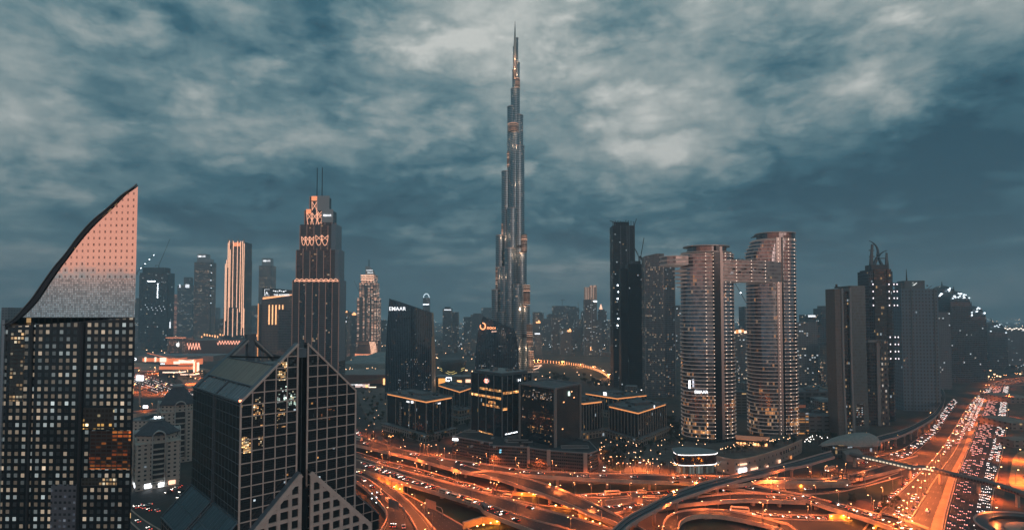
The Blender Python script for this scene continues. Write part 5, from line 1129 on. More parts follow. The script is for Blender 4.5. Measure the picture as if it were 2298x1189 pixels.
L, w_, d, zt = tower('slim_office_tower', 'low dark slab with a pale frame and amber letters of light, before the horned tower', 1950, 1976, 768, 950, facade('slab_front', (.016, .024, .03), (.012, .02, .026), fh=4, bw=2.2, lit=.02, es=1.3, rough=.1), 18, Y=730)
m = MB(); m.box((L.x(1969), -.4, zt / 2 + 1), (4.5, 1.6, zt + 2)); m.box((0, -.2, zt + 1.6), (w_ + 1, 2, 3)); m.build('pale_frame', mat('frame_grey', 0), L.e)
L, w_, d, zt = tower('slim_office_tower', 'low slab full of bracket shaped lights beside the horned tower', 1976, 1993, 764, 955, facade('bracket_lights', (.05, .065, .075), (.02, .025, .03), fh=7, bw=4.2, wx=.45, wy=.45, lit=.55, warm=(1, .70, .45), cool=(1, .9, .8), es=1.1, rough=.2, cluster=.4), 14, Y=728)
L, w_, d, zt = tower('balcony_tower', 'pale grey tower with rows of small balconies and a thin mast', 2026, 2108, 648, 922, facade('grey_balconies', (.125, .205, .265), (.02, .03, .035), fh=5.2, bw=4.6, wx=.42, wy=.5, lit=.006, es=1.6, rough=.4, wrough=.7, dirty=.08), 34, rz=R(-8))
m = MB(); m.prism(rect(-3, d / 2, w_ * .56, d * .6), zt, L.z(629), 0, 0); m.prism(rect(-w_ * .32, d / 2, w_ * .2, d * .5), zt, L.z(636), 0, 0); m.build('crown', mat('crown_grey', (.15, .19, .21), .7), L.e)
m = MB(); m.tube([(L.x(2049), 12, L.z(630)), (L.x(2049), 12, L.z(602))], [1.0, .3], 6); m.build('mast', DARK, L.e)
m = MB(); 
for k in range(7): m.box((L.x(2056 + (k % 4) * 2.4), 4, L.z(634 + (k * 5 % 7))), (1.4 if k % 2 else .8, .4, 1.0))
m.build('lit_sign', mat('dim_sign', (.8, .8, .8), .5, emit=(.8, .85, .8), es=.9), L.e)
m = MB(); m.box((w_ * .28, 6, L.z(645) + 3), (1.6, 1.6, 1.6)); m.beam((w_ * .28, 6, zt), (w_ * .28 + 6, 6, zt + 5), .5); m.build('roof_crane', DARK, L.e)
m = MB(); m.box((w_ * .40, -.3, zt / 2), (2, .8, zt)); m.box((-w_ * .22, -.3, zt / 2), (1.6, .8, zt)); m.build('edge_fin', mat('crown_grey', 0), L.e)
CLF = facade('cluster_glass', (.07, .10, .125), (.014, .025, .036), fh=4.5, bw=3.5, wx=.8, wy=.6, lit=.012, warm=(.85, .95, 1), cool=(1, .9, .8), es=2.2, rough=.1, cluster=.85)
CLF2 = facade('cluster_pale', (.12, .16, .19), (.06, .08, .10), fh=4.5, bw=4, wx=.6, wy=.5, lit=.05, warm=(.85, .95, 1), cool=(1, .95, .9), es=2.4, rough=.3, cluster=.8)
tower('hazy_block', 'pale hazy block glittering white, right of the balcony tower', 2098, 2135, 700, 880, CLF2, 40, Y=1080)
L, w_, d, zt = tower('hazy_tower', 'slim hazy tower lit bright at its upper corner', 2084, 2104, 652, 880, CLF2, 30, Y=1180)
m = MB(); m.box((w_ * .3, -.5, L.z(672)), (7, 1, 26)); m.build('lit_corner', facade('lit_corner', (.3, .25, .22), (.3, .25, .2), fh=3, bw=2, wx=.8, wy=.7, lit=.75, warm=(1, .78, .62), cool=(1, .9, .85), es=.9), L.e)
def domed(px0, px1, top, Y, label, steps=5, big=12):
    c = (px0 + px1) / 2; L = Loc('domed_tower', label, 'tower', c, Y, 0, 'domed hazy towers on the right'); x0, x1 = L.x(px0), L.x(px1); w_ = x1 - x0; e = L.e
    m = MB(); zs = L.z(top + 18)
    m.prism(rect(0, w_ * .4, w_, w_ * .8), 0, zs - w_ * .35, 0, 1); m.build('facade', [CLF, ROOF], e)
    m = MB(); pr = [(1, 0), (.97, .25), (.88, .5), (.7, .75), (.42, .93), (.12, 1.0)]
    for (ra, ha), (rb, hb) in zip(pr, pr[1:]):
        A_, B_ = rect(0, w_ * .4, w_ * ra, w_ * .8 * ra), rect(0, w_ * .4, w_ * rb, w_ * .8 * rb); za, zb = zs - w_ * .35 + ha * (L.z(top) - zs + w_ * .35), zs - w_ * .35 + hb * (L.z(top) - zs + w_ * .35)
        for i in range(4): j = (i + 1) % 4; m.face([(*A_[i], za), (*A_[j], za), (*B_[j], zb), (*B_[i], zb)])
    m.build('dome', CLF, e)
    m = MB(); m.tube([(0, w_ * .4, L.z(top) - 3), (0, w_ * .4, L.z(top) + 10)], [1.6, .3], 6); m.build('finial', DARK, e)
    rn = random.Random(int(px0))
    for k in range(big):
        t_ = rn.uniform(-.5, .5); m = MB(); m.box((w_ * t_, -1, L.z(top + 4 + 70 * abs(t_) * .5 + rn.uniform(-3, 8))), (3.0, 1, 2.4)); m.build('crown_lamp', mat('cool_lamp', (1, 1, 1), .5, emit=(.8, .92, 1), es=1.3), e)
    return L
domed(2110, 2152, 640, 1250, 'leftmost domed tower of the hazy pair on the right, with the tallest crown'); domed(2136, 2182, 652, 1190, 'broad domed hazy tower in front of the tallest crowned one', big=16)
domed(2176, 2216, 686, 1200, 'lowest domed hazy tower, right of the broad one'); domed(2220, 2262, 722, 1450, 'squat domed building near the right edge above the highway bend', big=6)
L, w_, d, zt = tower('hazy_block', 'long hazy block with a glittering roofline at the right edge', 2250, 2330, 735, 836, CLF2, 40, Y=1480)
for k in range(10): m = MB(); m.box((L.x(2256 + k * 5), -1, zt - 1 - (k * 3 % 5)), (3.5, 1, 2.2)); m.build('roof_light', mat('cool_lamp2', (1, 1, 1), .5, emit=(1, .85, .7), es=1.8), L.e)
# ================================================================ left-hand skyline
def boulevard():
    Y = 1080; L = Loc('stepped_tower', 'tall stepped dark tower with copper lit edges and two antennas', 'skyscraper', 709, Y); e = L.e
    gl = facade('stepped_glass', (.02, .032, .042), (.014, .026, .036), fh=4.0, bw=2.6, wx=.88, wy=.7, lit=.03, warm=(1, .6, .32), cool=(1, .8, .6), es=1.3, rough=.08, cluster=.8)
    bal = facade('stepped_balcony', (.11, .13, .14), (.02, .03, .04), fh=4.0, bw=30, wx=1, wy=.72, lit=.0, rough=.3)
    edge = mat('copper_edge', (.34, .27, .25), .4, .4, emit=(1, .45, .30), es=.07); pale = mat('pale_side', (.22, .29, .34), .5, .2)
    tiers = [(657, 761, 628, 0), (664, 756.5, 560, 3), (671, 750, 503, 6), (680, 742, 470, 9), (690.5, 731, 438, 12)]
    for k, (a, b, top, dy) in enumerate(tiers):
        xa, xb, z1 = L.x(a, top), L.x(b, top), L.z(top); z0 = 0 if k == 0 else L.z(tiers[k - 1][2]) - 1; d = 46 - 2 * dy
        m = MB(); m.prism([(xa, dy), (xb, dy), (xb, dy + d), (xa, dy + d)], z0, z1, 0, 1); m.build('tier', [gl, ROOF], e)
        n = 7 - k; xs_ = [xa + (xb - xa) * i / n for i in range(n + 1)]
        for i, x in enumerate(xs_):
            up_ = 0 if k == 4 else (3 if i % 2 else -2)
            m = MB(); m.box((x, dy - .6, (z0 + z1 + up_) / 2), (1.0, 1.8, z1 + up_ - z0)); m.build('copper_fin', edge, e)
        for i in range(n):
            if i % 2 == (k % 2): m = MB(); m.prism([(xs_[i] + .9, dy - .5), (xs_[i + 1] - .9, dy - .5), (xs_[i + 1] - .9, dy + .2), (xs_[i] + .9, dy + .2)], z0, z1 - 2, 0, 0); m.build('balcony_bay', bal, e)
    for a, b, top, bot in ((755, 761, 628, 810), (750, 757, 560, 628), (741, 750, 503, 560)): m = MB(); m.box(((L.x(a) + L.x(b)) / 2, 20, (L.z(top) + L.z(bot)) / 2), (L.x(b) - L.x(a) + .8, 38, L.z(top) - L.z(bot) + 1)); m.build('pale_side', pale, e)
    # parapet screens
    scr = mat('screen_panel', (.42, .44, .45), .5, .2); so_ = mat('lit_screen', (.45, .3, .24), .5, emit=(1, .30, .12), es=.85)
    for a, b, y0, y1, mm, dy in ((704, 732, 437, 472, scr, 10), (716, 742, 468, 498, scr, 7), (691, 704, 438, 448, so_, 10), (680, 691, 468, 478, so_, 8)):
        m = MB(); m.box(((L.x(a) + L.x(b)) / 2, dy, (L.z(y0) + L.z(y1)) / 2), (L.x(b) - L.x(a), 1.0, L.z(y0) - L.z(y1))); m.build('parapet_screen', mm, e)
    text('EMAAR', 5, SIGNW, e, wallM((L.x(729), 5.5, L.z(484)), 0), .3, font_bold=.05)
    cr = mat('lit_tracery', (.8, .5, .4), .5, emit=(1, .46, .28), es=.8)
    def arcs(px0, px1, y0, y1, n, dy):
        for i in range(n):
            a = px0 + (px1 - px0) * i / n; b = px0 + (px1 - px0) * (i + 1) / n; m = MB()
            for q, r_ in ((a, b), (b, a)):
                pts = [(L.x(q + (r_ - q) * .5 * (1 - math.cos(t_ * math.pi / 2)) * 2 ** .0), dy - 1.6, L.z(y1 + (y0 - y1) * math.sin(t_ * math.pi / 2))) for t_ in (0, .2, .4, .6, .8, 1)]
                m.tube(pts, .65, 5)
                pts = [(L.x(q + (r_ - q) * t_), dy - 1.7, L.z(y1 + (y0 - y1) * (.55 * t_))) for t_ in (0, .5, 1)]; m.tube(pts, .55, 5)
            m.build('arched_tracery', cr, e)
    arcs(660, 758, 626, 632, 9, 0); arcs(672, 700, 550, 530, 3, 6); arcs(704, 732, 550, 527, 2, 6); arcs(682, 718, 506, 476, 3, 9); arcs(692, 704, 486, 450, 1, 12); arcs(704, 718, 500, 470, 1, 9)
    for px, h in ((706, 373), (717.5, 372)): m = MB(); m.tube([(L.x(px, 410), 14, L.z(450)), (L.x(px, 410), 14, L.z(h))], [.95, .75], 6); m.build('antenna', DARK, e)
boulevard()
def gold_tower():
    Y = 2050; L = Loc('striped_tower', 'slender tower with glowing gold vertical stripes', 'skyscraper', 524, Y); e = L.e
    gl = facade('gold_glass', (.03, .045, .055), (.02, .03, .04), fh=4.2, bw=3, wx=.8, wy=.6, lit=.08, es=1.2, cluster=.7)
    for a, b, top, dy in ((501, 548, 690, 0), (504, 546, 583, 4), (507, 545, 543, 8)):
        m = MB(); m.prism([(L.x(a), dy), (L.x(b), dy), (L.x(b), 60), (L.x(a), 60)], 0, L.z(top), 0, 1); m.build('tier', [gl, ROOF], e)
    st = mat('gold_strip', (.9, .6, .45), .5, emit=(1, .52, .32), es=1.15)
    for px, y0, y1 in ((503.5, 592, 752), (506, 583, 720), (509, 545, 600), (511.5, 540, 752), (514, 560, 690), (520.5, 541, 690), (522, 692, 755), (530, 541, 690), (532, 692, 752), (537, 541, 700), (541.5, 541, 752), (545, 546, 735), (547, 692, 752)):
        m = MB(); x = L.x(px); m.box((x, -1.2, (L.z(y0) + L.z(y1)) / 2), (1.9, 1.6, L.z(y0) - L.z(y1))); m.build('lit_strip', st, e)
    m = MB(); m.box((L.x(527), 6, L.z(548)), (26, 3, 14)); m.build('lit_crown', mat('lit_screen', 0), e)
    for px in (508, 516, 530, 543): m = MB(); m.box((L.x(px), 4, L.z(541)), (3, 3, 16)); m.build('crown_post', mat('gold_post', (.5, .4, .34), .5), e)
gold_tower()
def address_mall():
    Y = 1560; L = Loc('sign_hotel', 'brown hotel block with a lit curved crown and white sign letters', 'hotel', 620, Y); e = L.e
    br = facade('brown_hotel', (.21, .15, .13), (.06, .04, .035), fh=4.6, bw=4.0, wx=.62, wy=.45, lit=.03, es=1.1, wrough=.7, dirty=.12)
    x0, x1 = L.x(586), L.x(656); zt = L.z(672)
    m = MB(); m.prism([(x0, 0), (x1, 0), (x1, 50), (x0, 50)], 0, [zt, L.z(662), L.z(662), zt], 0, 1); m.build('facade', [br, ROOF], e)
    m = MB(); m.box(((L.x(580) + x0) / 2, 6, L.z(682) / 2), (x0 - L.x(580), 20, L.z(682))); m.build('dark_wing', facade('dark_wing', (.04, .05, .06), (.02, .03, .04), fh=4.5, bw=3, lit=.05), e)
    m = MB(); m.box((L.x(580.5), -5.2, L.z(740)), (2.4, 1.2, L.z(682) - L.z(800))); m.build('gold_strip', YGLOW, e)
    m = MB(); m.prism([(L.x(588), 1), (L.x(656), 1), (L.x(656), 20), (L.x(588), 20)], [zt, L.z(663), L.z(663), zt], [zt + 6, L.z(660), L.z(660), zt + 6], 0, 0); m.build('lit_crown', mat('lit_cove2', (.6, .35, .2), .5, emit=(1, .40, .16), es=1.3), e)
    m = MB(); m.prism([(L.x(588), -1), (L.x(656), -1), (L.x(656), 4), (L.x(588), 4)], [zt + 8, L.z(658), L.z(658), zt + 8], [L.z(645), L.z(651), L.z(651), L.z(645)], 0, 0, True, True); m.build('sign_board', mat('sign_board', (.05, .065, .075), .5), e)
    text('THE ADDRESS', 7, SIGNW, e, wallM((L.x(631), -2, L.z(663.5)), 0), .3, font_bold=.05); 
    text('A', 12, SIGNW, e, wallM((L.x(598), -2, L.z(661)), 0), .3)
    m = MB(); 
    for q in ((0, 0, 0, 1), (0, 1, 1, 1), (0, 0, 1, 0)): m.beam((L.x(593) + q[0] * 14, -2, L.z(663) + q[1] * 17), (L.x(593) + q[2] * 14, -2, L.z(663) + q[3] * 17), .6)
    m.build('logo_frame', SIGNW, e)
    m = MB()
    for k in range(7): m.box((L.x(613 + k * 4.6), -2, L.z(652.5 + (k % 3) * .8)), (4.2 if k % 2 else 2.4, .6, 2.2 + (k % 2)))
    m.build('script_sign', SIGNW, e)
    for k in range(5):
        x = L.x(603.5 + k * 7.6); m = MB(); m.box((x, -.8, L.z(706)), (2.6, 1.2, L.z(684) - L.z(728))); m.build('lit_slot', mat('lit_slot', (.9, .6, .4), .5, emit=(1, .48, .20), es=1.5), e)
    m = MB(); m.box((L.x(640), -1.5, L.z(700) / 2), (L.x(656) - L.x(628), 6, L.z(688))); m.build('balcony_wing', facade('brown_balconies', (.15, .12, .11), (.02, .02, .025), fh=4.6, bw=8, wx=.94, wy=.55, lit=.04, es=1), e)
address_mall()
def downtown_hotel():
    Y = 1950; L = Loc('curved_crown_hotel', 'pale floodlit hotel tower with stacked balconies and a rounded sign crown', 'hotel', 823, Y); e = L.e
    lf = facade('floodlit_balconies', (.13, .14, .15), (.8, .5, .4), fh=5.2, bw=10, wx=.72, wy=.42, lit=.93, warm=(1, .52, .34), cool=(1, .68, .50), coolp=.4, es=.95, cluster=.1, dirty=.1)
    lf2 = facade('hotel_base', (.16, .14, .13), (.3, .2, .15), fh=5, bw=60, wx=1, wy=.35, lit=.5, warm=(1, .42, .25), cool=(1, .5, .3), es=.4, cluster=.2)
    for a, b, top, dy in ((800, 847, 668, 0), (804, 843, 634, 3), (808, 839, 616, 6)):
        m = MB(); m.prism([(L.x(a), dy), (L.x(b), dy), (L.x(b), 50), (L.x(a), 50)], 0, L.z(top), 0, 1); m.build('tier', [lf, ROOF], e)
    for a, b, y0, y1 in ((806, 812, 668, 765), (818, 823, 640, 765), (829, 833, 668, 765)): m = MB(); m.box(((L.x(a) + L.x(b)) / 2, -1, (L.z(y0) + L.z(y1)) / 2), (L.x(b) - L.x(a), 2.4, L.z(y0) - L.z(y1))); m.build('plain_bay', mat('plain_bay', (.20, .20, .20), .6), e)
    m = MB(); 
    pr = [(818, 617), (818, 597), (824, 597), (832, 602), (837, 610), (838, 617)]
    m.face([(L.x(a), 4, L.z(b)) for a, b in pr][::-1]); 
    for (a, b), (c, d_) in zip(pr, pr[1:] + pr[:1]): m.face([(L.x(a), 4, L.z(b)), (L.x(c), 4, L.z(d_)), (L.x(c), 20, L.z(d_)), (L.x(a), 20, L.z(b))])
    m.build('rounded_crown', mat('crown_pale', (.38, .42, .44), .5), e)
    text('ADDRESS', 5.5, SIGNW, e, wallM((L.x(827), 3.2, L.z(607.5)), 0), .2); text('EMAAR', 6, SIGNW, e, wallM((L.x(829), 3.2, L.z(613)), 0), .2)
    for k in range(3): m = MB(); m.box((L.x(823), -1, L.z(618 + k * 5)), (L.x(838) - L.x(809), 2, 2.4)); m.build('lit_band', PGLOW, e)
    m = MB(); m.prism(ellipse(0, 18, (L.x(852) - L.x(797)) / 2, 30, 24), 0, L.z(765), 0, 1); m.build('round_base', [lf2, ROOFL], e)
    for k in range(5): m = MB(); m.tube([(L.x(832 + k * 2.8), -14, L.z(766)), (L.x(835 + k * 2.8), -16, L.z(778)), (L.x(836.5 + k * 2.6), -16, L.z(793))], 1.1, 5); m.build('lit_rib', PGLOW, e)
    m = MB(); m.prism(ellipse(0, 18, (L.x(854) - L.x(795)) / 2, 33, 24), 0, 7, 0, 0); m.build('lit_foot', mat('lit_cove3', (.6, .4, .3), .5, emit=(1, .32, .15), es=.9), e)
    for px in (824, 826): m = MB(); m.tube([(L.x(px), 10, L.z(598)), (L.x(px), 10, L.z(582))], .6, 5); m.build('mast', DARK, e)
downtown_hotel()
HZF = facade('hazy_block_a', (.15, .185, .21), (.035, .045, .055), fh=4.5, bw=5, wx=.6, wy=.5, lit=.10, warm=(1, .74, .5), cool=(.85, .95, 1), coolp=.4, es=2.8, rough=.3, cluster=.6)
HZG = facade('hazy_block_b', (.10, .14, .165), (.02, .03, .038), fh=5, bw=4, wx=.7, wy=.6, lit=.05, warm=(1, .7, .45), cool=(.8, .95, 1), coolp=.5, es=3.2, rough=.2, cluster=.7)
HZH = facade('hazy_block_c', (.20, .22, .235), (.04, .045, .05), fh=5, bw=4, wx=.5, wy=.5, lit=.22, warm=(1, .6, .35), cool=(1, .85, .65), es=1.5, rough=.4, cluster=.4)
L, w_, d, zt = tower('unfinished_tower', 'dark unfinished tower right of the sail tower, white work lights in rows', 310, 372, 612, 783, facade('shell_face', (.03, .045, .055), (.014, .024, .032), fh=6, bw=5, wx=.8, wy=.7, lit=.02, warm=(.9, 1, 1), cool=(1, .8, .5), coolp=.2, es=2.0, cluster=.9), 50)
m = MB(); m.prism(rect(-4, d / 2, w_ * .8, d * .8), zt, L.z(600), 0, 0); m.build('scaffold_crown', mat('scaffold_dark', (.05, .065, .075), .8), L.e)
for k in range(16):
    px, py = (330 + k * 2.2, 631) if k < 8 else (352, 637 + (k - 8) * 4.3); m = MB(); m.box((L.x(px), -1.5, L.z(py)), (3.4, 1, 2.2)); m.build('work_light', WBULB, L.e)
for k in range(12): m = MB(); m.box((L.x(325 + (k * 37) % 47), -1.5, L.z(684 + (k * 13) % 14)), (2.6, 1, 2.0)); m.build('work_light', mat('cool_lamp', 0), L.e)
m = MB(); 
for x in (-w_ / 2 - 4, w_ / 2 + 2): m.box((x, 6, zt / 2 - 5), (2.6, 3, zt - 8))
m.build('hoist_mast', DARK, L.e)
crane('tower_crane', 'crane with lamps along its jib at the left shoulder of the unfinished tower', 303, 615, 2100, (62, 66), 6, lights=4); crane('tower_crane', 'dark crane with a long leaning jib on top of the unfinished tower', 352, 602, 2280, (44, 110), 12)
tower('striped_block', 'slim block with coppery horizontal light bands', 385, 402.5, 660, 757, facade('copper_bands', (.12, .08, .07), (.3, .2, .15), fh=6, bw=60, wx=1, wy=.4, lit=1, warm=(1, .40, .24), cool=(1, .46, .3), es=.62, cluster=0), 30)
L, w_, d, zt = tower('office_tower', 'dark block with a white lit bar on its roof', 403, 430, 662, 757, HZG, 40); m = MB(); m.box((0, 0, zt - 1), (w_ * .96, 4, 6)); m.build('lit_bar', WGLOW, L.e)
L, w_, d, zt = tower('office_tower', 'hazy block with two bright white panels near its top', 395, 428, 640, 757, HZF, 40, Y=2900)
for dx, w2 in ((-.33, 7), (.18, 20)): m = MB(); m.box((w_ * dx, -1, zt - 4), (w2, 2, 17)); m.build('lit_panel', mat('pale_panel', (.8, .8, .8), .5, emit=(.8, .85, .9), es=1.2), L.e)
tower('office_tower', 'narrow hazy tower rising behind the white panels', 409, 423, 622, 757, HZG, 30, Y=3000)
L, w_, d, zt = tower('residential_tower', 'tall hazy tower with sloping crown, left of the gold striped tower', 432, 467, 588, 757, HZH, 50, Y=2300)
m = MB(); m.prism([(L.x(439), 0), (L.x(460), 0), (L.x(460), 30), (L.x(439), 30)], zt, [L.z(570), L.z(570), L.z(570), L.z(570)], 0, 0); m.prism([(L.x(460), 0), (L.x(468), 0), (L.x(468), 30), (L.x(460), 30)], zt, L.z(581), 0, 0); m.build('crown', mat('crown_pale', 0), L.e)
text('EMAAR', 10, SIGNW, L.e, wallM((L.x(449.5), -1, L.z(577)), 0), .3, font_bold=.05)
for k in range(6): m = MB(); m.box((L.x(471 + k % 2), 0, L.z(595 + k * 17)), (3, 2, 3)); m.build('hoist_lamp', mat('cool_lamp', 0), L.e)
m = MB(); m.box((L.x(470), 4, zt / 2), (1.6, 1.6, zt)); m.build('hoist_mast', DARK, L.e)
L, w_, d, zt = tower('residential_tower', 'tall hazy tower with a sign crown behind the brown sign hotel', 578, 606, 596, 757, HZH, 50, Y=2500)
m = MB(); m.prism([(L.x(585), 0), (L.x(605), 0), (L.x(605), 30), (L.x(585), 30)], zt, L.z(579), 0, 0); m.build('crown', mat('crown_pale', 0), L.e); text('EMAAR', 10.5, SIGNW, L.e, wallM((L.x(596), -1, L.z(587)), 0), .3, font_bold=.05)
# ---- mall with zigzag lights, round emblem block and floodlit shops
ML = Loc('shopping_mall', 'long low mall with zigzag copper lights below the gold striped tower', 'shopping mall', 500, 2000); e = ML.e
m = MB(); m.prism([(ML.x(417), 0), (ML.x(455), -20), (ML.x(500), 10), (ML.x(585), 40), (ML.x(585), 140), (ML.x(417), 140)], 0, ML.z(763), 0, 1); m.build('mall_block', [mat('mall_wall', (.16, .09, .07), .7), ROOFL], e)
zg = mat('zigzag_glow', (.9, .6, .5), .5, emit=(1, .42, .28), es=1.5)
for k in range(22):
    a = 420 + k * 6.3; h = 14 if k < 6 else 8; y0 = 766 + (3 if k < 6 else 0) - (k > 10) * 1.5
    y_ = -22 if k < 6 else 2
    m = MB(); m.beam((ML.x(a), y_, ML.z(y0 + h)), (ML.x(a + 3.1), y_, ML.z(y0)), 1.4); m.beam((ML.x(a + 3.1), y_, ML.z(y0)), (ML.x(a + 6.2), y_, ML.z(y0 + h)), 1.4); m.build('zigzag_light', zg, e)
for k in range(26):
    px = 432 + k * 6.1; m = MB(); m.box((ML.x(px), 60, ML.z(757 - (k * 5 % 6))), (2.6 + k % 2, 2, 5.5 + (k * 3 % 4))); m.build('terrace_lamp', OGLOW, e)
EL = Loc('emblem_building', 'small round cornered shop building with a big white fruit emblem', 'shop', 394, 1960); e = EL.e
m = MB(); m.prism([(EL.x(374), 6), (EL.x(380), -4), (EL.x(405), -6), (EL.x(414), 2), (EL.x(414), 60), (EL.x(374), 60)], 0, EL.z(758), 0, 1); m.build('walls', [facade('dotted_lights', (.07, .05, .045), (.3, .2, .15), fh=5, bw=5, wx=.3, wy=.3, lit=.85, warm=(1, .45, .3), cool=(1, .6, .45), es=1.3, cluster=.1), ROOFL], e)
m = MB(); c = (EL.x(403), -8, EL.z(773)); ap = [(6.6 * math.cos(R(t_)) * (1 if not (-35 < (t_ if t_ < 180 else t_ - 360) < 35) else .72), 7.4 * math.sin(R(t_)) * (.9 if 60 < t_ < 120 else 1)) for t_ in range(0, 360, 15)]
m.face([(c[0] + x, c[1], c[2] + y) for x, y in ap]); m.face([(c[0] + x, c[1], c[2] + 8.5 + y) for x, y in ((0, -1), (2.2, 0), (3, 3), (.8, 2))]); m.build('fruit_emblem', mat('emblem_white', (.8, .8, .8), .5, emit=(.95, .95, .9), es=1.4), e)
m = MB(); m.box((0, 0, EL.z(757.5)), (EL.x(414) - EL.x(374), 16, 2)); m.build('lit_eaves', mat('lit_cove3', 0), e)
FM = Loc('shopping_mall', 'floodlit orange shopping complex seen between the sail tower and the gabled tower', 'shopping mall', 385, 1330); e = FM.e
glm = facade('floodlit_wall', (.5, .26, .16), (.8, .5, .3), fh=20, bw=30, wx=.7, wy=.7, lit=.4, warm=(1, .34, .16), cool=(1, .5, .3), es=.7, cluster=.3)
def blk(L, nm, px0, px1, r0, r1, m_, dy=0, d=30, rm=None, lab=None):
    mb = MB(); mb.prism([(L.x(px0), dy), (L.x(px1), dy), (L.x(px1), dy + d), (L.x(px0), dy + d)], max(0, L.z(r1)), L.z(r0), 0, 1, True, True); o = mb.build(nm, [m_, rm or ROOFL], L.e)
    if lab: o['label'] = lab
    return o
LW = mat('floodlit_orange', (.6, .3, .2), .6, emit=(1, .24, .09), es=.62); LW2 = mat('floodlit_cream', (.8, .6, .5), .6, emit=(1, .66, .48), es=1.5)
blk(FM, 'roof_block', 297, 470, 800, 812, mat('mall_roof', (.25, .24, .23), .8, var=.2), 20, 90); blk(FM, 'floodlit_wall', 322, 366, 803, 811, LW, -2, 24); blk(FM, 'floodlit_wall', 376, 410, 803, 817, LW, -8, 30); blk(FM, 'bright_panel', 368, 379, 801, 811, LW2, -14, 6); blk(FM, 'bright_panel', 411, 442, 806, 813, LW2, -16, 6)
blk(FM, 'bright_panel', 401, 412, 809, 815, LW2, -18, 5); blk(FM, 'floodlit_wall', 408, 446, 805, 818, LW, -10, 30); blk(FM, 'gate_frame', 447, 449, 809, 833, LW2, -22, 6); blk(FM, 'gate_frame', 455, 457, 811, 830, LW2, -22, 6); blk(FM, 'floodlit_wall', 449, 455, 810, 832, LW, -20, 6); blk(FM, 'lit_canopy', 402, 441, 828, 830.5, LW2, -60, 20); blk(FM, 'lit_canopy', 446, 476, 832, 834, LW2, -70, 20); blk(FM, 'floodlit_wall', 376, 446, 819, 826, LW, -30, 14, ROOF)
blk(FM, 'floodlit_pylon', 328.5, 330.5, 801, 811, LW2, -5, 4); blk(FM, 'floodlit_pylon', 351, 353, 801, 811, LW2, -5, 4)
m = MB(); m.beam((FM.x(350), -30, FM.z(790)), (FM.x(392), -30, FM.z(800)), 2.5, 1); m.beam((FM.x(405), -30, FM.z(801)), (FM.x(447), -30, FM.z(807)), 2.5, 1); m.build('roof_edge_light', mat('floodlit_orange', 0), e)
text('LEGO', 9, WGLOW, e, wallM((FM.x(302), -8, FM.z(808)), 0), .3)
e2, w2, d2, z2 = simple('grey_box_building', 'dark grey box building with white sign letters on the glowing plaza', 'building', 357, 378, 842, 813, 18, 0, mat('box_grey', (.10, .11, .11), .7)); text('GALLERY', 3.6, WGLOW, e2, wallM((0, -9.4, z2 - 4), 0), .2)
for k in range(34):         # floodlit palm trunks of the plaza: separate palms below
    pass
BB = Loc('billboard', 'big white lit billboard on a post beside the glowing highway', 'billboard', 315, 905); e = BB.e
m = MB(); m.box((0, 0, BB.z(848)), (12.4, 1.0, 8.2), R(-6)); m.build('panel', mat('billboard_white', (.9, .9, .9), .5, emit=(.95, .96, 1), es=2.6), e); m = MB(); m.box((0, .9, BB.z(848)), (13.2, .6, 9.0), R(-6)); m.build('frame', STEEL, e); m = MB(); m.box((0, .9, BB.z(853) / 2), (2.2, 1.2, BB.z(853))); m.build('post', CONC, e)
BB = Loc('billboard', 'small white lit panel low among the cars of the glowing highway', 'billboard', 329, 850); e = BB.e
m = MB(); m.box((0, 0, 5), (7, .8, 4)); m.build('panel', mat('billboard_white', 0), e); m = MB(); m.box((0, .6, 1.6), (.6, .6, 3.2)); m.build('post', STEEL, e)
# ---- middle ground right of the stepped tower
MQ = Loc('shopping_mall', 'low mall wing with lit shop signs left of the curved ribbed tower', 'shopping mall', 815, 1120); e = MQ.e
blk(MQ, 'brown_wall', 748, 866, 842, 862, mat('mall_brown', (.16, .10, .085), .8, var=.2), 10, 120, mat('mall_roof', 0)); blk(MQ, 'white_shopfront', 800, 828, 861, 876, mat('white_shop', (.7, .6, .55), .6, emit=(1, .75, .68), es=.55), -6, 14); blk(MQ, 'lit_screen', 831, 847, 866, 872, mat('cream_screen', (.8, .7, .6), .5, emit=(1, .72, .50), es=2.0), -10, 3); blk(MQ, 'lit_portal', 862, 868, 848, 862, OGLOW, -6, 4); blk(MQ, 'lit_portal', 824, 828, 862, 876, OGLOW, -8, 3)
text('THE DUBAI MALL', 3.2, SIGNW, e, wallM((MQ.x(803), -6.6, MQ.z(863)), 0), .2)
m = MB(); m.box((MQ.x(815), -9, MQ.z(868)), (4, .5, 4), .5); m.build('mural', mat('mural_grey', (.2, .15, .13), .7), e)
m = MB(); m.beam((MQ.x(795), -12, MQ.z(858)), (MQ.x(880), 20, MQ.z(846)), 5, 3.4); m.build('footbridge_tube', mat('tube_green', (.10, .12, .10), .6), e)
DS = Loc('domed_mall_roofs', 'pale green field of low domed mall roofs at the foot of the floodlit hotel', 'building', 820, 1480); e = DS.e
m = MB(); m.prism([(DS.x(758), 0), (DS.x(866), 0), (DS.x(870), 420), (DS.x(757), 420)], 0, 14, 0, 0); m.build('flat_roof', mat('pale_green_roof', (.20, .25, .25), .85, var=.25, vs=.02), e)
rn = random.Random(5)
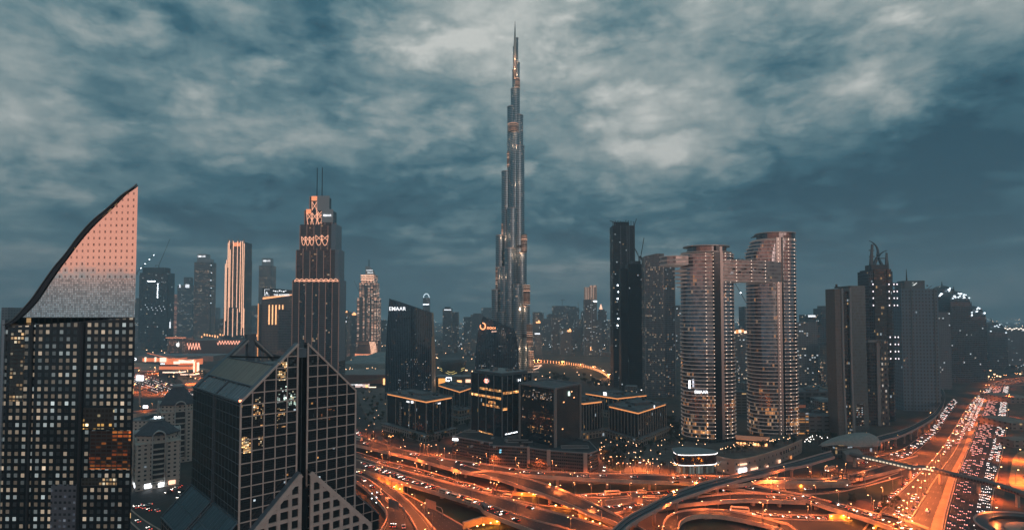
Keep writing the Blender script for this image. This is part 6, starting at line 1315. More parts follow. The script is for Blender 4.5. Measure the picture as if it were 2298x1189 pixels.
for k in range(14):
    cx, cy_, r_ = DS.x(rn.uniform(765, 862)), rn.uniform(40, 380), rn.uniform(14, 34); m = MB(); rings = []
    for q in range(5):
        a_ = q / 4 * math.pi / 2; rings.append([(p[0], p[1], 14 + r_ * .26 * math.sin(a_)) for p in ellipse(cx, cy_, r_ * math.cos(a_) + .01, r_ * .8 * math.cos(a_) + .01, 20)])
    for A_, B_ in zip(rings, rings[1:]):
        for i in range(20): j = (i + 1) % 20; m.face([A_[i], A_[j], B_[j], B_[i]], None, 0, True)
    m.build('shallow_dome', mat('dome_green', (.24, .30, .30), .7), e)
OP = Loc('opera_house', 'low dark rounded hall with thin gold edge lines, behind the ribbed towers', 'concert hall', 1012, 1290); e = OP.e
m = MB(); n = 20; lo_, hi_ = ellipse(0, 40, OP.x(1038) - OP.x(1012), 40, n), ellipse(0, 40, (OP.x(1038) - OP.x(1012)) * 1.08, 44, n)
for (z0, s0), (z1, s1) in (((0, .78), (12, .95)), ((12, .95), (30, 1.05)), ((30, 1.05), (40, 1.0))):
    A_, B_ = ellipse(0, 40, 31 * s0, 40 * s0, n), ellipse(0, 40, 31 * s1, 40 * s1, n)
    for i in range(n): j = (i + 1) % n; m.face([(*A_[i], z0), (*A_[j], z0), (*B_[j], z1), (*B_[i], z1)], None, 0, True)
m.face([(*p, 40) for p in ellipse(0, 40, 31, 40, n)], None, 1); m.build('hull', [facade('hull_ribs', (.07, .085, .08), (.04, .05, .05), fh=3, bw=60, wx=1, wy=.5, lit=0), ROOF], e)
gd = mat('gold_line', (.8, .7, .3), .5, emit=(.95, .72, .25), es=.8)
for z0, s0 in ((6, .9), (11, .97)): m = MB(); m.tube([(-31 * s0, 20, z0 + 9), (0, -.8 - 2 * s0, z0), (31 * s0, 20, z0 + 9)], .5, 5); m.build('gold_edge', gd, e)
SH = Loc('shop_block', 'low block with one amber and one black lit panel, right of the ribbed tower', 'shop', 1000, 1010); e = SH.e
blk(SH, 'dark_block', 976, 1058, 846, 878, mat('dark_block', (.04, .05, .05), .7), 6, 40); blk(SH, 'amber_panel', 984, 999, 849, 866, mat('amber_panel', (.6, .3, .1), .5, emit=(1, .42, .10), es=.9), 2, 3); blk(SH, 'black_panel', 1002, 1012, 847, 864, mat('panel_black', (.01, .01, .01), .4), 2, 3)
m = MB(); 
for a_, b_ in (((1001.5, 847), (1013, 847)), ((1013, 847), (1013, 865)), ((1001.5, 847), (1001.5, 856))): m.beam((SH.x(a_[0]), 1, SH.z(a_[1])), (SH.x(b_[0]), 1, SH.z(b_[1])), .9)
m.prism(ellipse(SH.x(1007), 1.2, 1.6, .3, 10), SH.z(860), SH.z(852), 0, 0); m.build('panel_outline', WGLOW, e)
blk(SH, 'cafe_row', 1026, 1036, 853, 860, OGLOW, 1, 3); blk(SH, 'cafe_row', 1045, 1056, 851, 858, PGLOW, 1, 3); text('&', 8, YGLOW, e, wallM((SH.x(991), 1.5, SH.z(860)), 0), .2)
# ================================================================ hazy skyline behind: each block a thing
SK = 'hazy towers of the far skyline'
BGT = [  # px0, px1, top, depth Y, facade, look
 (757, 782, 700, 2100, 1, 'hazy block with an orange lit roof edge, right of the stepped tower'), (782, 800, 706, 2300, 1, 'narrower hazy block between the stepped tower and the floodlit hotel'), (760, 778, 720, 1900, 0, 'low hazy block with two lit bars, right of the stepped tower'),
 (993, 1013, 692, 2350, 1, 'dark hazy tower with a lit top sign, right of the slanted ribbed tower'), (1012, 1028, 700, 2450, 1, 'slightly lower twin joined to the dark hazy tower with lit top sign'), (1040, 1058, 711, 2600, 1, 'small dark block left of the ring sign tower'), (1056, 1084, 706, 2700, 1, 'wide hazy slab half hidden behind the ring sign tower'), (1080, 1104, 690, 3600, 1, 'very faint tower just left of the spire tower'),
 (847, 867, 720, 2500, 1, 'hazy office slab tucked left of the slanted ribbed tower'), (548, 578, 688, 3200, 1, 'long faint slab between the gold striped tower and the sign hotel'), (480, 500, 715, 2600, 0, 'low faint block left of the gold striped tower'), (486, 502, 735, 2200, 2, 'small old style tower with lit arch left of the gold striped tower'), (330, 382, 700, 3500, 1, 'faint block behind the unfinished tower at the left'), (466, 486, 690, 3800, 1, 'very faint slab right of the tower with sloping crown'),
 (1196, 1212, 700, 2300, 0, 'first slim hazy block right of the spire tower'), (1203, 1220, 702, 2900, 1, 'open framed hazy block with a tall blank wall right of the spire tower'), (1201, 1216, 746, 2000, 2, 'lit residential block with white top bar right of the spire tower'), (1216, 1240, 715, 2500, 0, 'broad hazy block third from the spire tower'), (1232, 1262, 704, 2700, 1, 'hazy block with stepped top behind the lit residential ones'), (1240, 1278, 686, 3000, 1, 'dark bulky unfinished block with a crane on its roof'), (1272, 1300, 690, 3050, 1, 'right half of the bulky unfinished block'), (1228, 1300, 706, 2900, 1, 'wide dark base storeys of the bulky unfinished block'),
 (1238, 1256, 712, 2100, 0, 'hazy slab with many small white windows right of centre'), (1258, 1282, 742, 2000, 0, 'hazy slab with an orange lit roof below the bulky block'), (1282, 1306, 735, 2250, 1, 'plain hazy slab left of the slim lit crown tower'), (1290, 1312, 716, 2600, 0, 'hazy slab with a jutting roof beam left of the slim lit crown tower'), (1345, 1362, 698, 2300, 1, 'rounded hazy tower with a cone lantern, right of the slim lit crown tower'), (1330, 1352, 722, 2150, 0, 'hazy slab in front of the cone lantern tower'), (1358, 1380, 724, 2500, 0, 'hazy slab touching the tallest unfinished tower'), (1372, 1384, 745, 2100, 2, 'short block with bright windows by the tallest unfinished tower'),
 (1519, 1533, 690, 1700, 1, 'narrow dark block seen between the curved tower and the bridge towers'), (1640, 1668, 745, 1300, 0, 'hazy block framed under the sky bridge, left one'), (1662, 1684, 748, 1250, 0, 'hazy block framed under the sky bridge, right one'), (1672, 1684, 688, 1600, 1, 'dark tower edge just left of the right bridge tower'),
 (1788, 1836, 723, 1150, 0, 'broad dark slab full of small windows, right of the bridge towers'), (1812, 1834, 706, 1500, 1, 'hazy slab with a lit name bar, behind the broad dark slab'), (1845, 1874, 692, 1500, 1, 'bluish hazy tower left of the folded slab tower'), (1836, 1850, 730, 1400, 1, 'low hazy block between the lit name slab and the bluish tower'), (1866, 1876, 775, 1100, 2, 'pale narrow block at the left foot of the folded slab tower'), (1942, 1958, 705, 1500, 1, 'hazy slab in the gap between folded slab and horned tower'),
 (2106, 2140, 790, 1250, 0, 'pale low block with white lit floors under the domed towers'), (2196, 2222, 790, 1600, 1, 'low dark block between the domed towers and the squat dome'), (0, 14, 690, 900, 0, 'hazy block peeping out left of the sail tower'), (296, 312, 672, 2500, 0, 'pale sliver of a tower right beside the sail tower'),
 (1306, 1316, 700, 2400, 1, 'thin dark slab just left of the slim lit crown tower'), (1500, 1520, 720, 1500, 0, 'hazy block low behind the curved grey tower')]
FAC = [HZF, HZG, HZH]
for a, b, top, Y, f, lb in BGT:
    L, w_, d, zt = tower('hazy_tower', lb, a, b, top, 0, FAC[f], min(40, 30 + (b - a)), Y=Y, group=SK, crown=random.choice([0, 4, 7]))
def addlit(px0, px1, row, Y, m_, nm, h, L=None, dy=-2):
    L = Loc(nm, None, None, (px0 + px1) / 2, Y)
def pt(e): return e
# special far pieces
L, w_, d, zt = tower('slim_crown_tower', 'slim pale tower with a floodlit striped crown, centre right of the spire tower', 1312, 1340, 672, 0, HZF, 30, Y=1950)
m = MB(); m.prism([(L.x(1325), 2), (L.x(1340), 2), (L.x(1340), 22), (L.x(1325), 22)], zt, L.z(640), 0, 0); m.prism([(L.x(1313), 3), (L.x(1324), 3), (L.x(1324), 22), (L.x(1313), 22)], zt, L.z(644), 0, 0); m.build('crown_block', facade('crown_stripes', (.12, .12, .13), (.4, .3, .25), fh=60, bw=3.4, wx=.45, wy=1, lit=1, warm=(1, .6, .42), cool=(1, .7, .55), es=.8, cluster=0), L.e)
m = MB(); m.box((L.x(1327.5), -1, L.z(720)), (2.2, 1, L.z(680) - L.z(786))); m.build('pale_strip', mat('pale_strip', (.35, .35, .35), .5), L.e); m = MB(); m.box((L.x(1325.5), -1.6, L.z(782)), (3, 1, 12)); m.build('lit_foot', OGLOW, L.e); m = MB(); m.box((L.x(1336), -1, L.z(676)), (12, 1, 4)); m.build('lit_bar', WGLOW, L.e)
L = Loc('cone_lantern', 'small lit cone lantern on the roof of the rounded hazy tower', 'lantern', 1346, 2300); z = Zr(698, 2300); L.e.location.z = z; m = MB(); m.tube([(7, 8, 0), (7, 8, 8)], 9, 12); m.build('drum', mat('lantern_grey', 0), L.e); m = MB(); m.tube([(7, 8, 8), (7, 8, 20), (7, 8, 30)], [7, 4, .3], 12); m.build('cone', PGLOW, L.e)
crane('tower_crane', 'tower crane on the roof of the bulky unfinished block', 1262, 686, 3010, (16, 0), 32); crane('tower_crane', 'faint crane left of the slim lit crown tower', 1300, 700, 3000, (-6, 44), 10); crane('tower_crane', 'crane in the gap under the sky bridge', 1682, 690, 1590, (-46, 84), 0, lights=2); crane('tower_crane', 'faint crane left of the floodlit hotel', 806, 660, 2900, (-30, 66), 4)
L, w_, d, zt = tower('ring_crown_tower', 'faint far tower crowned by a glowing ring, right of the slanted ribbed tower', 948.5, 962.5, 668, 0, HZF, 30, Y=2600, crown=0)
for k in range(1):
    m = MB(); m.tube([(13 * math.cos(t_), 8, zt + 2 + 17 * math.sin(t_)) for t_ in [R(q) for q in range(-20, 201, 20)]], 1.6, 6); m.build('crown_ring', mat('ring_glow', (.8, .9, 1), .5, emit=(.75, .92, 1), es=1.2), L.e); m = MB(); m.box((0, -1, Zr(683, 2600)), (28, 2, 3)); m.build('lit_bar', WGLOW, L.e)
for lb, px0, px1, row, Y in (('orange lit roof crown glowing on the hazy block right of the stepped tower', 761, 778, 698, 2095), ('second orange lit roof crown left of the floodlit hotel', 787, 798, 704, 2295), ('orange lit roof of the slab below the bulky block', 1274, 1282, 741, 1998), ('orange lit rooftop on the second block right of the spire tower', 1203, 1213, 722, 2290)):
    L = Loc('lit_roof_crown', lb, 'roof lights', (px0 + px1) / 2, Y); L.e.location.z = Zr(row, Y) - 5; w_ = Xr(px1, Y) - Xr(px0, Y)
    m = MB(); m.box((0, 0, 3), (w_, 6, 6)); m.box((w_ * .15, 0, 8), (w_ * .3, 5, 6)); m.build('lit_panel', OGLOW, L.e)
for lb, px0, px1, row, Y, h in (('white lit bar on the low hazy block right of the stepped tower', 762, 777, 720, 1898, 4), ('white lit bar on the residential block right of the spire tower', 1200, 1212, 747, 1998, 5), ('lit name bar on the hazy slab behind the broad dark slab', 1815, 1831, 707, 1498, 5), ('lit name bar on the dark hazy tower right of the slanted ribbed tower', 996, 1012, 694, 2348, 4), ('white panel low on the hazy block right of the stepped tower', 765, 772, 773, 1895, 5), ('tall white lit panel behind the coppery striped block', 379, 382, 722, 2300, 26)):
    L = Loc('lit_sign_bar', lb, 'lit sign', (px0 + px1) / 2, Y); L.e.location.z = Zr(row, Y); w_ = Xr(px1, Y) - Xr(px0, Y)
    m = MB(); m.box((0, -1, -h / 2), (w_, 1.4, h)); m.build('panel', mat('pale_panel', 0), L.e); m = MB(); m.box((0, 0, -h / 2), (w_ + 2, .8, h + 2)); m.build('frame', DARK, L.e)
# glowing stadium-like terrace seen through the sky bridge
L = Loc('lit_terrace', 'orange floodlit rooftop terrace glowing in the gap under the sky bridge', 'terrace', 1662, 1245); L.e.location.z = Zr(748, 1245)
for k in range(6): m = MB(); m.box((-14 + k * 6, -3, 3 + (k * 5 % 4)), (5, 3, 5 + (k * 3 % 4))); m.build('lit_panel', YGLOW if k % 2 else LW2, L.e)
# far low city: small blocks scattered to the horizon (the largest ones one by one)
rn = random.Random(11); LBF = [facade('low_city_a', (.14, .14, .14), (.04, .04, .04), fh=4, bw=5, wx=.5, wy=.45, lit=.16, warm=(1, .55, .25), cool=(.9, .95, 1), es=2.2, cluster=.5), facade('low_city_b', (.09, .10, .11), (.03, .035, .04), fh=4, bw=4, wx=.55, wy=.5, lit=.10, warm=(1, .5, .22), cool=(.9, .95, 1), es=2.4, cluster=.5)]
lowm = []
for a, b, r0, r1, n, refs in ((760, 866, 778, 792, 10, 'beyond the domed mall roofs'), (976, 1070, 756, 800, 26, 'between the two ribbed towers'), (1196, 1378, 768, 800, 24, 'behind the lit promenade'), (300, 660, 752, 790, 26, 'in the haze around the gold striped tower'), (1520, 1540, 760, 850, 5, 'in the slit left of the bridge towers'), (1640, 1690, 790, 880, 8, 'in the gap between the bridge towers'), (1786, 1876, 800, 960, 16, 'right of the bridge towers'), (2100, 2298, 800, 850, 14, 'by the far highway bend'), (1400, 1450, 880, 900, 3, 'at the foot of the unfinished towers')):
    for k in range(n):
        px = rn.uniform(a, b); row = rn.uniform(r0, r1); Y = Yg(row); w_ = rn.uniform(12, 34) * (1 if Y > 1500 else .7); h = rn.uniform(8, 26) * (1.3 if Y > 2000 else .8); d = w_ * rn.uniform(.6, 1.2)
        e = thing('low_building', 'small hazy low building ' + refs, 'building', (Xr(px, Y), Y + d / 2, 0), rn.uniform(-.5, .5), 'small low buildings ' + refs)
        m = MB(); m.prism(rect(0, 0, w_, d), 0, h, 0, 1)
        if rn.random() < .6: m.prism(rect(w_ * .1, 0, w_ * .5, d * .5), h, h + 3, 0, 1)
        m.build('walls', [LBF[k % 2], ROOFL if k % 3 else ROOF], e)
# ================================================================ foot of the bridge towers, metro
e, w_, d, z = simple('parking_block', 'low car park with amber lit decks at the right foot of the bridge towers', 'car park', 1788, 1812, 975, 926, 40, 0, facade('amber_decks', (.13, .12, .11), (.12, .07, .04), fh=3.4, bw=9, wx=.9, wy=.45, lit=.55, warm=(1, .42, .12), es=1.1, cluster=.3))
simple('parking_block', 'plain grey low block between the amber lit car park and the folded tower', 'building', 1812, 1876, 968, 935, 60, 0, facade('plain_low', (.10, .11, .115), (.03, .035, .04), fh=5, bw=9, wx=.6, wy=.3, lit=.05))
simple('mall_block', 'long dark roofed block behind the low buildings right of the bridge towers', 'building', 1788, 1880, 905, 880, 60, 0, facade('long_block', (.07, .085, .09), (.03, .04, .04), fh=6, bw=12, lit=.03))
simple('mall_block', 'small block with a reddish lit wall right of the bridge towers', 'building', 1788, 1806, 935, 908, 20, 0, mat('red_wall', (.30, .14, .10), .8, emit=(1, .3, .15), es=.10))
simple('mall_block', 'cream arcade building beyond the glowing yard right of the bridge towers', 'building', 1805, 1842, 862, 838, 30, 0, facade('arcade', (.28, .22, .18), (.1, .06, .04), fh=12, bw=7, wx=.6, wy=.7, lit=.1, es=.8))
simple('mall_block', 'grey blocks stepped behind the left bridge tower', 'building', 1650, 1680, 930, 880, 50, 0, facade('grey_steps', (.16, .16, .15), (.05, .05, .05), fh=4, bw=8, wx=.8, wy=.4, lit=.08))
def pavilion():
    e = thing('pavilion', 'rounded glass pavilion outlined with white light, below the left bridge tower', 'pavilion', (0, 0, 0))
    zt = 18.0; row = [(1508, 1005), (1514, 1015), (1528, 1019), (1566, 1019), (1606, 1016.5), (1604, 1010), (1570, 1004), (1530, 1002)]
    P_ = [G(a, b, zt) for a, b in row]; c = sum(P_, Vector()) / len(P_); e.location = (c.x, c.y, 0); pl = [(p.x - c.x, p.y - c.y) for p in spl([(q.x, q.y, 0) for q in P_ + [P_[0]]], 41)[:-1]]
    m = MB(); m.prism(pl, zt - 1.2, zt, 0, 1, True, True); m.build('roof', [mat('white_fascia', (.6, .6, .6), .5), mat('pavilion_roof', (.20, .25, .26), .8)], e)
    m = MB(); m.prism([(x * .96, y * .96) for x, y in pl], 8.5, zt - 1.2, 0, 0); m.build('upper_glazing', facade('dark_pavilion', (.03, .025, .025), (.02, .018, .02), fh=8, bw=3, wx=.96, wy=.9, lit=.02), e)
    m = MB(); m.prism([(x * .86, y * .86) for x, y in pl], 0, 8, 0, 0); m.build('lower_glazing', facade('green_lit_glass', (.10, .13, .13), (.05, .08, .08), fh=8.5, bw=1.1, wx=.85, wy=.98, lit=.75, warm=(.50, .70, .66), cool=(.65, .8, .72), es=.30, cluster=.3), e)
    m = MB(); m.prism([(x * .97, y * .97) for x, y in pl], 7.8, 8.6, 0, 0, True, True); m.build('floor_slab', mat('white_fascia', 0), e)
    lg = mat('led_line', (1, 1, 1), .5, emit=(1, .93, .90), es=2.6)
    for z, s_ in ((zt - .5, 1.003), (8.1, .975)):
        q = [(x * s_, y * s_, z) for x, y in pl]; q = [p for p in q if p[1] < 3 * 1.0 or p[0] < -20]; q.sort(key=lambda p: p[0]); fr = [p for p in q if p[1] < 0]; m = MB(); m.tube([Vector(p) + Vector((0, -.1, 0)) for p in fr], .22, 5); m.build('led_line', lg, e)
pavilion()
def podium():
    O = G(1750, 1000, 0); e = thing('hotel_podium', 'curving pale podium wall with lit shop windows and a planted deck', 'podium', (O.x, O.y, 0))
    zt = 13.0; fr = [(1606, 1036), (1625, 1040), (1648, 1044), (1680, 1040), (1720, 1030), (1760, 1016), (1798, 1000)]; 
    f = [G(a, b - 12, zt) for a, b in fr]; f = [Vector((p.x - O.x, p.y - O.y, 0)) for p in spl([(p.x, p.y, 0) for p in f], 26)] if False else [Vector(p) - Vector((O.x, O.y, 0)) for p in spl([(p.x, p.y, 0) for p in f], 26)]
    back = [(G(a, b, zt).x - O.x, G(a, b, zt).y - O.y) for a, b in ((1800, 982), (1740, 975), (1680, 985), (1600, 995), (1560, 1000))]
    m = MB(); m.prism([(p.x, p.y) for p in f] + back, 0, zt, 0, 1); m.build('wall', [facade('podium_wall', (.38, .30, .26), (.05, .045, .045), fh=6.2, bw=8, wx=.18, wy=.3, lit=.12, es=1.2, dirty=.15), mat('podium_deck', (.10, .09, .08), .9, var=.4, vs=.1)], e)
    m = MB()
    for a, b in zip(f, f[1:]): m.beam(a + Vector((0, -.2, zt + .5)), b + Vector((0, -.2, zt + .5)), .8, 1.2)
    m.build('parapet', CONC, e)
    for px0, px1, r0, r1, m_ in ((1651, 1675, 1050, 1060, WGLOW), (1677, 1702, 1049, 1059, PGLOW), (1655, 1675, 1039, 1043, PGLOW), (1715, 1722, 1044, 1050, PGLOW), (1741, 1750, 1031, 1038, PGLOW), (1768, 1775, 1022, 1030, YGLOW), (1606, 1615, 1029, 1032, WGLOW)):
        px = (px0 + px1) / 2; best = (1e9, None, 0)
        for a, b in zip(f, f[1:]):
            for t_ in (0, .25, .5, .75):
                p = a.lerp(b, t_) + Vector((O.x, O.y, 6)); best = min(best, (abs(proj(p) - px), p.y, math.atan2(b.y - a.y, b.x - a.x)))
        Yb, rz = best[1] - .4, best[2]; z0, z1 = Zr(r1, Yb), Zr(r0, Yb); w_ = Xr(px1, Yb) - Xr(px0, Yb)
        m = MB(); m.box((Xr(px, Yb) - O.x, Yb - O.y, (z0 + z1) / 2), (w_, .5, abs(z1 - z0)), rz); m.build('lit_window', m_, e)
    for k in range(7):
        p = f[16 + k] ; m = MB(); m.box((p.x, p.y - .2, zt - 4), (1.6, .5, 3.2)); m.build('dark_window', mat('dark_opening', 0), e)
    m = MB(); m.prism([(G(a, b, zt).x - O.x, G(a, b, zt).y - O.y) for a, b in ((1650, 987), (1728, 992), (1722, 1001), (1652, 995))][::-1], zt + 4.5, zt + 5.3, 0, 0, True, True); m.build('restaurant_roof', mat('copper_canopy', (.45, .25, .17), .7, emit=(1, .35, .16), es=.14), e)
    for k in range(9): m = MB(); p = G(1655 + k * 8, 999 + k * .4, zt); m.box((p.x - O.x, p.y - O.y, zt + 2), (2.4, .6, 2.6)); m.build('lit_doorway', OGLOW, e)
podium()
# metro viaduct
VM = mat('viaduct_deck', (.045, .065, .075), .8, var=.2); PINKC = mat('pinkish_concrete', (.42, .33, .30), .75, var=.15, vs=.15)
def viaduct(label, far, near, n, pil, z=12.0):
    fa, ne = edge(far, n), edge(near, n); mb = MB(); O = Vector((ne[0].x, ne[0].y, 0)); e = thing('metro_viaduct', label, 'viaduct', tuple(O))
    fa = [p - O for p in fa]; ne = [p - O for p in ne]
    for i in range(n - 1):
        a, b, c, d = ne[i], ne[i + 1], fa[i + 1], fa[i]; mb.face([a, b, c, d])
        for f in (.22, .34, .62, .74):
            p, q = a.lerp(d, f), b.lerp(c, f); w = (d - a).normalized() * .18; u = Vector((0, 0, .28)); mb.face([p - w + u, q - w + u, q + w + u, p + w + u], None, 1); mb.face([p - w, q - w, q - w + u, p - w + u], None, 1)
        p, q = a.lerp(d, .48), b.lerp(c, .48); w = (d - a).normalized() * .5; u = Vector((0, 0, .9)); mb.face([p - w + u, q - w + u, q + w + u, p + w + u], None, 2); mb.face([p - w, q - w, q - w + u, p - w + u], None, 2)
    mb.build('track_deck', [VM, STEEL, mat('walkway_blue', (.10, .13, .15), .8)], e)
    for nm, ln, s_ in (('parapet', ne, 1), ('parapet', fa, -1)):
        q = MB()
        for i in range(n - 1):
            a, b = ln[i], ln[i + 1]; wv = (fa[i] - ne[i]).normalized() * .8 * s_; wv2 = (fa[i + 1] - ne[i + 1]).normalized() * .8 * s_; u = Vector((0, 0, 1.3)); dn = Vector((0, 0, -.9))
            q.face([a + dn, b + dn, b + u, a + u]); q.face([a + u, b + u, b + wv2 + u, a + wv + u]); q.face([a + wv, b + wv2, b + wv2 + u, a + wv + u])
        q.build(nm, PINKC, e)
    q = MB()
    for i in range(n - 1):
        a, b, c, d = ne[i], ne[i + 1], fa[i + 1], fa[i]; dn, dd = Vector((0, 0, -.9)), Vector((0, 0, -2.6)); A_, B_, C_, D_ = a.lerp(d, .28), b.lerp(c, .28), b.lerp(c, .72), a.lerp(d, .72)
        q.face([a + dn, A_ + dd, B_ + dd, b + dn]); q.face([A_ + dd, D_ + dd, C_ + dd, B_ + dd]); q.face([D_ + dd, d + dn, c + dn, C_ + dd])
    q.build('box_girder', PINKC, e)
    for f in pil:
        i = int(f * (n - 1)); c = ne[i].lerp(fa[i], .5); q = MB(); q.tube([(c.x, c.y, 0), (c.x, c.y, z - 4.6), (c.x, c.y, z - 2.6)], [1.25, 1.25, 2.4], 12); q.build('pillar', PINKC, e)
    return e
viaduct('metro viaduct sweeping up from the bottom edge to the shell shaped station', 'C-250,1180@12 C0,930 C300,762 C700,562 C1100,420 C1500,318 C2000,208 C2298,140 D520,370 D720,312 D860,275', 'C-120,1240@12 C80,1030 C350,868 C700,688 C1100,548 C1500,425 C2000,300 C2298,216 D560,445 D760,385 D900,345', 90, (.14, .235, .33, .42, .515, .60, .68, .755, .83, .91))
viaduct('metro viaduct beyond the station curving along the highway', 'D1300,165@12 E20,520 E200,470 E330,412 E430,350 E478,292 E498,240 E480,190 E420,150', 'D1340,215@12 E40,555 E200,512 E330,448 E432,388 E485,330 E512,270 E520,215 E500,170', 60, (.06, .13, .20, .27, .34, .41, .48, .55, .62, .69, .76, .83))
def station():
    Y = Yg(1006, 12.0); O = Vector((Xr(1900, Y), Y, 0)); e = thing('metro_station', 'shell shaped pale metro station roof on the viaduct', 'metro station', tuple(O))
    # spine runs along the viaduct from the pointed left end to the rounded right end
    A_ = G(1841, 1000, 12) - O; B_ = G(1966, 992, 12) - O; ax = (B_ - A_); ln = ax.length; ax.normalize(); nr = Vector((-ax.y, ax.x, 0)); n, k = 26, 16; rows = []
    for i in range(n + 1):
        t_ = i / n; c = A_ + ax * (ln * t_); prof = (math.sin(math.pi * min(1, t_ * .62 + .02))) ** .75 if t_ < .8 else (math.sin(math.pi * .516)) ** .75 * math.sqrt(max(0.0, 1 - ((t_ - .8) / .2) ** 2.2))
        wd, h = 12.5 * prof + .3, 10.5 * prof + .2; row = []
        for j in range(k + 1):
            a_ = math.pi * j / k; row.append(c + nr * (wd * math.cos(a_)) + Vector((0, 0, h * math.sin(a_) ** .85 + (2.2 * math.sin(math.pi * t_ * 2.2) if a_ > 2.2 and t_ < .45 else 0))))
        rows.append(row)
    m = MB()
    for i in range(n):
        for j in range(k): m.face([rows[i][j], rows[i][j + 1], rows[i + 1][j + 1], rows[i + 1][j]], [(i * 3, j * 3), (i * 3, j * 3 + 3), (i * 3 + 3, j * 3 + 3), (i * 3 + 3, j * 3)], 0, True)
    m.build('shell_roof', mat('shell_roof', (.27, .30, .29), .55, .1, var=.12, vs=.4), e)
    for f, nm in ((0, 'lower_rim'), (k, 'lower_rim')): m = MB(); m.tube([rows[i][f] for i in range(n + 1)], .5, 6); m.build(nm, mat('rim_pale', (.32, .34, .33), .5), e)
    m = MB(); pl = [(A_ + ax * ln * t_ + nr * s_ * 9.5) for t_, s_ in ((.14, 1), (.14, -1), (.88, -1), (.88, 1))]; m.prism([(p.x, p.y) for p in pl], 1.5, 12.2, 0, 0, True, True); m.build('concourse', facade('concourse_glass', (.10, .12, .12), (.04, .05, .05), fh=5, bw=3, wx=.8, wy=.7, lit=.06, es=1.4), e)
    m = MB(); c = A_ + ax * ln * .35 - nr * 16; m.prism([(c.x - 9, c.y - 3), (c.x + 7, c.y - 5), (c.x + 9, c.y + 6), (c.x - 8, c.y + 8)], 0, [6.5, 8, 10, 9], 0, 0); m.build('entrance_block', mat('entrance_stone', (.26, .23, .21), .8), e)
    m = MB(); m.box((c.x + 3, c.y - 5.4, 5), (5, .4, 4)); m.build('lit_poster', mat('poster', (.6, .55, .5), .5, emit=(.8, .75, .7), es=.5), e)
    text('Metro', 1.5, DARK, e, wallM((c.x + 3, c.y - 5.75, 4.6), 0), .05)
    return e
station()
def footbridge():
    top = 'D1090,330@9 D1250,368 D1450,410 D1869,505 E350,752 E600,812 E800,858 E960,905 E1089,952 E1250,1020'; n = 60; c = edge(top, n); O = Vector((c[0].x, c[0].y, 0)); c = [p - O for p in c]
    e = thing('footbridge', 'long enclosed footbridge with a row of lit windows crossing above the highway', 'footbridge', tuple(O)); m = MB(); w = MB(); lit = MB()
    h, hw = 4.4, 2.9; rings = []
    for i in range(n):
        d = (c[min(i + 1, n - 1)] - c[max(i - 1, 0)]).normalized(); s_ = Vector((-d.y, d.x, 0)); rings.append([c[i] + s_ * (hw * math.cos(a_)) + Vector((0, 0, h / 2 + h / 2 * math.sin(a_))) for a_ in [2 * math.pi * q / 12 for q in range(12)]])
    for i in range(n - 1):
        for q in range(12): r_ = (q + 1) % 12; m.face([rings[i][q], rings[i + 1][q], rings[i + 1][r_], rings[i][r_]], None, 0, True)
    m.build('tube', mat('bridge_tube', (.16, .15, .145), .5, .2), e)
    for i in range(4, 52):
        a, b = c[i], c[i + 1]; d = (b - a); s_ = Vector((d.y, -d.x, 0)).normalized() * (hw + .12); L_ = max(1, int(d.length / 2.2))
        for q in range(L_):
            p = a + d * ((q + .15) / L_) + s_; r_ = a + d * ((q + .8) / L_) + s_; (lit if i < 26 else w).face([p + Vector((0, 0, 1.5)), r_ + Vector((0, 0, 1.5)), r_ + Vector((0, 0, 2.9)), p + Vector((0, 0, 2.9))])
    lit.build('window_band', mat('bridge_windows', (.5, .45, .4), .4, emit=(1, .80, .55), es=.75), e)['label'] = 'lit window band'; w.build('window_band', mat('bridge_windows_dim', (.05, .05, .055), .2), e)
    for f in (.02, .30, .47, .66, .85):
        i = int(f * (n - 1)); q = MB(); q.box((c[i].x, c[i].y, 4.5), (2, 2, 9)); q.build('pillar', CONC, e)
footbridge()
# promenade: curved arcade of lights
PR = [G(a, b, 0) for a, b in ((1192, 812), (1230, 814), (1265, 817), (1300, 822), (1330, 829), (1352, 838), (1366, 848))]
e = thing('promenade_arcade', 'curved arcade glowing orange round the park, right of the spire tower', 'arcade', (PR[3].x, PR[3].y, 0)); O = Vector((PR[3].x, PR[3].y, 0)); pp = [p - O for p in spl(PR, 44)]
m = MB()
for a, b in zip(pp, pp[1:]): m.beam(a + Vector((0, 0, 8)), b + Vector((0, 0, 8)), 8, .8)
m.build('arcade_roof', mat('arcade_roof', (.3, .22, .18), .8), e)
for i, p in enumerate(pp[::1]): m = MB(); m.box((p.x, p.y - 3.6, 4), (1.6, 1.0, 7.6)); m.build('lit_column', mat('orange_column', (.9, .5, .3), .5, emit=(1, .36, .13), es=1.6 ), e)
LD_ = None
for p in pp[2::8]: plight('arcade_light', (p.x, p.y - 12, 9), 60000, (1, .36, .12), e, 2.0)
e = thing('promenade_arcade', 'pale winding quay outlined with white light at the foot of the spire tower', 'quay', (0, 0, 0)); m = MB(); m.tube([G(a, b, 1.0) for a, b in ((1196, 822), (1215, 819), (1207, 826), (1190, 831), (1178, 836), (1196, 836))], 1.1, 5); m.build('light_line', PGLOW, e); m = MB(); m.tube([G(a, b, .4) for a, b in ((1196, 824), (1217, 821), (1209, 828), (1192, 833), (1180, 838), (1198, 838))], 1.2, 5); m.build('quay_kerb', CONC, e)
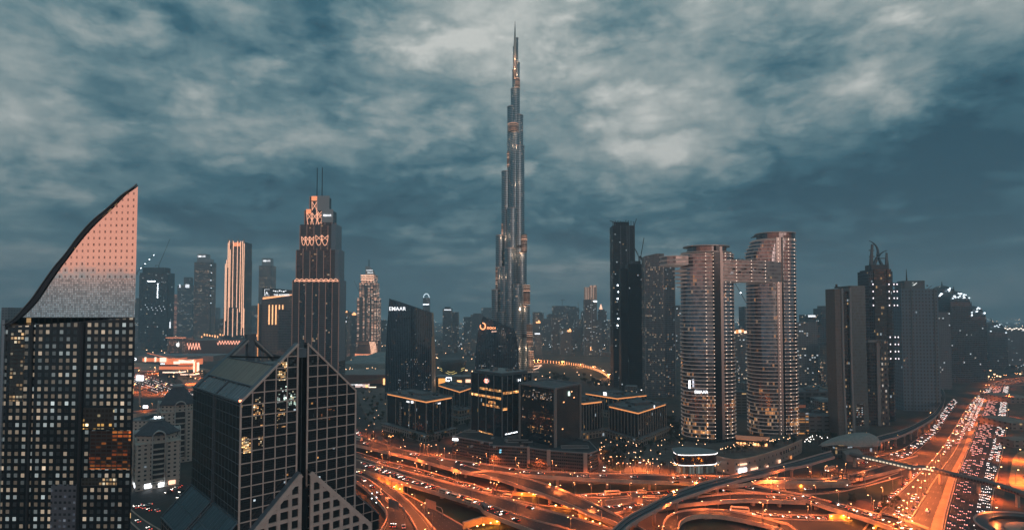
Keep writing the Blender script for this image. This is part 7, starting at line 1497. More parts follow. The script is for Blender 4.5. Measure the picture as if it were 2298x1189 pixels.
# right edge: low buildings and floodlit yard beside the highway
def gb(name, label, cat, px0, px1, rowf, h, depth, m_, rm=None):
    p, q = G(px0, rowf, 0), G(px1, rowf, 0); e = thing(name, label, cat, ((p.x + q.x) / 2, p.y + depth / 2, 0)); w_ = q.x - p.x
    m = MB(); m.prism(rect(0, 0, w_, depth), 0, h, 0, 1); m.build('walls', [m_, rm or ROOFL], e); return e, w_
YW = facade('low_shed', (.26, .20, .17), (.05, .05, .05), fh=5, bw=8, wx=.4, wy=.4, lit=.15, es=1.2)
gb('low_shed', 'flat roofed low shed beside the highway, nearest the far bend', 'building', 2268, 2330, 905, 9, 60, YW, mat('shed_roof', (.30, .22, .18), .9, var=.3, vs=.1)); gb('low_shed', 'second flat roofed shed beside the highway with a bright roof lamp', 'building', 2270, 2335, 965, 9, 50, YW, mat('shed_roof', 0)); gb('low_shed', 'third shed beside the highway next to the orange yard', 'building', 2275, 2340, 1005, 8, 22, YW, mat('shed_roof', 0))
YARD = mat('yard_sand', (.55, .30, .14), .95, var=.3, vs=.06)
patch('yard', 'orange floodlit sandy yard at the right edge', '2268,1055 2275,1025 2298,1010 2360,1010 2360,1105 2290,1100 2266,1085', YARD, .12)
patch('verge', 'bare verge right of the packed carriageways', 'E990,160 E1089,165 E1150,500 E1000,560 E960,850 E900,1189 E855,1189 E880,900 E960,540 E985,300', SANDY, .1)
e = thing('ring_building', 'dark ring shaped building with pale rims cut by the right edge', 'building', (0, 0, 0)); c = G(2352, 1215, 0); e.location = (c.x, c.y, 0)
for ra, rb, h, m_, nm in ((36, 29, 6, mat('ring_dark', (.02, .028, .033), .4, .2), 'outer_ring'), (29, 21, 4, mat('ring_black', (.012, .016, .02), .3), 'middle_ring'), (20.9, 13, 5, mat('ring_pale', (.34, .28, .22), .7), 'inner_ring')):
    o_, i_ = ellipse(0, 0, ra, ra, 48), ellipse(0, 0, rb, rb, 48); m = MB(); m.prism(o_, 0, h, 0, 0, False); m.prism(i_, 0, h, 0, 0, False)
    for k in range(48): j = (k + 1) % 48; m.face([(*o_[k], h), (*o_[j], h), (*i_[j], h), (*i_[k], h)])
    m.build(nm, m_, e)
m = MB(); m.tube([(*p, 6.3) for p in ellipse(0, 0, 36.2, 36.2, 48)], .7, 5, cap=False); m.build('pale_rim', PINKC, e)
# glowing yards
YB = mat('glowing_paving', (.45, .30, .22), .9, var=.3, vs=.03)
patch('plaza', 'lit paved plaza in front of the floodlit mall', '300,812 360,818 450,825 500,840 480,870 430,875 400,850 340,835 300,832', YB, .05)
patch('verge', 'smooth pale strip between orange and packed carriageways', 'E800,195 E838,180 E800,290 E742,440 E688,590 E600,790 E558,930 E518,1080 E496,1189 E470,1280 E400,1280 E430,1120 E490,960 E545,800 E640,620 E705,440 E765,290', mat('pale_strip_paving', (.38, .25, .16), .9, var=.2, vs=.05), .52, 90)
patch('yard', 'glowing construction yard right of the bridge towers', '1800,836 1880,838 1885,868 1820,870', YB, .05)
patch('plaza', 'paved court around the trees between bank blocks and bridge towers', '1340,1000 1400,985 1500,960 1600,960 1640,1000 1500,1050 1400,1058 1350,1050', mat('court_paving', (.12, .11, .10), .9, var=.4, vs=.08), .04)
patch('car_park', 'tree dotted car park left of the bank block', '800,880 860,870 872,905 868,950 850,965 820,930', mat('court_paving', 0), .05)
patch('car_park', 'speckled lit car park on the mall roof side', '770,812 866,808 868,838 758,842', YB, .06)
# retaining walls lit by the under-deck lamps
GW = mat('ochre_wall', (.50, .36, .20), .85, var=.2, vs=.1)
def rwall(label, pts, h, thick=1.2, m_=None):
    P_ = [G(ZZ[k](x, y)[0], ZZ[k](x, y)[1], 0) for k, x, y in pts]; O = P_[0]; e = thing('retaining_wall', label, 'wall', (O.x, O.y, 0)); m = MB(); c = MB()
    for a, b in zip(P_, P_[1:]):
        a, b = a - O, b - O; m.beam(a + Vector((0, 0, h / 2)), b + Vector((0, 0, h / 2)), thick, h); c.beam(a + Vector((0, 0, h + .2)), b + Vector((0, 0, h + .2)), thick + .5, .4)
    m.build('wall_face', m_ or GW, e); c.build('coping', CONC, e); return e
rwall('ochre lit wall under the twin flyover near the left', [('A', 240, 655), ('A', 440, 740), ('A', 600, 795)], 6.5)
rwall('bright orange lit wall in the bottom underpass with four lamps', [('A', 1240, 1180), ('A', 1433, 1120), ('B', 390, 1105)], 4.5)
rwall('amber lit wall in the underpass below the side flyover', [('B', 1500, 1060), ('B', 1640, 1000), ('B', 1900, 1090)], 4)
rwall('low amber wall beside the ground road below the upper flyover', [('B', 560, 700), ('B', 900, 725)], 3)
rwall('long pale wall along the road under the right end of the upper flyover', [('D', 0, 705), ('D', 400, 705), ('D', 800, 695), ('D', 1060, 668)], 5.5, 1.5, CONC)
rwall('grey wall between the two ground roads right of the side flyover', [('B', 1880, 830), ('B', 2265, 790), ('C', 500, 670)], 3.2, 1.2, CONC)
rwall('wall with a golden light at the foot of the raised ramp', [('D', 830, 1065), ('D', 1070, 1060)], 3.5)
rwall('short bright wall at the lower right below the raised ramp', [('D', 1360, 1180), ('D', 1440, 1110)], 5)
# ================================================================ street lamps
SOD = (1, .205, .045)
ORD = ['first', 'second', 'third', 'fourth', 'fifth', 'sixth', 'seventh', 'eighth', 'ninth', 'tenth', 'eleventh', 'twelfth', 'thirteenth', 'fourteenth', 'fifteenth', 'sixteenth', 'seventeenth', 'eighteenth', 'nineteenth', 'twentieth', 'twenty-first', 'twenty-second', 'twenty-third', 'twenty-fourth', 'twenty-fifth', 'twenty-sixth', 'twenty-seventh', 'twenty-eighth', 'twenty-ninth', 'thirtieth']
def lamp_proto(double, power, h=11.0, bulb=.42, light=True, nm='street_lamp'):
    e = thing(nm, 'lamp', 'street lamp')
    m = MB(); m.tube([(0, 0, 0), (0, 0, h - .6), (0, 0, h)], [.20, .12, .09], 7); m.build('pole', STEEL, e)
    for s in ((-1, 1) if double else (1,)):
        m = MB(); m.tube([(0, 0, h - .4), (s * 1.0, 0, h + .1), (s * 2.0, 0, h + .15)], [.09, .07, .06], 5); m.build('arm', STEEL, e)
        m = MB(); m.box((s * 2.3, 0, h + .12), (1.1, .45, .22)); hd = m.build('lamp_head', STEEL, e)
        m = MB(); m.box((s * 2.3, 0, h - .12), (bulb * 1.5, bulb, bulb * .7)); m.build('bulb', BGLOW, hd)
    if light: plight('sodium_%d' % power, (2.0 if not double else 0, 0, h - .7), power, SOD, e, .6, True)
    return e
def unlink(e):
    for c in list(e.children): unlink(c)
    bpy.data.objects.remove(e)
LAMPS = [  # name of the place, double?, base height, head positions in the photo
 ('on the upper flyover', 1, 9, 'A255,208 A465,180 A592,295 A982,378 A1400,466 B645,378 B1415,385 C745,135 C1330,145 C1860,372'),
 ('along the lower edge of the upper flyover', 1, 2, 'A230,345 A562,447 A820,482 A1187,578 B340,514 B1213,562'),
 ('on the median of the twin flyover', 1, 8, 'A152,552 A345,515 A610,690 A925,565 A1333,702 B620,748 B1385,990'),
 ('beside the curved flyover', 0, 6, 'A355,735 A405,955 A870,1170 A820,905 A852,903'),
 ('by the ground road under the side flyover', 0, 0, 'B937,674 B1385,884 B1645,860 B1595,982 B1825,750 B1830,790 B1115,535 B1685,535 B1948,545 B2105,842'),
 ('in the middle of the interchange', 0, 0, 'C85,388 C458,402 C293,488 C1066,380 C1163,660 C1348,640 C1900,165 C2085,355 C2130,320 C1410,232'),
 ('round the circular loop ramp', 0, 3, 'C770,833 C553,995 C480,1030 C1990,675 C1990,782'),
 ('along the raised ramp at the lower right', 0, 5, 'D588,895 D62,945 D62,858 D1045,870 D1325,790 D1348,828 D1460,682 D678,658'),
 ('near the metro station', 0, 0, 'D175,575 D140,605 D577,500 D617,455 D925,432 D960,485 D1022,402 D1180,395 D1280,445 D1333,193 D1398,295 D1297,55 D1530,155 D1532,230 D1575,580 D1675,490 D780,450 D785,440'),
 ('on the street beside the bank block', 0, 0, 'A200,103 A210,70 A368,130 A463,180 A778,255 A875,290 A970,275 A1115,360 A855,268 A1210,132'),
 ('in front of the car park block', 0, 0, 'A1160,325 B307,128 B138,178 B935,182 B628,232 B1147,270 B1633,225 B1667,300 A1340,402 A1383,410'),
 ('round the court right of the car park', 0, 0, 'B1980,152 B2085,230 B2235,298 B1795,15 C262,35 C125,125 C163,70 C313,60 C420,105 C380,85 C512,150 C345,228 C675,125 C640,98 C275,62 C325,98'),
 ('in the glowing streets past the domed houses', 0, 0, 'M345,820 M172,865 M245,890 M160,335 M285,375 M370,330 M60,240 M300,285 M500,620 M45,365 M155,605 M855,540'),
]
protoD, protoS = lamp_proto(True, 17000), lamp_proto(False, 11000)
for place, dbl, zb, s in LAMPS:
    for k, (px, py, _) in enumerate(rd(s)):
        p = G(px, py, zb + 10.9); o = copy_tree(protoD if dbl else protoS); o.location = (p.x, p.y, zb); o.rotation_euler.z = random.uniform(0, 6.28) if not dbl else R(40)
        o['label'] = ('double headed' if dbl else 'single armed') + ' lamp ' + place + ', %s one' % ORD[k]; o['group'] = 'street lamps ' + place
auto = 0  # extra unseen lamps added along the decks to even the orange light
taken = [o.location.copy() for o in scn.objects if o.get('category') == 'street lamp']
for ri, (nm, side) in enumerate((('upper flyover', 1), ('side flyover', 1), ('twin flyover', 1), ('lower slip road', 1), ('curved flyover', 1), ('dark ground road', 0), ('ground road with the bus', 1), ('raised ramp', 1), ('rising ramp', 0), ('circular loop ramp', 1), ('road above the loop ramp', 1))):
    fa, ne = ROADS[ri]; acc = 0; k = 0
    for i in range(1, len(fa) - 1):
        acc += (ne[i] - ne[i - 1]).length
        if acc < 27: continue
        b = (fa[i].lerp(ne[i], .03) if side else ne[i].lerp(fa[i], .03))
        if b.y < 330 or b.y > 800 or any((b - q).length < 17 for q in taken): continue
        acc = 0; taken.append(b.copy()); o = copy_tree(protoS); o.location = b; dd = (ne[i] - fa[i]) if side else (fa[i] - ne[i]); o.rotation_euler.z = math.atan2(dd.y, dd.x)
        o['label'] = 'added slender lamp, %s side of the %s, %s from its start' % ('far' if side else 'near', nm, ORD[k % 30]); o['group'] = 'added slender lamps on the ' + nm; k += 1; auto += 1
print('AUTO', auto)
unlink(protoD); unlink(protoS)
# tall masts down the big highway
protoH = lamp_proto(True, 48000, 16, .6)
hl = edge('E862,160 E812,220 E748,310 E668,450 E588,620 E468,790 E398,900 E328,1020 E248,1150 E150,1320', 22)
for k, p in enumerate(hl):
    o = copy_tree(protoH); o.location = (p.x, p.y, .3); o.rotation_euler.z = R(-20); o['label'] = 'tall highway lamp mast on the orange carriageways, %s from the far bend' % ORD[k]; o['group'] = 'highway lamp masts'
for k, p in enumerate(edge('E870,140 E960,118 E1089,100 E1200,95', 5)): o = copy_tree(protoH); o.location = (p.x, p.y, .3); o['label'] = 'tall highway lamp mast on the far bend, %s from the left' % ORD[k]; o['group'] = 'highway lamp masts'
hr = edge('E975,260 E960,520 E915,800 E880,930 E870,1150', 7)
protoP = lamp_proto(False, 22000, 12, .6)
for k, p in enumerate(hr): o = copy_tree(protoP); o.location = (p.x, p.y, 0); o['label'] = 'lamp mast along the right verge of the packed carriageways, %s from the far bend' % ORD[k]; o['group'] = 'verge lamp masts'
unlink(protoH)
for k, (px, py) in enumerate(((2285, 1035), (2296, 1075), (2280, 1085))): p = G(px, py, 0); o = copy_tree(protoP); o.location = (p.x, p.y, 0); o['label'] = 'floodlight mast in the orange sandy yard, %s from the far side' % ORD[k]; o['group'] = 'yard lamp masts'
protoY = lamp_proto(False, 80000, 16, 1.0)
for k, (px, py) in enumerate(((1985, 1010), (2010, 1000), (2040, 985), (2065, 965), (2085, 945), (2025, 1035), (2060, 1015), (2100, 985))): p = G(px, py, 0); o = copy_tree(protoP); o.location = (p.x, p.y, 0); o['label'] = 'lamp mast between the frontage roads beyond the metro station, %s planted' % ORD[k]; o['group'] = 'frontage lamp masts'
for k, (px, py) in enumerate(((325, 868), (350, 885), (310, 845), (370, 880), (400, 848), (440, 848), (425, 862), (470, 860), (345, 838), (300, 880))): p = G(px, py, 0); o = copy_tree(protoY); o.location = (p.x, p.y, 0); o['label'] = 'tall lamp mast over the glowing left highway and mall plaza, %s planted' % ORD[k]; o['group'] = 'plaza lamp masts'
for k, (px, py) in enumerate(((1815, 850), (1835, 848), (1850, 856), (1870, 850))): p = G(px, py, 0); o = copy_tree(protoY); o.location = (p.x, p.y, 0); o.children[-1].data if False else None; o['label'] = 'lamp in the glowing yard right of the bridge towers, %s from the left' % ORD[k]; o['group'] = 'far yard lamps'
unlink(protoP); unlink(protoY)
# lamps under the decks
pu = thing('underpass_lamp', 'lamp', 'lamp'); m = MB(); m.box((0, 0, 0), (.9, .5, .5)); m.build('bulb', BGLOW, pu); m = MB(); m.box((0, 0, .4), (1.2, .6, .3)); m.build('housing', STEEL, pu); plight('underpass_light', (0, -1.0, -.6), 1500, (1, .25, .02), pu, .5)
for k, (px, py, z) in enumerate(rd('A390,690@4 A500,720 A560,745 A300,650 B70,1128@3 B160,1106 B260,1082 B350,1062 B700,670@3 B860,680 B1180,835 B1330,850 B1600,1020 B1700,1060 B1800,1090 B1850,1120 C760,500@4 C840,505 C700,520 C1030,420 C1090,430 D860,1020@3 D1000,1015 D1060,1040 D1400,1130 D1350,1160 D1640,1060 D1800,1080 C1700,400@3 C1600,430 D120,660 D500,660')):
    p = G(px, py, z); o = copy_tree(pu); o.location = p; o['label'] = 'golden underpass lamp below the decks, %s from the left' % (ORD[k] if k < 30 else 'last but %d' % (32 - k)); o['group'] = 'underpass lamps'
unlink(pu)
# many small lamps of parks, plazas and far streets, each a post with a bulb
pf = MB(); pf.tube([(0, 0, 0), (0, 0, 5)], .12, 4); pf.box((0, 0, 5.2), (1.0, 1.0, 1.0), mw=1); 
def small(m_, s=1.0):
    q = MB(); q.tube([(0, 0, 0), (0, 0, 5)], .12, 4, 0); q.box((0, 0, 5.3), (s, s, s), mw=1); return q.build('park_lamp', [STEEL, m_])
SB = mat('small_bulb', (1, .7, .5), .5, emit=(1, .55, .28), es=3.6); SB2 = mat('small_bulb_white', (1, .95, .9), .5, emit=(1, .93, .85), es=3.5)
SP = {}
for nm, mm, s in (('w', SB, .55), ('c', SB2, .6), ('W', SB, 1.2), ('C', SB2, 1.2), ('X', SB, 2.1)): SP[nm] = small(mm, s)
rn = random.Random(21)
for where, kind, n, box in (('on the lit roof car park left of the ribbed tower', 'W', 52, (770, 866, 810, 838)), ('in the court right of the car park block', 'w', 44, (1345, 1500, 990, 1055)), ('under the avenue trees by the bridge towers', 'w', 26, (1500, 1600, 925, 1010)), ('on the planted podium deck of the bridge towers', 'W', 0, (1610, 1800, 995, 1020)), ('among the trees beside the station', 'c', 18, (1800, 1860, 985, 1002)), ('in the park by the lit promenade', 'W', 22, (1200, 1380, 838, 872)), ('in the far streets between the ribbed towers', 'X', 26, (976, 1065, 770, 842)), ('along the plaza of the floodlit mall', 'W', 24, (330, 470, 830, 862)), ('in the car park left of the bank block', 'w', 8, (805, 865, 885, 960)), ('in the low streets at the foot of the unfinished towers', 'C', 20, (1380, 1450, 850, 885)), ('at the foot of the domed hazy towers', 'X', 26, (2080, 2298, 835, 858)), ('by the far floodlit streets left of the gold striped tower', 'X', 14, (300, 420, 770, 800))):
    for k in range(n):
        p = G(rn.uniform(box[0], box[1]), rn.uniform(box[2], box[3]), 0); o = SP[kind].copy(); COL.objects.link(o); o.location = p; tag(o, 'small lamp ' + where, 'lamp', 'small lamps ' + where)
for k in range(26):
    f = rn.random(); p = G(1612 + 185 * f, 1022 - 30 * f ** 1.2 - rn.uniform(0, 9), 13); o = SP['w'].copy(); COL.objects.link(o); o.location = p; tag(o, 'small lamp on the planted podium deck of the bridge towers', 'lamp', 'small lamps on the podium deck')
for o in SP.values(): bpy.data.objects.remove(o)
# far city glimmer beyond counting: one object
m = MB()
for k in range(2600):
    px = rn.uniform(150, 2298); row = 718 + 70 * rn.random() ** 1.6
    p = G(px, row, 0); s = p.y * .00052 * rn.uniform(.6, 1.5); m.box((p.x, p.y, 6 + rn.uniform(0, 20)), (s, s, s), mw=0 if rn.random() < .6 else 1)
tag(m.build('distant_city_lights', [mat('glimmer_warm', (1, .7, .5), .5, emit=(1, .55, .28), es=7), mat('glimmer_cool', (1, 1, 1), .5, emit=(.85, .95, 1), es=6)]), 'countless tiny lights of the far city in the haze', 'lights', kind='stuff')
# ================================================================ vehicles
PAINTS = {'white': mat('paint_white', (.62, .60, .57), .3), 'dark': mat('paint_dark', (.02, .022, .025), .2), 'silver': mat('paint_silver', (.35, .35, .35), .3, .5), 'grey': mat('paint_grey', (.12, .12, .125), .25, .3), 'cream': mat('paint_cream', (.6, .52, .42), .4)}
CGL = mat('car_glass', (.01, .012, .015), .05); TYRE = mat('tyre', (.015, .015, .015), .8); HLM = mat('headlight', (1, 1, 1), .3, emit=(1, .90, .78), es=4.5); TLM = mat('tail_light', (.5, .02, .01), .4, emit=(1, .07, .03), es=2.5)
def car_proto(nm, label, cat, col, L_=4.8, W_=2.0, kind='car'):
    e = thing(nm, label, cat); h = {'car': 1.45, 'suv': 1.8, 'van': 2.4, 'bus': 3.1, 'truck': 3.4}[kind]; l, w_ = L_ / 2, W_ / 2
    if kind in ('car', 'suv'):
        z0, z1 = .3, h * .56; prof = [(-l, z0), (l, z0), (l, z0 + .25), (l - .1, z1 - .12), (l * .42, z1), (-l * .86, z1 + .03), (-l, z1 - .1)]
        cab = [(l * .44, z1 - .02), (l * .10, h), (-l * .55, h), (-l * .88, z1)]
    else:
        z0, z1 = .35, h; prof = [(-l, z0), (l, z0), (l, h * .5), (l - .35, h - .1), (l - .7, h), (-l + .1, h), (-l, h - .2)]; cab = None
    def ext(pr, w0, mb, inset=0.0):
        A_, B_ = [Vector((x, -w0 + (inset if i_ in (1, 2) else 0), z)) for i_, (x, z) in enumerate(pr)], [Vector((x, w0 - (inset if i_ in (1, 2) else 0), z)) for i_, (x, z) in enumerate(pr)]
        mb.face(A_); mb.face(B_[::-1])
        for i in range(len(pr)): j = (i + 1) % len(pr); mb.face([A_[j], A_[i], B_[i], B_[j]])
    m = MB(); ext(prof, w_, m); m.build('body', PAINTS[col], e)
    if cab:
        m = MB(); ext(cab, w_ - .1, m, .18); m.build('windows', CGL, e); m = MB(); m.box((-l * .22, 0, h + .01), (L_ * .31, W_ - .5, .05)); m.build('roof', PAINTS[col], e)
    else:
        m = MB(); m.box((-.2, 0, h * .70), (L_ * .88, W_ + .06, h * .24)); m.build('windows', CGL, e)
    for sx, sy in ((1, 1), (1, -1), (-1, 1), (-1, -1)): m = MB(); m.tube([(sx * l * .62, sy * (w_ - .22), .34), (sx * l * .62, sy * (w_ + .01), .34)], .34, 10, 0, False); m.build('wheel', TYRE, e)
    for s in (-1, 1):
        m = MB(); m.box((l + .02, s * (w_ - .35), z0 + .42), (.12, .62, .34)); m.build('headlight', HLM, e); m = MB(); m.box((-l - .02, s * (w_ - .3), z0 + .55), (.1, .45, .22)); m.build('tail_light', TLM, e)
    return e
PR_ = {('car', c): car_proto('car', 'x', 'car', c) for c in PAINTS}
PR_.update({('suv', c): car_proto('suv', 'x', 'car', c, 4.9, 2.05, 'suv') for c in ('white', 'dark', 'silver')}); PR_[('van', 'cream')] = car_proto('van', 'x', 'van', 'cream', 7.0, 2.2, 'van'); PR_[('bus', 'cream')] = car_proto('bus', 'x', 'bus', 'cream', 11.5, 2.6, 'bus'); PR_[('truck', 'grey')] = car_proto('truck', 'x', 'truck', 'grey', 9.5, 2.5, 'truck')
def road_dir(p):
    best = (1e9, None, 0)
    for fa, ne in ROADS:
        for i in range(len(fa) - 1):
            a, b = ne[i], fa[i]; ab = b - a; t_ = max(.08, min(.92, (p - a).dot(ab) / max(ab.length_squared, 1e-6))); q = a + ab * t_; dd = (q - p).length + abs(q.z - p.z) * 3
            if dd < best[0]: best = (dd, (ne[i + 1].lerp(fa[i + 1], t_) - q), q.z)
    return best[1]
CARS = [  # place, deck height, flip (drives towards the left of the picture), items
 ('on the upper flyover', 9, 1, 'bA110,226 A195,267 A700,386 A745,386 A990,441 dA1190,469 A1240,501 A1380,495 B60,276 dB568,343 B770,379 B975,397 B1528,440 B1612,437 B1850,430 C150,327 sC755,341 dC920,331 C1135,346 dC1420,332 dC750,402 C1035,401'),
 ('in the queue on the twin flyover', 8, 1, 'A160,481 dA218,517 A262,512 sA310,522 A325,556 dA358,546 A385,556 A408,583 A430,570 A475,586 dA530,622 A555,612 dA605,632 A622,657 A725,689 dA825,706 A868,745 dA905,738 vA1025,787 dA1105,807 vA1150,839 dA1225,843 vA1300,894 A1395,905 B75,819 tB165,895 dB260,889 A0,0'.replace(' A0,0', '') + ' B365,965 dB452,955 dB618,1055'),
 ('on the empty half of the twin flyover', 8, 0, 'dB812,884'),
 ('on the lower slip road', 1, 1, 'A345,472 A415,476 A530,543 A572,527 sA745,565 A765,578 dA845,597 A885,611 dA1065,651 dA1105,677 A1190,688 A1210,697 A1262,725 A1380,751 vB210,659 vB490,724 B265,616'),
 ('on the curved flyover by the gabled tower', 6, 1, 'A122,580 A172,660 dA265,731 sA352,808 vA435,886 sA600,1160 dA475,1148 A500,1150'),
 ('on the ground road between the flyovers', .2, 0, 'dB795,685 B962,702 B1560,714 B1805,700 bB1975,690 B2238,686 C110,565 vC255,552 C455,556 dC680,541 B1128,846 B1305,861 dC1380,522 dC1490,518'),
 ('on the ramp rising under the metro viaduct', 3, 0, 'dB1885,879 B2030,870 B2195,889 C52,776 C213,725 dC890,681 dC1072,640 C1232,625 C1422,624 dC1735,610 C2095,613'),
 ('on the raised ramp at the lower right', 6, 0, 'D387,829 dD655,871 D150,812 D570,815 dD210,757 dD895,886 D985,919 D1112,966 sD1272,1012 D1360,1020 D1415,1066 tD1560,1080 dD1640,1160 D1740,1170 C1800,482 dC2170,547'),
 ('in the line above the circular loop ramp', .2, 1, 'D15,1019 D195,1023 D340,1040 D520,1045 D610,1051 D755,1062 D868,1046 D990,1046 sC1905,864 bC1660,812 D1050,1035'),
 ('on the frontage roads by the station', .2, 1, 'D590,718 D1065,667 sD1685,320 D1840,235 D1800,240 dD1250,412 bD848,492 D1600,200'),
 ('in the queue beside the planted strip', .2, 1, 'dD1380,952 vD1440,906 D1482,880 D1495,868 dD1530,826 sD1570,790 D1585,780 D1618,760 D1642,735 D1655,725 dD1700,667 D1722,652 D1745,605 D1770,600 D1790,590 D1800,563 D1830,548 D1845,535'),
 ('on the dim lot below the footbridge', .2, 1, 'D1625,990 dD1650,1025 D1782,1040 D1830,800 D1855,826 D1850,942 D1815,820'),
 ('on the street at the lower left', .2, 1, 'dL405,802 L490,760 dL545,795 L525,851 dL85,940 sL140,965 dL205,988 sL290,995 L195,935 L90,1105 L205,1180 L70,960 dL510,748 L120,955 L470,770'),
 ('on the street by the bank block', .2, 1, 'A100,150 A125,148 A140,180 A105,165 A118,172 C230,112 B1870,350 dB1870,300 A90,120'),
]
rn = random.Random(3); cnt = {}
NEAR = 0
for place, z, flip, s in CARS:
    toks = s.split(); tot = len(toks)
    for k, tk in enumerate(toks):
        kind, col = 'car', rn.choice(['white', 'white', 'silver', 'cream', 'white'])
        if tk[0] in 'dsbvt': c0 = tk[0]; tk = tk[1:]; kind, col = {'d': ('car', 'dark'), 's': ('suv', 'white'), 'b': ('bus', 'cream'), 'v': ('van', 'cream'), 't': ('truck', 'grey')}[c0]
        px, py, _ = rd(tk)[0]; p = G(px, py, z); d = road_dir(p)
        hits = None
        o = copy_tree(PR_[(kind, col)]); o.location = (p.x, p.y, z + .03); fl = flip if rn.random() < .9 else 1 - flip
        o.rotation_euler.z = math.atan2(d.y, d.x) + (math.pi if fl else 0); s_ = 1.12; o.scale = (s_, s_, s_)
        cnt[place] = k
        o['label'] = '%s %s %s, %s from its left end' % (col, {'car': 'car', 'suv': 'tall car', 'van': 'van', 'bus': 'bus', 'truck': 'lorry'}[kind], place, ('thirty-' + ORD[k - 30]) if k >= 30 else ORD[k])
        o['group'] = 'vehicles ' + place; NEAR += 1
for e in PR_.values(): unlink(e)
# small far cars: one mesh each, lights at the end that faces the camera
HLF = mat('far_headlight', (1, 1, 1), .3, emit=(1, .86, .80), es=1.9); TLF = mat('far_tail_light', (.5, .02, .01), .4, emit=(1, .42, .34), es=1.5)
def tiny(nm, col, front, s=1.0, g=1.0):
    m = MB(); m.box((0, 0, .75), (4.6, 1.9, .9), mw=0); m.box((-.2, 0, 1.35), (2.4, 1.7, .5), mw=1)
    for q in (-1, 1): m.box((2.35 if front else -2.35, q * .62, .8), (.2, .66 * g, .55 * g), mw=2)
    return m.build(nm, [PAINTS[col], CGL, HLF if front else TLF])
TP = [tiny('car', 'white', True, g=.9), tiny('car', 'dark', True, g=.9), tiny('car', 'silver', True, g=.9), tiny('car', 'white', False, g=1.0), tiny('car', 'dark', False, g=1.0)]
allc = []
def stream(place, fa_s, ne_s, lanes, gap, front, dens=.8, f0=.08, f1=.92, n=40, jit=.35, t0=0.0, t1=1.0):
    fa, ne = edge(fa_s, n), edge(ne_s, n); L_ = [0]
    mid = [a.lerp(b, .5) for a, b in zip(fa, ne)]
    for a, b in zip(mid, mid[1:]): L_.append(L_[-1] + (b - a).length)
    for l in range(lanes):
        s = rn.uniform(0, gap)
        while s < L_[-1] - 1:
            if rn.random() < dens and t0 <= s / L_[-1] <= t1:
                i = max(k for k in range(n - 1) if L_[k] <= s); t_ = (s - L_[i]) / max(L_[i + 1] - L_[i], 1e-6); f = f0 + (f1 - f0) * (l + .5) / lanes
                p = ne[i].lerp(fa[i], f).lerp(ne[i + 1].lerp(fa[i + 1], f), t_); d = mid[i + 1] - mid[i]
                sdv = (fa[i] - ne[i]).normalized() * rn.uniform(-.8, .8); p = p + sdv
                allc.append((p.y, p, math.atan2(d.y, d.x) + (0 if front else math.pi), front, place))
            s += gap * rn.uniform(1 - jit, 1 + jit)
HB = 'E872,150@.37 E846,190 E804,290 E750,440 E695,580 E606,790 E568,930 E528,1080 E508,1189 E480,1330', 'E985,150@.37 E975,250 E968,400 E950,560 E900,790 E870,930 E850,1080 E840,1189 E820,1330'
HA = 'E845,150@.33 E790,190 E700,270 E600,430 E480,620 E330,780 E200,900 E80,1020 E-40,1140 E-120,1260', 'E870,160@.33 E843,190 E800,290 E745,440 E690,580 E600,790 E560,930 E520,1080 E500,1189 E470,1330'
# in these lists the lines run from far to near, so a car heading along them shows its headlights
stream('on the dark packed carriageways of the highway', HB[0], HB[1], 5, 14, False, .6, .45, .95); stream('in the bright right-hand lanes of the packed carriageways', HB[0], HB[1], 3, 10, True, .75, .06, .34)
stream('on the orange carriageways of the highway', HA[0], HA[1], 2, 12, True, .85, .42, .56, t1=.64); stream('on the orange carriageways, innermost lanes', HA[0], HA[1], 2, 16, True, .8, .18, .30, t1=.55); stream('on the left lanes of the orange carriageways', HA[0], HA[1], 2, 22, True, .6, .70, .92, t1=.7)
stream('on the far bend of the highway', 'E790,172@.52 E850,130 E950,105 E1089,85 E1250,75', 'E830,190@.52 E880,160 E970,145 E1089,140 E1250,135', 5, 15, True, .8); stream('on the frontage road under the metro viaduct', 'E575,240@.22 E540,270 E490,340 E430,440 E330,520 E200,610 E100,640', 'E610,270@.22 E570,330 E520,400 E460,490 E380,560 E260,660 E120,700', 3, 15, True, .7)
stream('on the glowing orange highway left of the domed houses', 'M-200,300@.33 M100,365 M350,420 M650,530 M960,640 M1200,700', 'M-200,440@.33 M30,560 M250,640 M500,735 M800,840 M1000,900', 6, 12, True, .6)
stream('on the wide lot beside the highway', 'E420,800@.3 E330,900 E200,1040 E80,1160', 'E600,830@.3 E500,1000 E400,1189 E360,1300', 2, 30, False, .3)
allc.sort(key=lambda c: c[0])
idx = {}
NSEP = 298 - sum(1 for o in scn.objects if o.get('category') == 'car' and o.get('group'))
big, rest = allc[:NSEP], allc[NSEP:]
for y, p, a, fr, place in big:
    dark = 'packed' in place or rn.random() < .3; v = rn.random(); t_ = TP[(1 if dark and v < .5 else (0 if v < .75 else 2)) if fr else (4 if dark else 3)]
    o = t_.copy(); COL.objects.link(o); o.location = p; o.rotation_euler.z = a + rn.uniform(-.05, .05); o.scale = (rn.uniform(.85, 1.25), 1, rn.choice((.95, 1, 1.25))); tag(o, 'small car with lights on ' + place if place[:2] not in ('on', 'in') else 'small far car with its lights lit ' + place, 'car', 'far cars ' + place)
m = MB(); 
for y, p, a, fr, place in rest:
    co, si = math.cos(a), math.sin(a); m.box((p.x, p.y, .85), (4.6, 1.9, 1.1), a, mw=0)
    g_ = 2.4 if fr else -2.4
    for q in (-1, 1): m.box((p.x + g_ * co - q * .6 * si, p.y + g_ * si + q * .6 * co, .9), (.25, .8, .6), a, mw=1 if (fr and int(p.x) % 5) else 2)
tag(m.build('distant_traffic', [PAINTS['grey'], HLF, TLF]), 'farthest traffic on the highways, too small to tell apart', 'traffic', kind='stuff')
for o in TP: bpy.data.objects.remove(o)
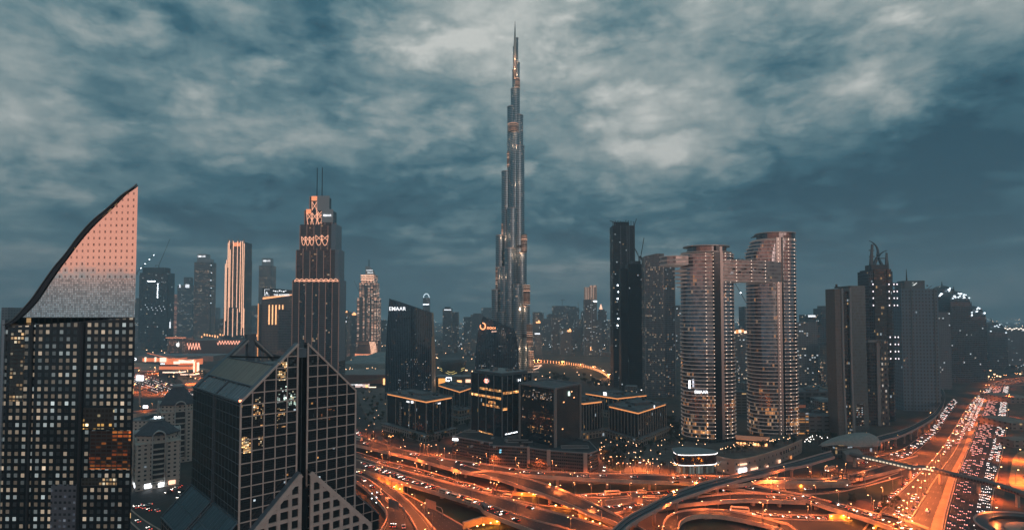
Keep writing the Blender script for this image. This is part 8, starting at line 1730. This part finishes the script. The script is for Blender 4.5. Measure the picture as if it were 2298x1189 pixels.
print('NEAR', NEAR, 'FAR', len(allc))
# gantry signs
def gantry(label, z, x0, y0, w_, h_, side, Z):
    p = G(*Z(x0, y0), z + 7); e = thing('sign_gantry', label, 'road sign', (p.x, p.y, z), R(-40)); m = MB(); m.tube([(side * (w_ / 2 + 7), 0, 0), (side * (w_ / 2 + 7), 0, 5.5), (side * (w_ / 2 + 5.6), 0, 7), (side * w_ / 2, 0, 7.2)], .28, 7); m.build('bent_pole', STEEL, e)
    m = MB(); m.box((0, 0, 7), (w_, .3, h_)); m.build('sign_board', mat('sign_board_back', (.40, .30, .26), .7), e); m = MB()
    for k in range(6): m.box((-w_ / 2 + w_ * (k + .5) / 6, -.3, 7), (.18, .3, h_ + .5))
    m.build('stiffeners', STEEL, e)
gantry('overhead sign with bent pole at the left end of the upper flyover', 9, 352, 210, 9, 4.5, 1, ZA); gantry('overhead sign beside the curved flyover, nearer one', 6, 492, 910, 11, 5.5, 1, ZA); gantry('overhead sign over the dark ground road', 0, 892, 912, 11, 6, 1, ZA); gantry('overhead sign at the left edge of the slip road', 2, 122, 395, 9, 4, 1, ZA); gantry('overhead sign above the queue at the left edge', 8, 110, 480, 9, 6, 1, ZA)
gantry('dark overhead sign over the ramp left of the viaduct', 1, 188, 615, 9, 7, 1, ZC)
p = G(*ZD(992, 585), 6); e = thing('sign_gantry', 'wide barred overhead gantry beyond the raised ramp', 'road sign', (p.x, p.y, 0), R(-35)); m = MB()
for x in (-16, 16): m.box((x, 0, 5), (.5, .5, 10))
m.build('posts', STEEL, e); m = MB(); [m.box((0, 0, z), (32, .4, .4)) for z in (5.5, 9.5)]; [m.box((-15 + k * 3, 0, 7.5), (.6, .3, 4.4)) for k in range(11)]; m.build('barred_frame', DARK, e)
# ================================================================ trees
LEAF = [mat('foliage_dark', (.018, .032, .016), .9, var=.6, vs=.5), mat('foliage_olive', (.035, .045, .02), .9, var=.6, vs=.5)]; BARK = mat('bark', (.10, .07, .05), .9)
def tree_proto(seed, palm=False):
    r_ = random.Random(seed); e = thing('palm_tree' if palm else 'tree', 'x', 'palm' if palm else 'tree'); m = MB()
    if palm:
        m.tube([(0, 0, 0), (.2, 0, 4), (.1, 0, 8)], [.3, .2, .18], 6); m.build('trunk', BARK, e); c = MB()
        for k in range(22):
            a, dr = r_.uniform(0, 6.28), r_.uniform(.1, 1.0); pts = [Vector((math.cos(a) * t_ * 3.2, math.sin(a) * t_ * 3.2, 8 + .9 * t_ * (1 - dr) * 2 - 2.4 * dr * t_ * t_)) for t_ in (0, .4, .75, 1)]; s_ = Vector((-math.sin(a), math.cos(a), 0)) * .42
            for p, q in zip(pts, pts[1:]): c.face([p - s_, q - s_ * .8, q + s_ * .8, p + s_])
        c.build('crown', LEAF[0], e); return e
    m.tube([(0, 0, 0), (.1, .1, 2.2), (0, 0, 4.2)], [.28, .2, .12], 6)
    for k in range(5): a = k * 1.26; m.tube([(0, 0, 2.6), (math.cos(a) * 1.5, math.sin(a) * 1.5, 4.4)], [.1, .04], 4)
    m.build('trunk', BARK, e); c = MB(); lobes = [(r_.uniform(-1.9, 1.9), r_.uniform(-1.9, 1.9), r_.uniform(3.6, 6.2), r_.uniform(1.1, 1.9)) for _ in range(9)]
    for k in range(380):
        x, y, z, rr = r_.choice(lobes); d = Vector((r_.gauss(0, 1), r_.gauss(0, 1), r_.gauss(0, 1))).normalized() * rr * r_.uniform(.55, 1.08); p = Vector((x, y, z)) + d; u = Vector((r_.gauss(0, 1), r_.gauss(0, 1), r_.gauss(0, 1))).normalized(); v = u.cross(d + Vector((.01, 0, 0))).normalized(); s_ = r_.uniform(.25, .5)
        c.face([p - u * s_, p - v * s_ * .7, p + u * s_, p + v * s_ * .7])
    c.build('crown', LEAF[seed % 2], e); return e
TT = [tree_proto(1), tree_proto(2), tree_proto(3)]; PP = [tree_proto(9, True), tree_proto(10, True)]
rn = random.Random(31)
def plant(where, n, box, z=0, palm=0.0, s0=.9, s1=1.5, slant=0.0):
    for k in range(n):
        f = rn.random(); px = box[0] + (box[1] - box[0]) * f; py = rn.uniform(box[2], box[3]) + slant * f; p = G(px, py, z); ip = rn.random() < palm; o = copy_tree(rn.choice(PP if ip else TT)); o.location = p; s_ = rn.uniform(s0, s1); o.scale = (s_, s_, s_ * rn.uniform(.85, 1.1)); o.rotation_euler.z = rn.uniform(0, 6.28)
        o['label'] = ('palm tree ' if ip else 'dark leafy tree ') + where; o['group'] = ('palm trees ' if ip else 'leafy trees ') + where
plant('in front of the low bank block', 16, (835, 1000, 985, 1000)); plant('in the car park left of the bank block', 26, (806, 862, 880, 955), s0=.7, s1=1.1); plant('in the park below the lit promenade', 34, (1200, 1400, 845, 872), s0=1.3, s1=2.2); plant('round the court right of the car park block', 34, (1345, 1500, 992, 1050), palm=.3, s0=.7, s1=1.2); plant('along the avenue by the bridge towers', 24, (1490, 1530, 940, 1000), s0=.9, s1=1.4)
plant('on the podium deck of the bridge towers', 26, (1612, 1790, 1018, 1024), 13, .2, .7, 1.1, -28); plant('behind the domed cream houses', 12, (412, 432, 955, 1000), s0=1.4, s1=2.0); plant('before the car park block', 10, (1180, 1345, 1050, 1058), s0=.6, s1=.9); plant('beside the station', 12, (1800, 1880, 985, 998), palm=.3); plant('on the planted strip beside the queue of headlights', 9, (1965, 2022, 1120, 1160), s0=.7, s1=.9, slant=0); plant('between the bank blocks', 10, (1000, 1060, 925, 960)); plant('on the plaza of the floodlit mall', 22, (375, 470, 845, 862), palm=1.0, s0=1.3, s1=1.7)
plant('in front of the round lawn', 5, (1345, 1400, 1030, 1045), s0=.6, s1=.9); plant('on the dark lawn by the signal island', 4, (1905, 1925, 1120, 1135), s0=.7, s1=1.0)
for e in TT + PP: unlink(e)
# ================================================================ haze: one closed box of even, pale air
hm = bpy.data.materials.new('haze'); hm.use_nodes = True; t = hm.node_tree; t.nodes.clear()
pv = nd(t, 'ShaderNodeVolumePrincipled'); pv.inputs['Color'].default_value = (.62, .86, 1.0, 1); pv.inputs['Density'].default_value = HAZE
pv.inputs['Anisotropy'].default_value = .1
mo = nd(t, 'ShaderNodeOutputMaterial'); t.links.new(pv.outputs[0], mo.inputs['Volume'])
bm = MB(); bm.prism([(-9100, -560), (9100, -560), (9100, 9600), (-9100, 9600)], -1.0, 850.0, 0, 0, True, True)
hzo = bm.build('haze', hm); tag(hzo, 'bluish dusk haze lying over the whole city', 'haze', kind='stuff')
